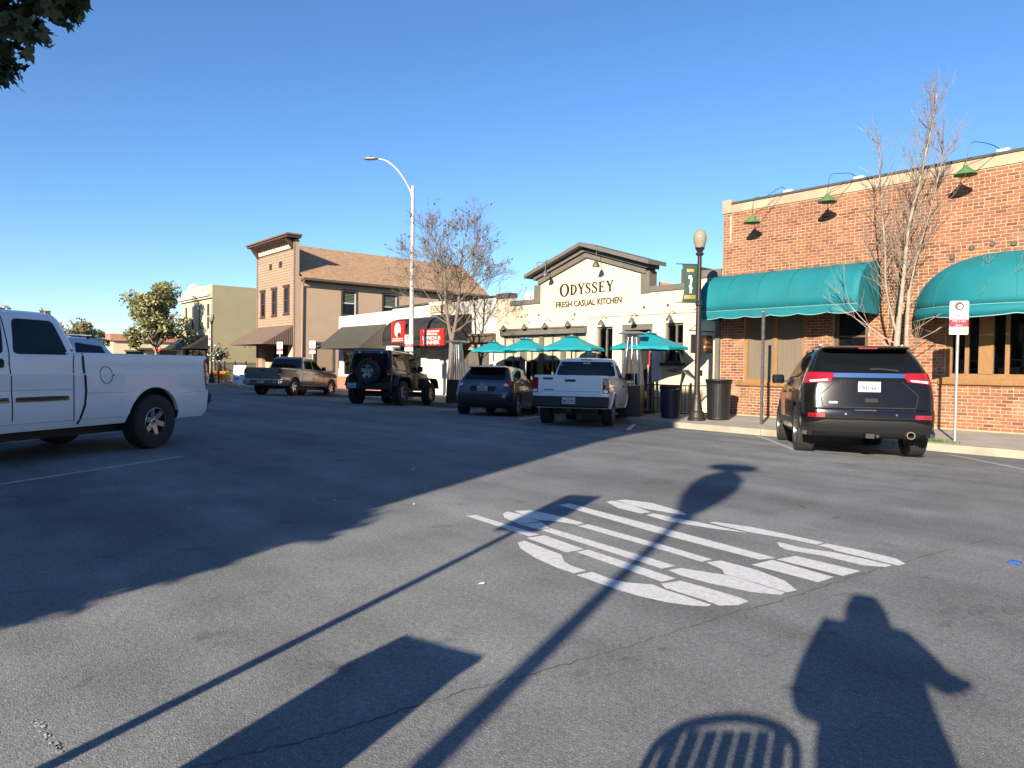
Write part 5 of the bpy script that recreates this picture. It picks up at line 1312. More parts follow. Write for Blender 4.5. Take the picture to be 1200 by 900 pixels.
c.mirror(2.30, 0.90, 1.28, m_('car_plastic'), (0.12, 0.20, 0.20))
c.flare(0, 0.375, 0.43, 0.925, m_('paint_car_white'), w=0.05, out=0.02); c.flare(3.24, 0.375, 0.43, 0.925, m_('paint_car_white'), w=0.05, out=0.02)
c.wheels(3.24, 1.54, 0.375, 0.25, 0.215, spokes=6)
c.place(-12.32, 12.68, HEAD, 3.24, 0.99)

# sand coloured pickup by the tan house
c, cab, K = build_pickup('parked_pickup', 'sand grey crew cab pickup parked before the tan two storey house', 'paint_car_sand', 3.24, 1.10, 0.85, 0.94, 1.20, 1.79, 1.12, 0.62, 2.72, 0.39, 0.22, 0.45)
for ax_ in 'LR':
    for q in ([(2.28, 1.23), (1.60, 1.22), (1.52, 1.61), (1.90, 1.59)], [(1.50, 1.22), (0.82, 1.22), (0.86, 1.58), (1.44, 1.61)]): c.patch('side_window', q, ax_, m_('car_glass'), r=0.04)
    for sm in ([(2.45, 1.16), (2.50, 0.8), (2.46, 0.52)], [(1.54, 1.2), (1.54, 0.52)], [(0.62, 1.18), (0.62, 0.5)], [(2.46, 0.51), (0.65, 0.51)]): c.ribbon('door_seam', sm, 0.012, ax_, m_('car_seam'))
    c.patch('side_step', [(2.55, 0.43), (0.62, 0.43), (0.62, 0.47), (2.55, 0.47)], ax_, m_('alloy'), off=0.05, r=0.01)
    for hx in (1.66, 0.78): c.handle(hx, 1.0, ax_, m_('paint_car_sand'))
pickup_tail(c, K, 1.20, 0.72, '8P20417', 0.62, m_('chrome'), lamp_w=0.15, lamp_z=(0.86, 1.14), bz=(0.46, 0.70))
c.mirror(2.30, 0.91, 1.28, m_('car_plastic'), (0.12, 0.20, 0.18))
c.flare(0, 0.39, 0.45, 0.94, m_('paint_car_sand'), w=0.05, out=0.02); c.flare(3.24, 0.39, 0.45, 0.94, m_('paint_car_sand'), w=0.05, out=0.02)
c.wheels(3.24, 1.58, 0.39, 0.26, 0.23, spokes=6)
c.place(-31.0, 12.62, HEAD, 3.24, 0.99)

# big white pickup at the left
c, cab, K = build_pickup('parked_pickup', 'large white extended cab pickup at the left edge, chrome side moulding and black tyres', 'paint_car_white', 3.65, 1.20, 1.0, 0.985, 1.41, 1.93, 1.22, 1.30, 3.35, 0.405, 0.205, 0.52, z0=0.42)
gm = c
for ax_ in 'LR':
    c.patch('side_window', [(2.24, 1.375), (1.47, 1.375), (1.60, 1.81), (2.16, 1.81)], ax_, m_('car_glass'), r=0.07, rn=4, off=0.006)
    c.patch('side_window', [(3.14, 1.375), (2.37, 1.375), (2.30, 1.81), (2.70, 1.80)], ax_, m_('car_glass'), r=0.05, rn=4, off=0.006)
    for sm in ([(2.28, 1.86), (2.29, 1.4), (2.29, 0.9), (2.27, 0.56)], [(1.40, 1.40), (1.43, 1.1), (1.43, 0.75), (1.41, 0.50)], [(3.42, 1.3), (3.46, 0.9), (3.42, 0.56)]): c.ribbon('door_seam', sm, 0.012, ax_, m_('car_seam'))
    c.ribbon('cab_gap', [(1.27, 1.40), (1.26, 1.2), (1.24, 0.9), (1.26, 0.7), (1.34, 0.46)], 0.035, ax_, m_('car_seam'), off=0.003)
    c.ribbon('crease_shade', [(1.22, 0.87), (0.56, 0.86)], 0.007, ax_, m_('crease_grey'), off=0.002)  # thin grey strips: shade along the body creases put in as colour
    c.ribbon('crease_shade', [(-0.56, 0.82), (-1.15, 0.83)], 0.007, ax_, m_('crease_grey'), off=0.002)
    c.ribbon('crease_shade', [(3.4, 0.93), (1.45, 0.93)], 0.006, ax_, m_('crease_grey'), off=0.002)
    for a, b in ((3.38, 2.32), (2.25, 1.50)):
        c.patch('side_moulding', [(a, 0.79), (b, 0.79), (b+0.02, 0.85), (a, 0.85)], ax_, m_('chrome'), off=0.016, r=0.015)
        c.ribbon('moulding_stripe', [(a-0.02, 0.822), (b+0.04, 0.822)], 0.022, ax_, m_('car_plastic'), off=0.018)
    hb = c.patch('door_handle', [(2.36, 1.205), (2.60, 1.205), (2.60, 1.315), (2.36, 1.315)], ax_, m_('car_plastic'), off=0.014, r=0.04)
    c.patch('door_pull', [(2.38, 1.255), (2.58, 1.255), (2.58, 1.30), (2.38, 1.30)], ax_, m_('car_seam'), off=0.03, r=0.02, parent=hb)
    # badge and lower sill
    c.patch('badge', [(1.42, 1.425), (1.34, 1.425), (1.34, 1.452), (1.42, 1.452)], ax_, m_('steel_dark'), off=0.004)
    c.ribbon('sill_seam', [(3.4, 0.52), (0.62, 0.52)], 0.007, ax_, m_('crease_grey'), off=0.002)
# fuel door on the left side
ring = [(0.90+0.105*cos(2*pi*i/28), 1.11+0.115*sin(2*pi*i/28)) for i in range(29)]
c.ribbon('fuel_door', ring, 0.008, 'L', m_('car_seam'), off=0.002)
c.patch('fuel_latch', [(0.79, 1.10), (0.77, 1.10), (0.77, 1.12), (0.79, 1.12)], 'L', m_('car_seam'), off=0.003)
for sd in (1, -1):
    k = lambda p: p if sd > 0 else mirr(p)
    c.patch('tail_lamp', k([(0.86, 0.84), (0.968, 0.84), (0.968, 1.37), (0.86, 1.37)]), 'B', m_('lamp_red'), off=0.014, r=0.02)
for ax_ in 'LR':
    tl = c.patch('tail_lamp', [(-1.195, 0.84), (-1.12, 0.86), (-1.085, 1.05), (-1.10, 1.34), (-1.195, 1.37)], ax_, m_('lamp_red'), off=0.012, r=0.02)
    c.patch('indicator_lamp', [(-1.19, 1.03), (-1.11, 1.03), (-1.11, 1.14), (-1.19, 1.14)], ax_, m_('lamp_amber'), off=0.016, parent=tl)
    c.patch('reversing_lamp', [(-1.19, 0.95), (-1.12, 0.95), (-1.11, 1.02), (-1.19, 1.02)], ax_, m_('lamp_clear'), off=0.016, parent=tl)
c.patch('tailgate', [(-0.83, 0.80), (0.83, 0.80), (0.83, 1.39), (-0.83, 1.39)], 'B', m_('paint_car_white'), off=0.012, r=0.02)
c.patch('gate_handle', [(-0.12, 1.22), (0.12, 1.22), (0.12, 1.29), (-0.12, 1.29)], 'B', m_('car_plastic'), off=0.02, r=0.02)
stack([(0.60, -1.33, -1.05, 0.93, 0.14, 0.02, 0.03), (0.66, -1.38, -1.05, 0.965, 0.14, 0.02, 0.03), (0.78, -1.37, -1.05, 0.97, 0.14, 0.02, 0.03), (0.81, -1.30, -1.05, 0.95, 0.12, 0.02, 0.03)], 0.0).build('bumper', m_('car_plastic'), c.t, smooth=35)
MB().tube([(1.1, 0.45, 0.46), (-0.9, 0.5, 0.50), (-1.15, 0.75, 0.46)], 0.04, 8).build('exhaust', m_('steel_dark'), c.t)
MB().box(-1.1, 4.2, 0.40, 0.48, 0.42, 0.56).box(-1.1, 4.2, -0.48, -0.40, 0.42, 0.56).box(0.7, 1.6, 0.15, 0.399, 0.40, 0.62).build('frame', m_('car_plastic'), c.t)
c.mirror(3.1, 0.97, 1.50, m_('car_plastic'), (0.12, 0.24, 0.26))
c.flare(0, 0.405, 0.52, 0.985, m_('paint_car_white'), w=0.03, out=0.006, a0=16, a1=164); c.flare(3.65, 0.405, 0.52, 0.985, m_('paint_car_white'), w=0.03, out=0.006, a0=16, a1=164)
c.wheels(3.65, 1.72, 0.405, 0.27, 0.215, spokes=6)
c.place(-12.42, 2.31, HEAD+pi, 3.65)

# ------------------------------------------------------------------ blue grey hatchback
c = Car('parked_hatchback', 'blue grey hatchback parked between the white pickup and the black jeep style car', 'car'); pm = m_('paint_car_blue'); hw = 0.905; wb = 2.65; r = 0.32
lv = [(0.22, -0.58, 3.42, 0.80, 0.25, 0.3, 0.08, 0.14, 0.95, 0.92), (0.30, -0.70, 3.50, 0.87, 0.26, 0.34, 0.09, 0.16, 0.95, 0.92), (0.45, -0.765, 3.55, 0.895, 0.28, 0.36, 0.10, 0.18, 0.95, 0.92),
      (0.60, -0.77, 3.55, 0.905, 0.28, 0.36, 0.10, 0.18, 0.95, 0.92), (0.70, -0.74, 3.50, 0.905, 0.27, 0.36, 0.10, 0.18, 0.95, 0.92), (0.78, -0.70, 3.40, 0.90, 0.27, 0.36, 0.10, 0.18, 0.95, 0.91), (0.90, -0.68, 3.05, 0.885, 0.27, 0.34, 0.10, 0.16, 0.945, 0.90),
      (0.97, -0.66, 2.62, 0.865, 0.26, 0.32, 0.10, 0.16, 0.94, 0.92), (1.02, -0.63, 2.45, 0.845, 0.25, 0.30, 0.10, 0.14, 0.93, 0.92), (1.18, -0.47, 2.05, 0.775, 0.22, 0.28, 0.09, 0.12, 0.92, 0.92), (1.33, -0.30, 1.68, 0.69, 0.2, 0.26, 0.08, 0.10, 0.92, 0.93), (1.41, -0.26, 1.40, 0.62, 0.18, 0.24, 0.08, 0.1, 0.92, 0.93), (1.445, -0.2, 1.15, 0.52, 0.16, 0.22, 0.06, 0.1, 0.92, 0.93)]
c.body(stack(lv, 0.02), pm, arches=((0, r, 0.37), (wb, r, 0.37)), hw=hw)
stack([(1.37, -0.46, -0.1, 0.56, 0.14, 0.05, 0.07), (1.39, -0.48, -0.08, 0.58, 0.14, 0.05, 0.07), (1.425, -0.36, -0.05, 0.54, 0.12, 0.05, 0.06)], 0.002).build('spoiler', pm, c.t, smooth=40)
c.patch('rear_window', [(-0.62, 1.03), (0.62, 1.03), (0.52, 1.33), (-0.52, 1.33)], 'B', m_('car_glass'), r=0.09, rn=4, off=0.006, lim=0.6)
for ax_ in 'LR':
    for q in ([(2.02, 1.03), (1.15, 1.02), (1.05, 1.33), (1.42, 1.33)], [(1.10, 1.02), (0.30, 1.05), (0.28, 1.31), (1.00, 1.335)], [(0.25, 1.06), (-0.10, 1.16), (0.24, 1.29)]): c.patch('side_window', q, ax_, m_('car_glass'), r=0.03)
    for sm in ([(1.13, 1.0), (1.15, 0.6), (1.10, 0.32)], [(0.28, 1.02), (0.36, 0.8), (0.42, 0.6)], [(2.1, 1.0), (2.15, 0.6), (2.1, 0.32)]): c.ribbon('door_seam', sm, 0.010, ax_, m_('car_seam'))
    for hx in (1.25, 0.42): c.handle(hx, 0.90, ax_, pm)
    c.patch('tail_lamp', [(-0.66, 0.80), (-0.30, 0.92), (-0.10, 1.02), (-0.42, 1.03), (-0.60, 0.95)], ax_, m_('lamp_red'), off=0.010, r=0.02)
for sd in (1, -1):
    k = lambda p: p if sd > 0 else mirr(p)
    t = c.patch('tail_lamp', k([(0.56, 0.84), (0.80, 0.78), (0.86, 0.98), (0.74, 1.03), (0.60, 0.96)]), 'B', m_('lamp_red'), off=0.012, r=0.03)
    c.patch('reversing_lamp', k([(0.60, 0.86), (0.72, 0.83), (0.72, 0.91), (0.62, 0.93)]), 'B', m_('lamp_clear'), off=0.016, r=0.02, parent=t)
    c.ribbon('tailgate_seam', [(sd*0.60, 0.96), (sd*0.66, 0.80), (sd*0.55, 0.66)], 0.010, 'B', m_('car_seam'))
c.ribbon('tailgate_seam', [(-0.55, 0.66), (0.55, 0.66)], 0.010, 'B', m_('car_seam'))
c.patch('plate_recess', [(-0.36, 0.69), (0.36, 0.69), (0.40, 0.84), (-0.40, 0.84)], 'B', m_('car_seam'), off=0.002, r=0.02)
c.patch('badge', [(0.08*cos(i*pi/8), 0.885+0.03*sin(i*pi/8)) for i in range(16)], 'B', m_('chrome'), off=0.006)
c.patch('lower_bumper', [(-0.78, 0.25), (0.78, 0.25), (0.74, 0.42), (-0.74, 0.42)], 'B', m_('car_plastic'), off=0.008, r=0.03)
c.plate(0.0, 0.765, -0.725, '6VLZ412')
c.mirror(1.98, 0.83, 1.05, pm, (0.10, 0.18, 0.13))
c.wheels(wb, 1.56, r, 0.215, 0.215, spokes=5)
c.place(-16.2, 12.98, HEAD, wb, 1.0)

# ------------------------------------------------------------------ black off-roader with spare wheel
c = Car('parked_offroader', 'black boxy two door off-roader with a spare wheel on its tailgate', 'suv'); pm = m_('paint_car_jet'); hw = 0.80; wb = 2.46; r = 0.405
lv = [(0.52, -0.62, 2.95, 0.74, 0.06, 0.08, 0, 0.02), (0.58, -0.66, 2.98, 0.79, 0.06, 0.08, 0, 0.02), (0.95, -0.66, 2.98, 0.80, 0.06, 0.10, 0, 0.02, 1, 0.78), (1.12, -0.655, 2.92, 0.79, 0.06, 0.12, 0, 0.03, 1, 0.74), (1.17, -0.65, 1.75, 0.775, 0.06, 0.06, 0, 0.03, 1, 0.95), (1.20, -0.645, 1.60, 0.765, 0.06, 0.05, 0, 0.03)]
c.body(stack(lv, 0.0), pm, arches=((0, r, 0.50), (wb, r, 0.50)), hw=hw, depth=0.34)
cl = [(1.19, -0.645, 1.58, 0.765, 0.05, 0.06, 0, 0.02), (1.45, -0.62, 1.44, 0.735, 0.05, 0.06, 0, 0.02), (1.72, -0.59, 1.30, 0.70, 0.06, 0.06, 0, 0.02), (1.78, -0.57, 1.22, 0.68, 0.07, 0.08, 0, 0.02), (1.81, -0.52, 1.1, 0.63, 0.07, 0.1, 0, 0.02)]
c.body(stack(cl, 0.015), m_('paint_car_jet'), name='hardtop')
rw = c.patch('rear_window', [(-0.60, 1.22), (0.60, 1.22), (0.57, 1.70), (-0.57, 1.70)], 'B', m_('car_glass'), r=0.05, off=0.010)
for sd in (1, -1):
    c.patch('window_hinge', [(sd*0.40, 1.69), (sd*0.40+0.05, 1.69), (sd*0.40+0.05, 1.76), (sd*0.40, 1.76)], 'B', m_('alloy'), off=0.03)
    t = box('tail_lamp', m_('lamp_red'), c.t, -0.70, -0.655, sd*0.62, sd*0.74, 0.98, 1.17, bev=0.01)
    box('reversing_lamp', m_('lamp_clear'), t, -0.706, -0.701, sd*0.65, sd*0.71, 0.995, 1.03)
for ax_ in 'LR':
    c.patch('side_window', [(0.46, 1.24), (-0.48, 1.24), (-0.46, 1.68), (0.46, 1.68)], ax_, m_('car_glass'), r=0.05, off=0.008)
    c.patch('side_window', [(1.42, 1.24), (0.60, 1.24), (0.60, 1.66), (1.26, 1.66)], ax_, m_('car_glass'), r=0.05, off=0.008)
    for sm in ([(0.54, 1.70), (0.54, 1.2), (0.52, 0.75), (0.60, 0.58)], [(1.52, 1.18), (1.54, 0.8), (1.50, 0.58)], [(1.50, 0.60), (0.6, 0.60)]): c.ribbon('door_seam', sm, 0.014, ax_, m_('car_seam'))
    c.handle(0.62, 1.08, ax_, m_('car_plastic'))
    c.patch('vent_badge', [(1.75, 0.92), (1.62, 0.92), (1.62, 1.06), (1.75, 1.06)], ax_, m_('car_plastic_grey'), off=0.006)
    c.patch('rock_rail', [(1.92, 0.50), (0.55, 0.50), (0.55, 0.56), (1.92, 0.56)], ax_, m_('car_plastic'), off=0.06, r=0.01)
# flat topped fenders
for x0_ in (0.0, wb):
    for sd in (1, -1):
        pr_ = [(-0.62, 0.62), (-0.50, 0.90), (-0.36, 0.975), (0.36, 0.975), (0.54, 0.88), (0.66, 0.60), (0.60, 0.60), (0.48, 0.84), (0.33, 0.925), (-0.33, 0.925), (-0.45, 0.86), (-0.56, 0.62)]
        o = MB().prism([(x0_+a, b) for a, b in pr_], 'y', sd*0.68, sd*0.955).build('fender', m_('car_plastic'), c.t); bevel(o, 0.012)
o = stack([(0.50, -0.82, -0.62, 0.78, 0.06, 0.02), (0.54, -0.84, -0.62, 0.80, 0.06, 0.02), (0.70, -0.84, -0.62, 0.80, 0.06, 0.02), (0.73, -0.80, -0.62, 0.78, 0.06, 0.02)], 0).build('bumper', m_('car_plastic'), c.t, smooth=35)
stack([(0.50, 3.0, 3.22, 0.72, 0.02, 0.10), (0.70, 3.0, 3.24, 0.74, 0.02, 0.10), (0.73, 3.0, 3.2, 0.72, 0.02, 0.10)], 0).build('front_bumper', m_('car_plastic'), c.t, smooth=35)
c.plate(0.56, 0.62, -0.845, '8LHD253')
# spare wheel
sw_ = c.wheel(0, 0.1, 0.405, 0.27, 0.23, spokes=5, rm='alloy'); sw_.location = (-0.83, -0.02, 1.08); sw_.rotation_euler = (0, 0, radians(90)); sw_.name = 'spare_wheel'
box('spare_carrier', m_('car_plastic'), c.t, -0.74, -0.655, -0.18, 0.14, 0.95, 1.2)
box('brake_light', m_('lamp_red'), c.t, -0.76, -0.70, -0.10, 0.06, 1.51, 1.55); box('brake_light_stalk', m_('car_plastic'), c.t, -0.74, -0.70, -0.06, 0.02, 1.20, 1.509)
c.patch('windscreen', [(-0.66, 1.22), (0.66, 1.22), (0.60, 1.68), (-0.60, 1.68)], 'F', m_('car_glass'), r=0.04, off=0.006)
c.mirror(1.44, 0.78, 1.26, m_('car_plastic'), (0.10, 0.20, 0.18))
c.wheels(wb, 1.60, r, 0.26, 0.225, spokes=5, rm='alloy')
c.place(-22.4, 12.85, HEAD, wb, 1.06)

# ------------------------------------------------------------------ silver suv beyond the big pickup
s2 = build_suv('parked_suv', 'silver suv parked beyond the big white pickup, only its roof and windows showing', 'paint_car_silver', plate='5KTR908')
s2.place(-16.6, 2.25, HEAD+pi, 2.915, 1.03)
# ------------------------------------------------------------------ lamp posts
def acorn_lamp(name, label, x, y, z, h, banner=True, sc=1.0, side=-1, basket=False, group=None):
    t = thing(name, label, 'street lamp', (x, y, z), group=group)
    MB().lathe([(0.24, 0), (0.24, 0.05), (0.21, 0.08), (0.20, 0.22), (0.16, 0.26), (0.13, 0.45), (0.10, 0.62), (0.105, 0.66), (0.085, 0.70)], 16).build('base', m_('bronze_post'), t, smooth=35)
    MB().lathe([(0.080, 0.69), (0.070, h*0.5), (0.055, h-0.75), (0.058, h-0.72)], 14).build('post', m_('bronze_post'), t, smooth=35)
    col = MB().lathe([(0.056, h-0.72), (0.10, h-0.70), (0.11, h-0.66), (0.07, h-0.62), (0.10, h-0.56), (0.13, h-0.52), (0.13, h-0.50)], 16).build('collar', m_('bronze_post'), t, smooth=35)
    MB().lathe([(0.12, h-0.50), (0.168, h-0.36), (0.18, h-0.24), (0.162, h-0.12), (0.105, h-0.05), (0.03, h-0.03), (0.02, h), (0.0, h+0.03)], 18).build('globe', m_('lamp_globe'), t, smooth=60)
    if banner:
        # green street banner on two arms, bellied by the wind; it hangs over the roadway
        zb0, zb1 = h*0.615, h*0.815; L = 0.46
        d = Vector((-0.72, -0.69))*1
        for zz in (zb0, zb1):
            MB().bar((0, 0, zz), (d.x*L*1.35, d.y*L*1.35, zz+0.02), 0.025).build('banner_arm', m_('iron_black'), t)
        vs = []; n, k = 8, 10
        for j in range(k+1):
            v = j/k; zz = zb0 + (zb1-zb0)*v; pinch = 0.16*sin(pi*v)
            for i in range(n+1):
                u = 0.12 + (0.88 - pinch)*i/n; bl = 0.05*sin(pi*v)*sin(pi*i/n)
                vs.append((d.x*L*u - d.y*bl, d.y*L*u + d.x*bl, zz))
        bn = MB().add(vs, [(j*(n+1)+i, j*(n+1)+i+1, (j+1)*(n+1)+i+1, (j+1)*(n+1)+i) for j in range(k) for i in range(n)]).build('banner', m_('banner_green'), t, smooth=60)
        q = Vector((d.y, -d.x))   # towards the camera side
        if q.dot(Vector((-x, -y))) < 0: q = -q
        def strip(nm, u0, u1, v0, v1, m):
            P = []
            for v_ in (v0, v1):
                pin = 0.16*sin(pi*v_)
                for i in range(7):
                    uu = u0+(u1-u0)*i/6; u = 0.12 + (0.88-pin)*uu; bl = 0.05*sin(pi*v_)*sin(pi*uu)
                    P.append((d.x*L*u - d.y*bl + q.x*0.012, d.y*L*u + d.x*bl + q.y*0.012, zb0+(zb1-zb0)*v_))
            MB().add(P, [(i, i+1, i+8, i+7) for i in range(6)]).build(nm, m, bn)
        strip('banner_crest', 0.25, 0.75, 0.80, 0.88, m_('sign_gold')); strip('banner_band', 0.10, 0.90, 0.10, 0.20, m_('sign_gold'))
        rl = random.Random(4)
        for i in range(9):
            a = 0.25+0.053*i; strip('banner_letter', 0.42+rl.uniform(-0.05, 0.05), 0.62+rl.uniform(-0.06, 0.08), a, a+0.04, m_('sign_white'))
        MB().lathe([(0.07, zb0-0.09), (0.09, zb0-0.06), (0.09, zb0+0.02), (0.07, zb0+0.05)], 12).build('clamp', m_('iron_black'), t)
    if basket:
        for sd in (1,):
            MB().bar((0, 0, 2.5), (0.75*sd, -0.2, 2.6), 0.03).build('basket_arm', m_('iron_black'), t)
    MB().box(0.06, 0.13, -0.05, 0.05, 1.2, 1.36).build('outlet_box', m_('bronze_post'), t)
    return t
acorn_lamp('street_lamp', 'dark acorn globe lamp post with a green banner by the brick corner', -11.33, 16.25, zwalk(16.25), 5.15)

# tall cobra head light
t = thing('cobra_street_light', 'tall pale metal street light with curved arm and flat lamp head', 'street light', (-25.06, 15.9, zwalk(15.9)))
MB().lathe([(0.22, 0), (0.22, 0.03), (0.125, 0.06), (0.105, 0.3), (0.092, 4.0), (0.065, 8.75), (0.0, 8.80)], 14).build('post', m_('post_white'), t, smooth=40)
MB().tube(catmull([(0, 0, 8.1), (-0.08, -0.10, 8.60), (-0.34, -0.42, 9.28), (-0.70, -0.78, 9.75), (-1.02, -1.10, 9.88)], 6), 0.036, 8).build('arm', m_('post_white'), t, smooth=60)
hd = MB().lathe([(0.0, 0.0), (0.05, 0.02), (0.11, 0.2), (0.12, 0.45), (0.07, 0.62), (0.0, 0.66)], 12, 'x').build('lamp_head', m_('galvanised'), t, smooth=50)
hd.location = (-0.96, -1.04, 9.88); hd.rotation_euler = (0, 0, radians(226)); hd.scale = (1, 1.2, 0.55)
MB().lathe([(0.04, 0), (0.04, 0.08), (0.0, 0.09)], 8, 'z', (0.35, 0, 0.10)).build('photocell', m_('iron_black'), hd)
MB().box(-0.08, 0.08, -0.14, -0.11, 0.35, 0.6).build('hand_hole', m_('post_white'), t)

# ------------------------------------------------------------------ parking signs
def parking_sign(name, label, x, y, h, face, post=True, z=None, group='parking signs', pm='galvanised', lo=None):
    t = thing(name, label, 'sign', (x, y, zwalk(y) if z is None else z), face, group)
    if post: MB().lathe([(0.03, 0), (0.03, h-0.03), (0.0, h-0.025)], 10).build('post', m_(pm), t, smooth=40)
    zt = h
    o = MB().prism(roundpoly([(-0.175, zt-0.44), (0.175, zt-0.44), (0.175, zt), (-0.175, zt)], 0.04, 4), 'y', -0.040, -0.034).build('sign_plate', m_('sign_white'), t)
    n = 20
    e = MB().prism([(0.085*cos(2*pi*i/n), zt-0.105+0.085*sin(2*pi*i/n)) for i in range(n)], 'y', -0.0425, -0.0405).build('emblem', m_('brown_wood_dark'), o)
    MB().prism([(0.045*cos(2*pi*i/n)+0.01, zt-0.115+0.045*sin(2*pi*i/n)) for i in range(n)], 'y', -0.0445, -0.043).build('emblem_centre', m_('sign_white'), e)
    text_on_front('lettering', 'Paid', m_('letter_red'), o, -0.095, -0.042, zt-0.245, 0.058, width=0.10, ext=0.001); text_on_front('lettering', 'Parking', m_('letter_red'), o, 0.06, -0.042, zt-0.245, 0.058, width=0.17, ext=0.001)
    MB().box(-0.02, 0.02, -0.042, -0.0405, zt-0.305, zt-0.285).build('arrow', m_('letter_red'), o)
    MB().box(-0.15, 0.15, -0.042, -0.0405, zt-0.352, zt-0.340).build('small_print', m_('steel_dark'), o)
    MB().box(-0.174, 0.174, -0.0425, -0.0405, zt-0.44, zt-0.37).build('band', m_('sign_maroon'), o)
    p2 = MB().prism(roundpoly([(-0.175, zt-0.675), (0.175, zt-0.675), (0.175, zt-0.445), (-0.175, zt-0.445)], 0.02, 3), 'y', -0.040, -0.034).build('sign_plate', m_('sign_white'), t)
    MB().box(-0.174, 0.174, -0.0425, -0.0405, zt-0.52, zt-0.446).build('band', m_('sign_maroon'), p2)
    text_on_front('lettering', 'FREE 2 HRS', m_('sign_white'), o, 0, -0.044, zt-0.425, 0.05, width=0.25, ext=0.001)
    text_on_front('lettering', 'ONLY', m_('sign_white'), p2, 0, -0.044, zt-0.505, 0.05, width=0.14, ext=0.001)
    for q in range(3): MB().box(-0.15, 0.06-0.03*q, -0.042, -0.0405, zt-0.565-q*0.022, zt-0.555-q*0.022).build('small_print', m_('steel_dark'), p2)
    MB().box(0.105, 0.145, -0.042, -0.0405, zt-0.63, zt-0.55).build('stripe', m_('yellow_plastic'), p2)
    MB().box(-0.09, -0.03, -0.042, -0.0405, zt-0.655, zt-0.635).box(0.02, 0.14, -0.042, -0.0405, zt-0.655, zt-0.635).build('small_print', m_('letter_black'), p2)
    for q in (zt-0.05, zt-0.40, zt-0.62): MB().box(-0.012, 0.012, -0.0339, -0.02, q, q+0.02).build('bolt', m_('galvanised'), t)
    return t
FACE = radians(38)
parking_sign('parking_sign', 'white and maroon parking sign on a galvanised post right of the black suv', -5.08, 16.15, 2.83, FACE)
parking_sign('parking_sign', 'parking sign strapped to the tall pale street light', -24.98, 15.74, 2.65, FACE, post=False)
parking_sign('parking_sign', 'parking sign on a white post between the sand pickup and the white shop', -35.5, 16.4, 2.6, FACE, pm='post_white')
parking_sign('parking_sign', 'parking sign standing just behind the cab of the sand pickup', -38.6, 15.9, 2.6, FACE, pm='post_white')
parking_sign('parking_sign', 'parking sign on the near pavement that throws the left pole shadow', -2.03, -1.0, 2.45, FACE+pi, z=0.13)
# bare post
t = thing('bare_post', 'bare grey steel sign post without a sign, before the brick shop window', 'post', (-9.55, 16.48, zwalk(16.48)))
MB().prism([(-0.035, -0.02), (0.035, -0.02), (0.035, 0.02), (0.012, 0.02), (0.012, 0.0), (-0.012, 0.0), (-0.012, 0.02), (-0.035, 0.02)], 'z', 0, 2.83).build('post', m_('steel_dark'), t)
MB().box(-0.04, 0.04, -0.025, 0.025, 2.831, 2.86).build('cap', m_('galvanised'), t)
for i in range(12): MB().lathe([(0.0, -0.001), (0.008, -0.001), (0.008, 0.0)], 6, 'y', (0, -0.021, 0.4+i*0.2)).build('hole', m_('galvanised'), t)

# ------------------------------------------------------------------ litter bins
def bin_(name, label, x, y, r, h, m):
    t = thing(name, label, 'trash can', (x, y, zwalk(y)))
    MB().lathe([(r*0.80, 0.03), (r*0.84, 0.06), (r*0.88, h*0.5), (r*0.92, h-0.12)], 24).build('liner', m_('iron_black'), t, smooth=50)
    n = 30
    for i in range(n):
        a = 2*pi*i/n; w_ = 0.36*2*pi*r/n
        u = Vector((cos(a), sin(a))); v = Vector((-sin(a), cos(a)))
        P = []
        for zz, rr in ((0.06, r*0.90), (h*0.55, r*0.96), (h-0.13, r*1.02), (h-0.05, r*1.12)):
            for s_ in (-1, 1):
                for dpt in (0, 0.012): P.append((u.x*(rr+dpt)+v.x*w_*s_, u.y*(rr+dpt)+v.y*w_*s_, zz))
        fs = []
        for k in range(3):
            b = 4*k; fs += [(b+1, b+5, b+7, b+3), (b, b+2, b+6, b+4), (b, b+4, b+5, b+1), (b+2, b+3, b+7, b+6)]
        fs += [(0, 1, 3, 2), (12, 14, 15, 13)]
        MB().add(P, fs).build('slat', m, t)
    MB().lathe([(r*1.10, h-0.05), (r*1.16, h-0.035), (r*1.16, h-0.005), (r*1.08, h), (r*0.80, h-0.02), (r*0.60, h-0.10)], 26).build('rim', m, t, smooth=40)
    MB().lathe([(r*0.86, 0.0), (r*0.95, 0.02), (r*0.95, 0.07), (r*0.88, 0.075)], 26).build('foot_ring', m, t, smooth=40)
    return t
bin_('trash_can', 'black fluted steel trash can at the brick corner, right of the lamp post', -11.02, 16.80, 0.31, 1.10, m_('iron_black'))
bin_('trash_can', 'navy slatted trash can in the shade, left of the lamp post', -12.31, 16.40, 0.27, 0.90, m_('iron_navy'))

# ------------------------------------------------------------------ patio
pf = thing('patio_fence', 'black iron patio railing in front of the restaurant door', 'fence', (0, 16.95, zwalk(16.95)))
for z_ in (0.08, 0.88): MB().bar((-16.2, 0, z_), (-12.05, 0, z_), 0.035).build('rail', m_('iron_black'), pf)
for i in range(34): MB().bar((-16.15+i*0.123, 0, 0.08), (-16.15+i*0.123, 0, 0.90), 0.016).build('bar', m_('iron_black'), pf)
for i in range(4): MB().bar((-16.2+i*1.383, 0.03, 0.0), (-16.2+i*1.383, 0.03, 0.96), 0.05).build('post', m_('iron_black'), pf)
MB().bar((-12.05, 0.02, 0.88), (-12.05, 1.3, 0.88), 0.035).bar((-12.05, 0.02, 0.08), (-12.05, 1.3, 0.08), 0.035).build('return_rail', m_('iron_black'), pf)
pf2 = thing('patio_fence', 'black iron patio railing behind the hatchback and pickup', 'fence', (0, 16.95, zwalk(16.95)))
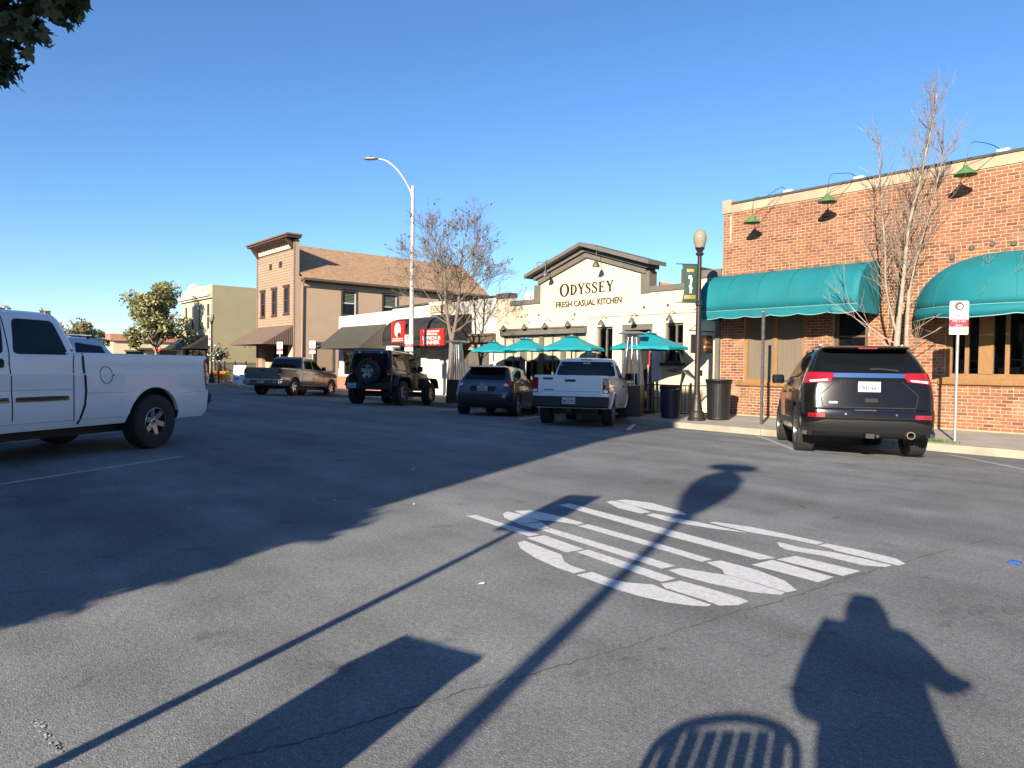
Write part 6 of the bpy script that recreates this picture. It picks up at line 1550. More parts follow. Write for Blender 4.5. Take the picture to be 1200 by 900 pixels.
for z_ in (0.08, 0.88): MB().bar((-22.0, 0, z_), (-16.45, 0, z_), 0.035).build('rail', m_('iron_black'), pf2)
for i in range(45): MB().bar((-21.95+i*0.123, 0, 0.08), (-21.95+i*0.123, 0, 0.90), 0.016).build('bar', m_('iron_black'), pf2)
def umbrella(label, x, y, zt, ze, w, rz):
    t = thing('patio_umbrella', label, 'umbrella', (x, y, zwalk(y)), rz, 'teal umbrellas on the patio')
    n = 8; vs = [(0, 0, zt)]; rings = ((0.18, zt-0.03), (0.55, zt-(zt-ze)*0.52), (1.0, ze))
    for f_, zz in rings:
        for i in range(n):
            a = 2*pi*(i+0.5)/n; k = w/2*f_
            vs.append((k*cos(a), k*sin(a), zz - (0.0 if f_ < 1 else 0.0)))
    fs = [(0, 1+i, 1+(i+1) % n) for i in range(n)]
    for r_ in range(2):
        for i in range(n): fs.append((1+r_*n+i, 1+(r_+1)*n+i, 1+(r_+1)*n+(i+1) % n, 1+r_*n+(i+1) % n))
    cp = MB().add(vs, fs).build('canopy', m_('teal_umbrella'), t); md = cp.modifiers.new('thick', 'SOLIDIFY'); md.thickness = 0.006; md.offset = -1
    vp = [(w/2*0.28*cos(2*pi*(i+0.5)/n), w/2*0.28*sin(2*pi*(i+0.5)/n), zt-0.02) for i in range(n)]
    MB().add([(0, 0, zt+0.04)] + vp, [(0, 1+i, 1+(i+1) % n) for i in range(n)]).build('vent_cap', m_('teal_umbrella'), cp)
    for i in range(n):
        a, b = 2*pi*(i+0.5)/n, 2*pi*(i+1.5)/n; R_ = w/2
        p0, p1 = Vector((R_*cos(a), R_*sin(a), ze)), Vector((R_*cos(b), R_*sin(b), ze)); m0 = (p0+p1)/2*0.985
        MB().add([tuple(p0), tuple(p1), (p1.x*1.0, p1.y, ze-0.09), (m0.x, m0.y, ze-0.07), (p0.x, p0.y, ze-0.09)], [(0, 1, 2, 3, 4)]).build('flap', m_('teal_umbrella'), cp)
        MB().bar((0, 0, zt-0.08), (R_*0.98*cos(a), R_*0.98*sin(a), ze-0.015), 0.018).build('rib', m_('post_white'), t)
    MB().lathe([(0.022, 0.05), (0.022, zt-0.01), (0.0, zt)], 8).build('pole', m_('post_white'), t, smooth=40)
    MB().lathe([(0.0, zt+0.06), (0.025, zt+0.05), (0.03, zt+0.02)], 8).build('finial', m_('post_white'), t)
    MB().lathe([(0.26, 0), (0.26, 0.04), (0.10, 0.07), (0.05, 0.10)], 16).build('base', m_('iron_black'), t, smooth=40)
umbrella('teal patio umbrella farthest left, next to the patio heater', -21.0, 17.0, 2.28, 1.96, 1.85, 0.15)
umbrella('teal patio umbrella above the hatchback roof, second from the left', -19.15, 17.0, 2.36, 2.00, 1.9, 0.05)
umbrella('teal patio umbrella directly behind the white pickup cab', -16.85, 17.0, 2.40, 1.99, 2.2, 0.2)
umbrella('teal patio umbrella before the restaurant door, farthest right', -13.65, 17.05, 2.42, 1.99, 2.4, 0.0)
def heater(label, x, y, h=2.25, w=0.60):
    t = thing('patio_heater', label, 'heater', (x, y, zwalk(y)), 0.5, 'pyramid patio heaters')
    MB().add([(s*w/2*k, q*w/2*k, z_) for z_, k in ((0.0, 1.0), (0.88, 0.92)) for s, q in ((-1, -1), (1, -1), (1, 1), (-1, 1))], [(0,3,2,1), (4,5,6,7), (0,1,5,4), (1,2,6,5), (2,3,7,6), (3,0,4,7)]).build('cabinet', m_('heater_brown'), t)
    k0, k1 = w/2*0.92, w/2*0.42
    for s, q in ((-1, -1), (1, -1), (1, 1), (-1, 1)):
        MB().bar((s*k0, q*k0, 0.88), (s*k1, q*k1, h-0.08), 0.04).build('frame_leg', m_('stainless'), t)
    for i in range(5):
        for ax_ in (0, 1):
            u = -0.8+0.4*i
            for s in (-1, 1):
                a = (u*k0, s*k0, 0.9) if ax_ == 0 else (s*k0, u*k0, 0.9); b = (u*k1, s*k1, h-0.1) if ax_ == 0 else (s*k1, u*k1, h-0.1)
                MB().bar(a, b, 0.013).build('guard_bar', m_('stainless'), t)
    MB().lathe([(0.06, 0.9), (0.06, h-0.1)], 14).build('flame_tube', m_('heater_glass'), t, smooth=60)
    MB().add([(s*k*1.0, q*k*1.0, z_) for z_, k in ((h-0.08, 0.34), (h-0.05, 0.36), (h, 0.22)) for s, q in ((-1, -1), (1, -1), (1, 1), (-1, 1))], [(0,3,2,1), (8,9,10,11)] + [(4*r_+i, 4*r_+(i+1) % 4, 4*r_+4+(i+1) % 4, 4*r_+4+i) for r_ in range(2) for i in range(4)]).build('hood', m_('stainless'), t)
    return t
heater('pyramid patio heater with brown base standing at the kerb behind the off-roader', -21.86, 15.9, 2.36)
heater('pyramid patio heater standing right of the white pickup cab', -13.45, 16.1, 2.45)
# tables and chairs
def chair(label, x, y, rz, m):
    t = thing('patio_chair', label, 'chair', (x, y, zwalk(y)), rz, 'patio chairs')
    o = MB().box(-0.22, 0.22, -0.22, 0.22, 0.43, 0.47).build('seat', m, t); bevel(o, 0.012)
    for i in range(5): MB().box(-0.20+i*0.085, -0.15+i*0.085, 0.19, 0.215, 0.50, 0.86).build('slat', m, t)
    MB().box(-0.22, 0.22, 0.185, 0.22, 0.861, 0.93).build('top_rail', m, t)
    for sx in (-0.2, 0.2):
        MB().bar((sx, 0.2, 0), (sx, 0.205, 0.90), 0.03).build('leg', m, t); MB().bar((sx, -0.2, 0), (sx, -0.2, 0.43), 0.03).build('leg', m, t)
def table(label, x, y, m):
    t = thing('patio_table', label, 'table', (x, y, zwalk(y)), 0, 'patio tables')
    o = MB().box(-0.38, 0.38, -0.38, 0.38, 0.72, 0.75).build('table_top', m, t); bevel(o, 0.01)
    MB().lathe([(0.25, 0), (0.25, 0.02), (0.04, 0.05), (0.035, 0.72)], 14).build('pedestal', m_('iron_black'), t, smooth=40)
table('dark patio table beside the door umbrella', -14.35, 17.35, m_('brown_wood_dark')); table('patio table behind the hatchback', -19.8, 17.4, m_('brown_wood_dark')); table('patio table behind the white pickup', -17.6, 17.4, m_('brown_wood_dark'))
chair('red chair nearest the restaurant door', -14.9, 17.25, 0.8, m_('red_plastic')); chair('red chair left of the dark patio table', -15.35, 17.6, -0.7, m_('red_plastic')); chair('blue chair under the small window', -13.75, 17.65, 2.6, m_('blue_dark'))
chair('dark chair behind the hatchback', -20.4, 17.45, 1.6, m_('iron_black')); chair('dark chair between the umbrellas behind the hatchback', -18.5, 17.5, 1.6, m_('iron_black')); chair('dark chair behind the pickup cab', -16.6, 17.5, -1.5, m_('iron_black'))

# ------------------------------------------------------------------ clutter on the far pavement
def barricade(label, x, y, rz, m):
    t = thing('barricade', label, 'barricade', (x, y, zwalk(y)), rz, 'plastic barricades')
    for i in range(3): MB().box(-0.75, 0.75, -0.03-0.01*i, 0.03+0.01*i, 0.62-i*0.22, 0.78-i*0.22).build('rail', m, t)
    for s in (-0.6, 0.6):
        MB().bar((s, -0.22, 0), (s, 0, 0.8), 0.05).bar((s, 0.22, 0), (s, 0, 0.8), 0.05).build('leg', m, t)
barricade('orange plastic barricade by the far kerb', -50.8, 16.5, 0.3, m_('orange_plastic')); barricade('yellow plastic barricade right of the orange one', -48.9, 16.4, -0.2, m_('yellow_plastic'))
t = thing('folding_sign', 'white folding pavement sign behind the barricades', 'sign board', (-47.6, 16.9, zwalk(16.9)), radians(50))
MB().prism([(-0.35, 0.0), (-0.31, 0.0), (0.0, 1.15), (-0.02, 1.2)], 'x', -0.40, 0.40).prism([(0.35, 0.0), (0.31, 0.0), (0.001, 1.13), (0.03, 1.18)], 'x', -0.40, 0.40).build('board', m_('white_plastic'), t)
MB().box(-0.30, 0.30, -0.29, -0.27, 0.28, 0.36).build('strip', m_('blue_plastic'), t)
t = thing('folding_sign', 'low white folding sign beside the sand pickup tailgate', 'sign board', (-45.2, 16.4, zwalk(16.4)), radians(40))
MB().prism([(-0.30, 0.0), (-0.26, 0.0), (0.0, 0.62), (-0.02, 0.66)], 'x', -0.40, 0.40).prism([(0.30, 0.0), (0.26, 0.0), (0.001, 0.60), (0.03, 0.64)], 'x', -0.40, 0.40).build('board', m_('white_plastic'), t)
MB().add([(-47.5, KY-0.02, -0.09), (-45.3, KY-0.02, -0.09), (-45.3, KY+0.9, -0.055), (-47.5, KY+0.9, -0.055)], [(0, 1, 2, 3)]).build('tactile_ramp', mat('ramp_red', (0.45, 0.13, 0.08), 0.8), kind='structure')
# far lamp with basket and white banner
lf = acorn_lamp('street_lamp', 'far acorn lamp post with a white banner before the olive building', -50.6, 16.0, zwalk(16), 4.75, banner=False)
MB().box(-0.62, -0.10, -0.02, 0.02, 2.55, 3.45).build('banner', m_('sign_white'), lf); MB().bar((0, 0, 3.47), (-0.7, 0, 3.47), 0.03).bar((0, 0, 2.53), (-0.7, 0, 2.53), 0.03).build('banner_arm', m_('iron_black'), lf)
MB().box(-0.52, -0.2, -0.025, -0.021, 2.95, 3.1).build('banner_mark', m_('sign_red'), lf)
hb = thing('hanging_basket', 'planter of dark leaves and white flowers on a pole by the far lamp', 'planter', (-49.4, 16.1, zwalk(16.1)))
MB().lathe([(0.05, 0), (0.05, 1.5), (0.12, 1.52), (0.3, 1.75), (0.32, 1.95)], 12).build('pole_planter', m_('iron_black'), hb, smooth=40)
rp = random.Random(9); mb = MB(); mf = MB()
for i in range(420):
    a, r_ = rp.uniform(0, 6.3), rp.uniform(0, 0.72); p = Vector((r_*cos(a), r_*sin(a), 2.1+rp.gauss(0, 0.22)-0.25*r_)); s = rp.uniform(0.05, 0.11)
    u = Vector((rp.gauss(0, 1), rp.gauss(0, 1), rp.gauss(0, 1))).normalized(); v = u.orthogonal().normalized()
    (mf if i % 9 == 0 else mb).add([p-u*s, p+v*s*0.5, p+u*s, p-v*s*0.5], [(0, 1, 2, 3)])
mb.build('leaves', m_('leaf_dark'), hb); mf.build('flowers', m_('flower_white'), hb)
# stop sign at the far crossing
t = thing('stop_sign', 'small red stop sign far down the street', 'sign', (-71, 17.6, 0), radians(60))
MB().lathe([(0.04, 0), (0.04, 2.9)], 8).build('post', m_('galvanised'), t)
p = MB().prism([(0.38*cos(pi/8+i*pi/4), 2.6+0.38*sin(pi/8+i*pi/4)) for i in range(8)], 'y', -0.06, -0.045).build('plate', m_('sign_red'), t)
text_on_front('lettering', 'STOP', m_('sign_white'), p, 0, -0.064, 2.5, 0.26, width=0.55)
# ------------------------------------------------------------------ trees
def branches(seed, base, h, spec):
    pass
def limb(mb, p, d, L, r, depth, rng, ends, up=0.25, wob=0.18, split=(2, 3), ratio=(0.6, 0.8), ang=0.5, rmin=0.006, twig=None):
    k = 4 if depth > 1 else 3; pts = [p]; rs = [r]; q = p; dd = d.normalized()
    kids = []
    for i in range(k):
        dd = (dd + Vector((rng.gauss(0, wob), rng.gauss(0, wob), rng.gauss(0, wob*0.6)+up*0.22))).normalized()
        q = q + dd*L/k; pts.append(q); rs.append(max(rmin*0.6, r*(1-0.42*(i+1)/k)))
        if depth > 0 and i >= 1 and rng.random() < 0.75: kids.append((q, dd, rs[-1]*0.62))
    mb.tube(pts, rs, 6 if r > 0.05 else 4 if r > 0.015 else 3, cap=False)
    ends.append((q, dd, depth))
    if depth <= 0: return
    for _ in range(rng.randint(*split)): kids.append((q, dd, rs[-1]*0.85))
    for (q_, d_, r_) in kids:
        ax_ = d_.orthogonal().normalized(); rot = Matrix.Rotation(rng.uniform(0, 2*pi), 3, d_); a = rng.gauss(ang, 0.15)
        nd = (d_*cos(a) + (rot @ ax_)*sin(a)); nd.z += up
        limb(mb, q_, nd, L*rng.uniform(*ratio), max(rmin, r_), depth-1, rng, ends, up, wob, split, ratio, ang, rmin)

# upright bare tree by the brick wall
t = thing('bare_tree', 'tall slender bare tree with pale upright twigs against the brick shop', 'tree', (-6.62, 17.05, zwalk(17.05)))
rng = random.Random(31); trunk = MB(); tw = MB(); ends = []
trunk.tube([(0, 0, 0), (0.0, 0, 0.9), (0.02, 0.02, 1.9), (0.05, 0.05, 2.6)], [0.10, 0.082, 0.07, 0.055], 10, cap=False)
trunk.tube([(0.24, 0.14, 0), (0.22, 0.12, 1.0), (0.20, 0.1, 2.3), (0.22, 0.12, 3.2)], [0.07, 0.06, 0.048, 0.038], 8, cap=False)
lead = catmull([(0.05, 0.05, 2.5), (0.12, 0.08, 3.6), (0.18, 0.10, 4.6), (0.34, 0.18, 5.5), (0.46, 0.23, 6.3), (0.56, 0.28, 7.0), (0.62, 0.30, 7.55)], 4)
trunk.tube(lead, [0.050-0.046*i/(len(lead)-1) for i in range(len(lead))], 7, cap=False)
lead2 = catmull([(0.02, 0.02, 2.2), (-0.18, -0.10, 3.2), (-0.22, -0.15, 4.2), (-0.29, -0.22, 5.2), (-0.35, -0.27, 6.1), (-0.36, -0.28, 6.6)], 4)
trunk.tube(lead2, [0.028-0.025*i/(len(lead2)-1) for i in range(len(lead2))], 6, cap=False)
lead3 = catmull([(0.22, 0.12, 3.1), (0.34, 0.22, 4.0), (0.55, 0.34, 5.0), (0.70, 0.42, 6.0), (0.76, 0.45, 6.4)], 4)
trunk.tube(lead3, [0.024-0.021*i/(len(lead3)-1) for i in range(len(lead3))], 6, cap=False)
for ld, n_ in ((lead, 115), (lead2, 60), (lead3, 45)):
    for i in range(n_):
        f = rng.uniform(0.06, 0.97); idx = f*(len(ld)-1); a = int(idx); p = Vector(ld[a]).lerp(Vector(ld[min(a+1, len(ld)-1)]), idx-a)
        th_ = rng.uniform(0, 2*pi); d = Vector((cos(th_)*0.62, sin(th_)*0.62, 0.85))
        limb(tw, p, d, rng.uniform(0.4, 1.0)*(1.05-0.5*f), rng.uniform(0.006, 0.012), 1, rng, ends, up=0.22, wob=0.12, split=(1, 2), ratio=(0.5, 0.8), ang=0.4, rmin=0.0035)
for (p, d, L) in (((0, 0, 2.0), (-0.75, -0.45, 0.55), 1.3), ((0.05, 0, 1.8), (-0.9, -0.2, 0.7), 1.2), ((0.2, 0.1, 2.2), (0.85, -0.1, 0.55), 1.5), ((0.2, 0.1, 2.0), (0.8, 0.35, 0.35), 1.2), ((0.2, 0.1, 1.2), (0.5, -0.1, 1.0), 0.7)):
    limb(tw, Vector(p), Vector(d), L, 0.013, 2, rng, ends, up=0.16, wob=0.10, split=(1, 2), ratio=(0.45, 0.7), ang=0.42, rmin=0.005)
trunk.build('trunk', m_('bark_pale'), t, smooth=60); tw.build('twigs', m_('bark_pale'), t)

# spreading bare tree by the tall street light
t = thing('bare_tree', 'bare spreading tree with a few dry red leaves beside the tall street light', 'tree', (-22.62, 16.15, zwalk(16.15)))
rng = random.Random(77); tr_ = MB(); ends = []
tr_.tube([(0, 0, 0), (0.02, 0, 1.0), (0.0, 0.03, 2.0), (0.02, 0.03, 2.4)], [0.13, 0.11, 0.10, 0.095], 10, cap=False)
LD1 = catmull([(0.02, 0.03, 2.35), (-0.10, -0.08, 3.2), (-0.18, -0.15, 4.2), (-0.22, -0.15, 5.3)], 4); LD2 = catmull([(0.02, 0.03, 2.35), (0.16, 0.14, 3.2), (0.26, 0.20, 4.3), (0.28, 0.24, 5.4)], 4)
for LD in (LD1, LD2):
    tr_.tube(LD, [0.08-0.045*i/(len(LD)-1) for i in range(len(LD))], 7, cap=False)
    limb(tr_, LD[-1], Vector((0.05, 0.0, 1)), 0.75, 0.03, 4, rng, ends, up=0.12, wob=0.12, split=(1, 2), ratio=(0.58, 0.78), ang=0.45, rmin=0.006)
    for i in range(11):
        f = 0.10 + 0.085*i; idx = f*(len(LD)-1); a = int(idx); p = LD[a].lerp(LD[min(a+1, len(LD)-1)], idx-a); th_ = i*2.4 + (1.2 if LD is LD2 else 0)
        limb(tr_, p, Vector((cos(th_)*0.95, sin(th_)*0.95, 0.6+0.3*f)), 1.35*(1.1-0.25*f), 0.026, 4, rng, ends, up=0.10, wob=0.13, split=(1, 2), ratio=(0.56, 0.76), ang=0.50, rmin=0.0055)
tr_.build('trunk', m_('bark_brown'), t, smooth=60)
lf_ = MB()
for (p, d, dep) in ends:
    if rng.random() < 0.06 and p.z > 3.6:
        for _ in range(rng.randint(1, 3)):
            q = p + Vector((rng.gauss(0, 0.05), rng.gauss(0, 0.05), rng.gauss(0, 0.05))); s = rng.uniform(0.03, 0.06)
            u = Vector((rng.gauss(0, 1), rng.gauss(0, 1), rng.gauss(0, 1))).normalized(); v = u.orthogonal().normalized()
            lf_.add([q-u*s, q+v*s*0.6, q+u*s, q-v*s*0.6], [(0, 1, 2, 3)])
lf_.build('dry_leaves', m_('leaf_dry'), t)

def leafy(name, label, loc, h, rad, seed, leafm, barkm, n=5200, ls=(0.10, 0.2), zc=0.62, trunk_r=0.16, flat_=1.0, cat='tree', lobes=22, group=None):
    t = thing(name, label, cat, loc, group=group); rng = random.Random(seed); mb = MB(); ends = []
    mb.tube([(0, 0, 0), (0.03, 0.02, h*0.16), (0.0, 0.05, h*0.30)], [trunk_r, trunk_r*0.8, trunk_r*0.75], 10, cap=False)
    C = []
    for i in range(lobes):
        a = rng.uniform(0, 2*pi); e = rng.uniform(-0.9, 1.0); k = rng.uniform(0.35, 0.95)
        c = Vector((cos(a)*rad*k*sqrt(max(0, 1-e*e)), sin(a)*rad*k*sqrt(max(0, 1-e*e)), h*zc + e*k*h*0.34)); C.append((c, rad*rng.uniform(0.18, 0.40)))
        st_ = Vector((0, 0.04, h*0.28)); md_ = st_.lerp(c, 0.5) + Vector((0, 0, 0.08*h))
        mb.tube([st_, md_, c], [trunk_r*0.42, trunk_r*0.25, 0.02], 5, cap=False)
    mb.build('trunk', m_(barkm), t, smooth=60)
    lv = MB()
    for i in range(n):
        c, r_ = C[rng.randrange(len(C))]
        d = Vector((rng.gauss(0, 1), rng.gauss(0, 1), rng.gauss(0, 1))).normalized()*r_*rng.uniform(0.35, 1.08); d.z *= 0.8
        p = c + d; s = rng.uniform(*ls)
        u = (Vector((rng.gauss(0, 1), rng.gauss(0, 1), rng.gauss(0, 0.8)))).normalized(); v = u.cross(Vector((rng.gauss(0, 1), rng.gauss(0, 1), rng.gauss(0, 1)))).normalized()
        lv.add([p-u*s, p+v*s*0.42, p+u*s, p-v*s*0.42], [(0, 1, 2, 3)])
    lv.build('crown', m_(leafm), t)
    return t
leafy('magnolia_tree', 'olive green leafy street tree before the olive building', (-60.5, 14.9, -0.1), 8.6, 2.6, 5, 'leaf_olive', 'bark_pale', n=7800, ls=(0.12, 0.22), trunk_r=0.14, zc=0.58, lobes=34)
leafy('far_tree', 'brownish green tree beyond the silver suv', (-112, 6.0, 0), 9.8, 5.2, 8, 'leaf_brown', 'bark_dark', n=3600, ls=(0.2, 0.4), group='trees far down the street')
leafy('far_tree', 'dull brown tree left of the far yellow building', (-118, 14, 0), 8.2, 4.6, 9, 'leaf_brown', 'bark_dark', n=3000, ls=(0.2, 0.4), group='trees far down the street')
leafy('far_tree', 'low dark green tree in front of the far yellow building', (-98, 16.5, 0), 5.4, 2.2, 10, 'leaf_dark', 'bark_dark', n=2600, ls=(0.12, 0.26), group='trees far down the street')
leafy('far_tree', 'pale brown tree behind the far yellow building', (-150, 24.0, 0), 9.5, 5.0, 12, 'leaf_brown', 'bark_dark', n=3000, ls=(0.2, 0.4), group='trees far down the street')

# plane tree on the near pavement, its lowest bough reaching into the top left of the view
t = thing('plane_tree', 'dark leafy bough hanging into the top left corner against the sky', 'tree', (-8.4, -3.0, 0.13))
rng = random.Random(15); mb = MB(); C = []
mb.tube([(0, 0, 0), (0.05, 0, 1.4), (0.0, 0.1, 3.0)], [0.24, 0.20, 0.17], 12, cap=False)
mb.tube(catmull([(0, 0.1, 2.9), (0.3, 1.2, 3.9), (0.9, 2.5, 4.2), (2.1, 3.7, 3.85)], 4), [0.12-0.1*i/12 for i in range(13)], 7, cap=False)
mb.tube([(0, 0.1, 2.9), (-0.3, -0.2, 4.5), (0.0, 0, 7.0)], [0.16, 0.11, 0.03], 8, cap=False)
for i in range(34):
    a = rng.uniform(0, 2*pi); k = rng.uniform(0.2, 1.0); C.append((Vector((cos(a)*2.7*k - 0.7, sin(a)*2.3*k - 0.3, rng.uniform(4.2, 8.2))), rng.uniform(0.5, 0.95)))
star = []
for i in range(14):
    a = 2*pi*i/14; star.append((cos(a), sin(a), (1.0, 0.52, 0.86, 0.5, 0.80, 0.45, 0.3, 0.12, 0.3, 0.45, 0.80, 0.5, 0.86, 0.52)[i]))
lv = MB()
def leaf(p, s):
    u = Vector((rng.gauss(0, 1), rng.gauss(0, 1), rng.gauss(0, 0.7)-0.3)).normalized(); v = u.cross(Vector((rng.gauss(0, 1), rng.gauss(0, 1), rng.gauss(0, 1)))).normalized(); w = u.cross(v)*0.15*s
    lv.add([p + (u*c_ + v*s_)*k*s + w*(k*k) for c_, s_, k in star], [tuple(range(14))])
for i in range(2600):
    c, r_ = C[rng.randrange(len(C))]; d = Vector((rng.gauss(0, 1), rng.gauss(0, 1), rng.gauss(0, 1))).normalized()*r_*rng.uniform(0.3, 1.1)
    leaf(c+d, rng.uniform(0.06, 0.12))
BOUGH = [(Vector((2.02, 3.63, 3.66)), 0.26), (Vector((2.42, 3.85, 3.72)), 0.16), (Vector((1.72, 3.50, 3.42)), 0.24), (Vector((2.2, 3.8, 3.9)), 0.22), (Vector((1.6, 3.3, 3.9)), 0.40), (Vector((1.9, 3.4, 4.2)), 0.40), (Vector((1.3, 2.9, 4.2)), 0.5)]
for i in range(1150):
    c, r_ = BOUGH[rng.randrange(len(BOUGH))]; d = Vector((rng.gauss(0, 1), rng.gauss(0, 1), rng.gauss(0, 1))).normalized()*r_*rng.uniform(0.1, 1.0)
    leaf(c+d, rng.uniform(0.05, 0.11))
mb.build('trunk', m_('bark_dark'), t, smooth=60); lv.build('crown', m_('leaf_dark'), t)
# young tree on the near pavement whose crown shades the edge of the sunlight
leafy('young_tree', 'small round tree on the near pavement at the edge of the shade', (-2.55, -4.4, 0.13), 3.2, 0.85, 41, 'leaf_dark', 'bark_brown', n=12000, ls=(0.05, 0.10), trunk_r=0.05, lobes=40)

# wood far beyond the end of the street, one brown-green mass
rng = random.Random(55); mb = MB()
for i in range(260):
    y0 = rng.uniform(-190, 150); x0 = -235 + rng.uniform(-18, 18); hh = rng.uniform(4.5, 8.5); rr_ = rng.uniform(2.5, 5)
    for k in range(34):
        d = Vector((rng.gauss(0, 1), rng.gauss(0, 1), rng.gauss(0, 1))).normalized()*rng.uniform(0.5, 1.05)
        p = Vector((x0 + d.x*rr_, y0 + d.y*rr_, hh*0.55 + d.z*hh*0.45)); s_ = rng.uniform(0.5, 1.1)
        u = Vector((rng.gauss(0, 1), rng.gauss(0, 1), rng.gauss(0, 1))).normalized(); v = u.orthogonal().normalized()
        mb.add([p-u*s_, p+v*s_*0.6, p+u*s_, p-v*s_*0.6], [(0, 1, 2, 3)])
w_ = mb.build('far_wood', m_('leaf_brown'), kind='stuff'); tag(w_, 'brownish wood on the horizon beyond the street end', 'wood')
# ------------------------------------------------------------------ things beside and behind the camera whose shadows lie on the road
nl = acorn_lamp('street_lamp', 'acorn lamp post behind the camera, its shadow crossing the painted word', 0.16, -3.1, 0.13, 3.95, banner=False)
MB().lathe([(0.12, 3.42), (0.23, 3.70), (0.275, 3.98), (0.25, 4.22), (0.13, 4.40), (0.05, 4.46)], 20).build('outer_globe', m_('lamp_globe'), nl, smooth=60)
MB().lathe([(0.05, 4.462), (0.05, 4.56), (0.31, 4.58), (0.31, 4.64), (0.05, 4.70), (0.0, 4.76)], 18).build('cap', m_('bronze_post'), nl, smooth=40)
for o_ in nl.children:
    if o_.name.startswith('post'): o_.scale = (0.72, 0.72, 1)
t = thing('shadow_block', 'unseen steel box beside the camera, shaped to throw a blocky shadow', 'cabinet', (-1.50, -0.68, 0.126), radians(18))  # unseen box, sized and turned for the shadow it throws on the road
o = MB().box(-0.22, 0.22, -0.18, 0.18, 0.04, 0.82).build('case', m_('steel_dark'), t); bevel(o, 0.02)
o = MB().box(-0.235, 0.235, -0.195, 0.195, 0.822, 0.87).build('roof', m_('steel_dark'), t); bevel(o, 0.015)
MB().box(-0.21, 0.21, -0.17, 0.17, 0.0, 0.039).build('plinth', m_('concrete'), t)
MB().box(0.14, 0.17, 0.181, 0.21, 0.45, 0.57).build('handle', m_('iron_black'), t)
# slatted chair
bn = thing('slatted_chair', 'iron chair with upright slats beside the camera, known by its shadow', 'chair', (-0.36, 0.04, 0.126), radians(49.5))
MB().box(-0.25, 0.25, 0.0, 0.42, 0.42, 0.45).build('seat', m_('iron_black'), bn)
for i in range(7): MB().box(-0.215+i*0.062, -0.168+i*0.062, -0.012, 0.0, 0.47, 0.79).build('slat', m_('iron_black'), bn)
MB().tube(catmull([(-0.25, -0.006, 0.0), (-0.25, -0.006, 0.62), (-0.21, -0.006, 0.78), (0, -0.006, 0.83), (0.21, -0.006, 0.78), (0.25, -0.006, 0.62), (0.25, -0.006, 0.0)], 5), 0.018, 8).build('back_frame', m_('iron_black'), bn)
for sx in (-0.23, 0.23): MB().bar((sx, 0.40, 0), (sx, 0.40, 0.42), 0.035).build('leg', m_('iron_black'), bn)
# the photographer, just behind the lens: one skinned body
t = thing('person', 'person in dark clothes standing behind the camera, elbow out, known by the shadow', 'person', (0.28, -0.14, 0.126), radians(25))
J = dict(pel=(0, 0, 0.86), sp=(0, 0, 1.05), ch=(0, 0.01, 1.27), nk=(0, 0.02, 1.42), hd=(0, 0.05, 1.50), tp=(0, 0.05, 1.60),
         ls=(-0.17, 0.0, 1.40), le=(-0.25, 0.0, 1.06), lw=(-0.19, 0.10, 1.10), rs=(0.17, 0.0, 1.39), re=(0.26, 0.02, 1.24), rw=(0.31, 0.06, 1.24), rh=(0.335, 0.08, 1.225), lh=(-0.15, 0.16, 1.12),
         lhip=(-0.10, 0, 0.82), lk=(-0.11, 0.02, 0.46), la=(-0.11, -0.02, 0.08), lt=(-0.12, 0.13, 0.03), rhip=(0.10, 0, 0.82), rk=(0.12, 0.02, 0.46), ra=(0.13, -0.02, 0.08), rt=(0.15, 0.13, 0.03))
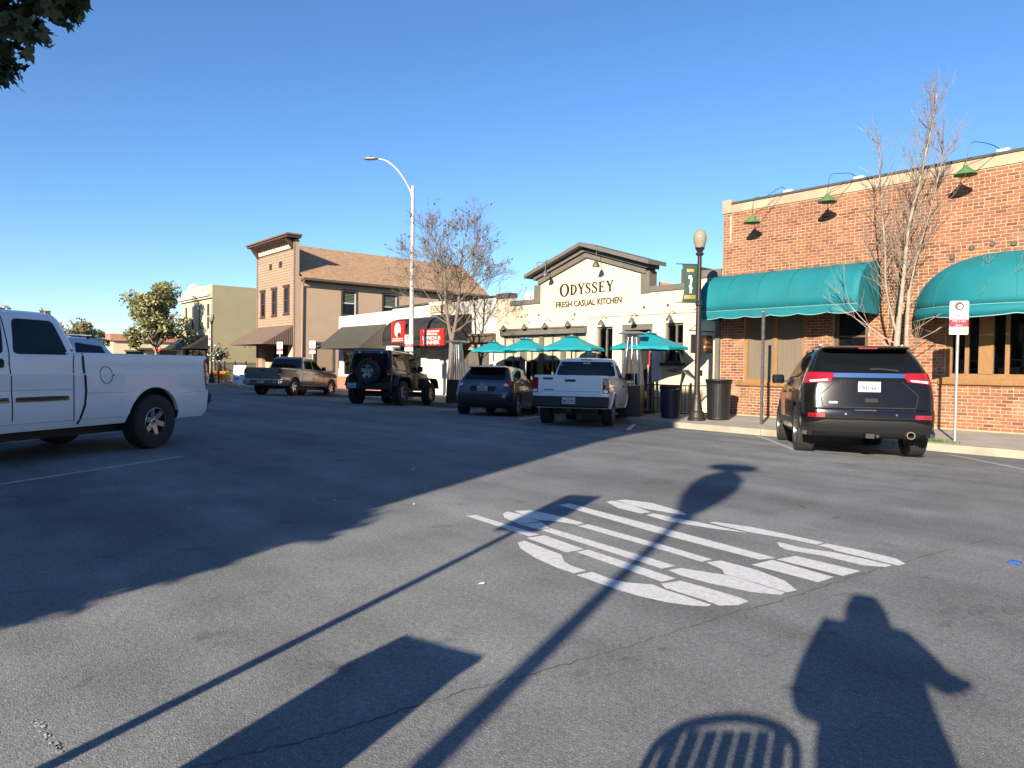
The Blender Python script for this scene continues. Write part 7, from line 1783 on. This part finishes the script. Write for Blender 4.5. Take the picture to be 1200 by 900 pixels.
RAD = dict(pel=0.265, sp=0.24, ch=0.215, nk=0.11, hd=0.09, tp=0.06, ls=0.115, le=0.10, lw=0.055, rs=0.11, re=0.06, rw=0.04, rh=0.032, lh=0.032, lhip=0.15, lk=0.075, la=0.05, lt=0.04, rhip=0.15, rk=0.075, ra=0.05, rt=0.04)
ED = [('pel', 'sp'), ('sp', 'ch'), ('ch', 'nk'), ('nk', 'hd'), ('hd', 'tp'), ('ch', 'ls'), ('ls', 'le'), ('le', 'lw'), ('lw', 'lh'), ('ch', 'rs'), ('rs', 're'), ('re', 'rw'), ('rw', 'rh'), ('pel', 'lhip'), ('lhip', 'lk'), ('lk', 'la'), ('la', 'lt'), ('pel', 'rhip'), ('rhip', 'rk'), ('rk', 'ra'), ('ra', 'rt')]
# five fingers and thumb for each hand
for sd, (hx, hy, hz) in (('l', J['lh']), ('r', J['rh'])):
    for f_, (dx, L_) in enumerate(((-0.03, 0.055), (-0.012, 0.065), (0.006, 0.062), (0.024, 0.05))):
        a, b = '%sf%da' % (sd, f_), '%sf%db' % (sd, f_)
        J[a] = (hx+dx, hy+0.05, hz-0.005); J[b] = (hx+dx, hy+0.05+L_*0.6, hz-L_*0.7); RAD[a] = 0.010; RAD[b] = 0.008; ED += [(sd+'h', a), (a, b)]
    J[sd+'th'] = (hx+(0.05 if sd == 'l' else -0.05), hy+0.03, hz+0.01); RAD[sd+'th'] = 0.010; ED.append((sd+'h', sd+'th'))
keys = list(J); me = bpy.data.meshes.new('body'); me.from_pydata([J[k] for k in keys], [(keys.index(a), keys.index(b)) for a, b in ED], [])
body = bpy.data.objects.new('body', me); COL.objects.link(body)
md = body.modifiers.new('skin', 'SKIN')
for i, k in enumerate(keys): me.skin_vertices[0].data[i].radius = (RAD[k], RAD[k]*0.82 if k in ('pel', 'sp', 'ch') else RAD[k]); me.skin_vertices[0].data[i].use_root = (k == 'pel')
md2 = body.modifiers.new('smooth', 'SUBSURF'); md2.levels = 2; md2.render_levels = 2
body.data.materials.append(m_('cloth_dark')); body.parent = t
MB().lathe([(0.0, 0.14), (0.07, 0.12), (0.105, 0.03), (0.11, -0.06), (0.10, -0.12), (0.07, -0.14)], 14, 'z', (0, 0.03, 1.53)).build('hair', m_('bark_dark'), t, smooth=60)
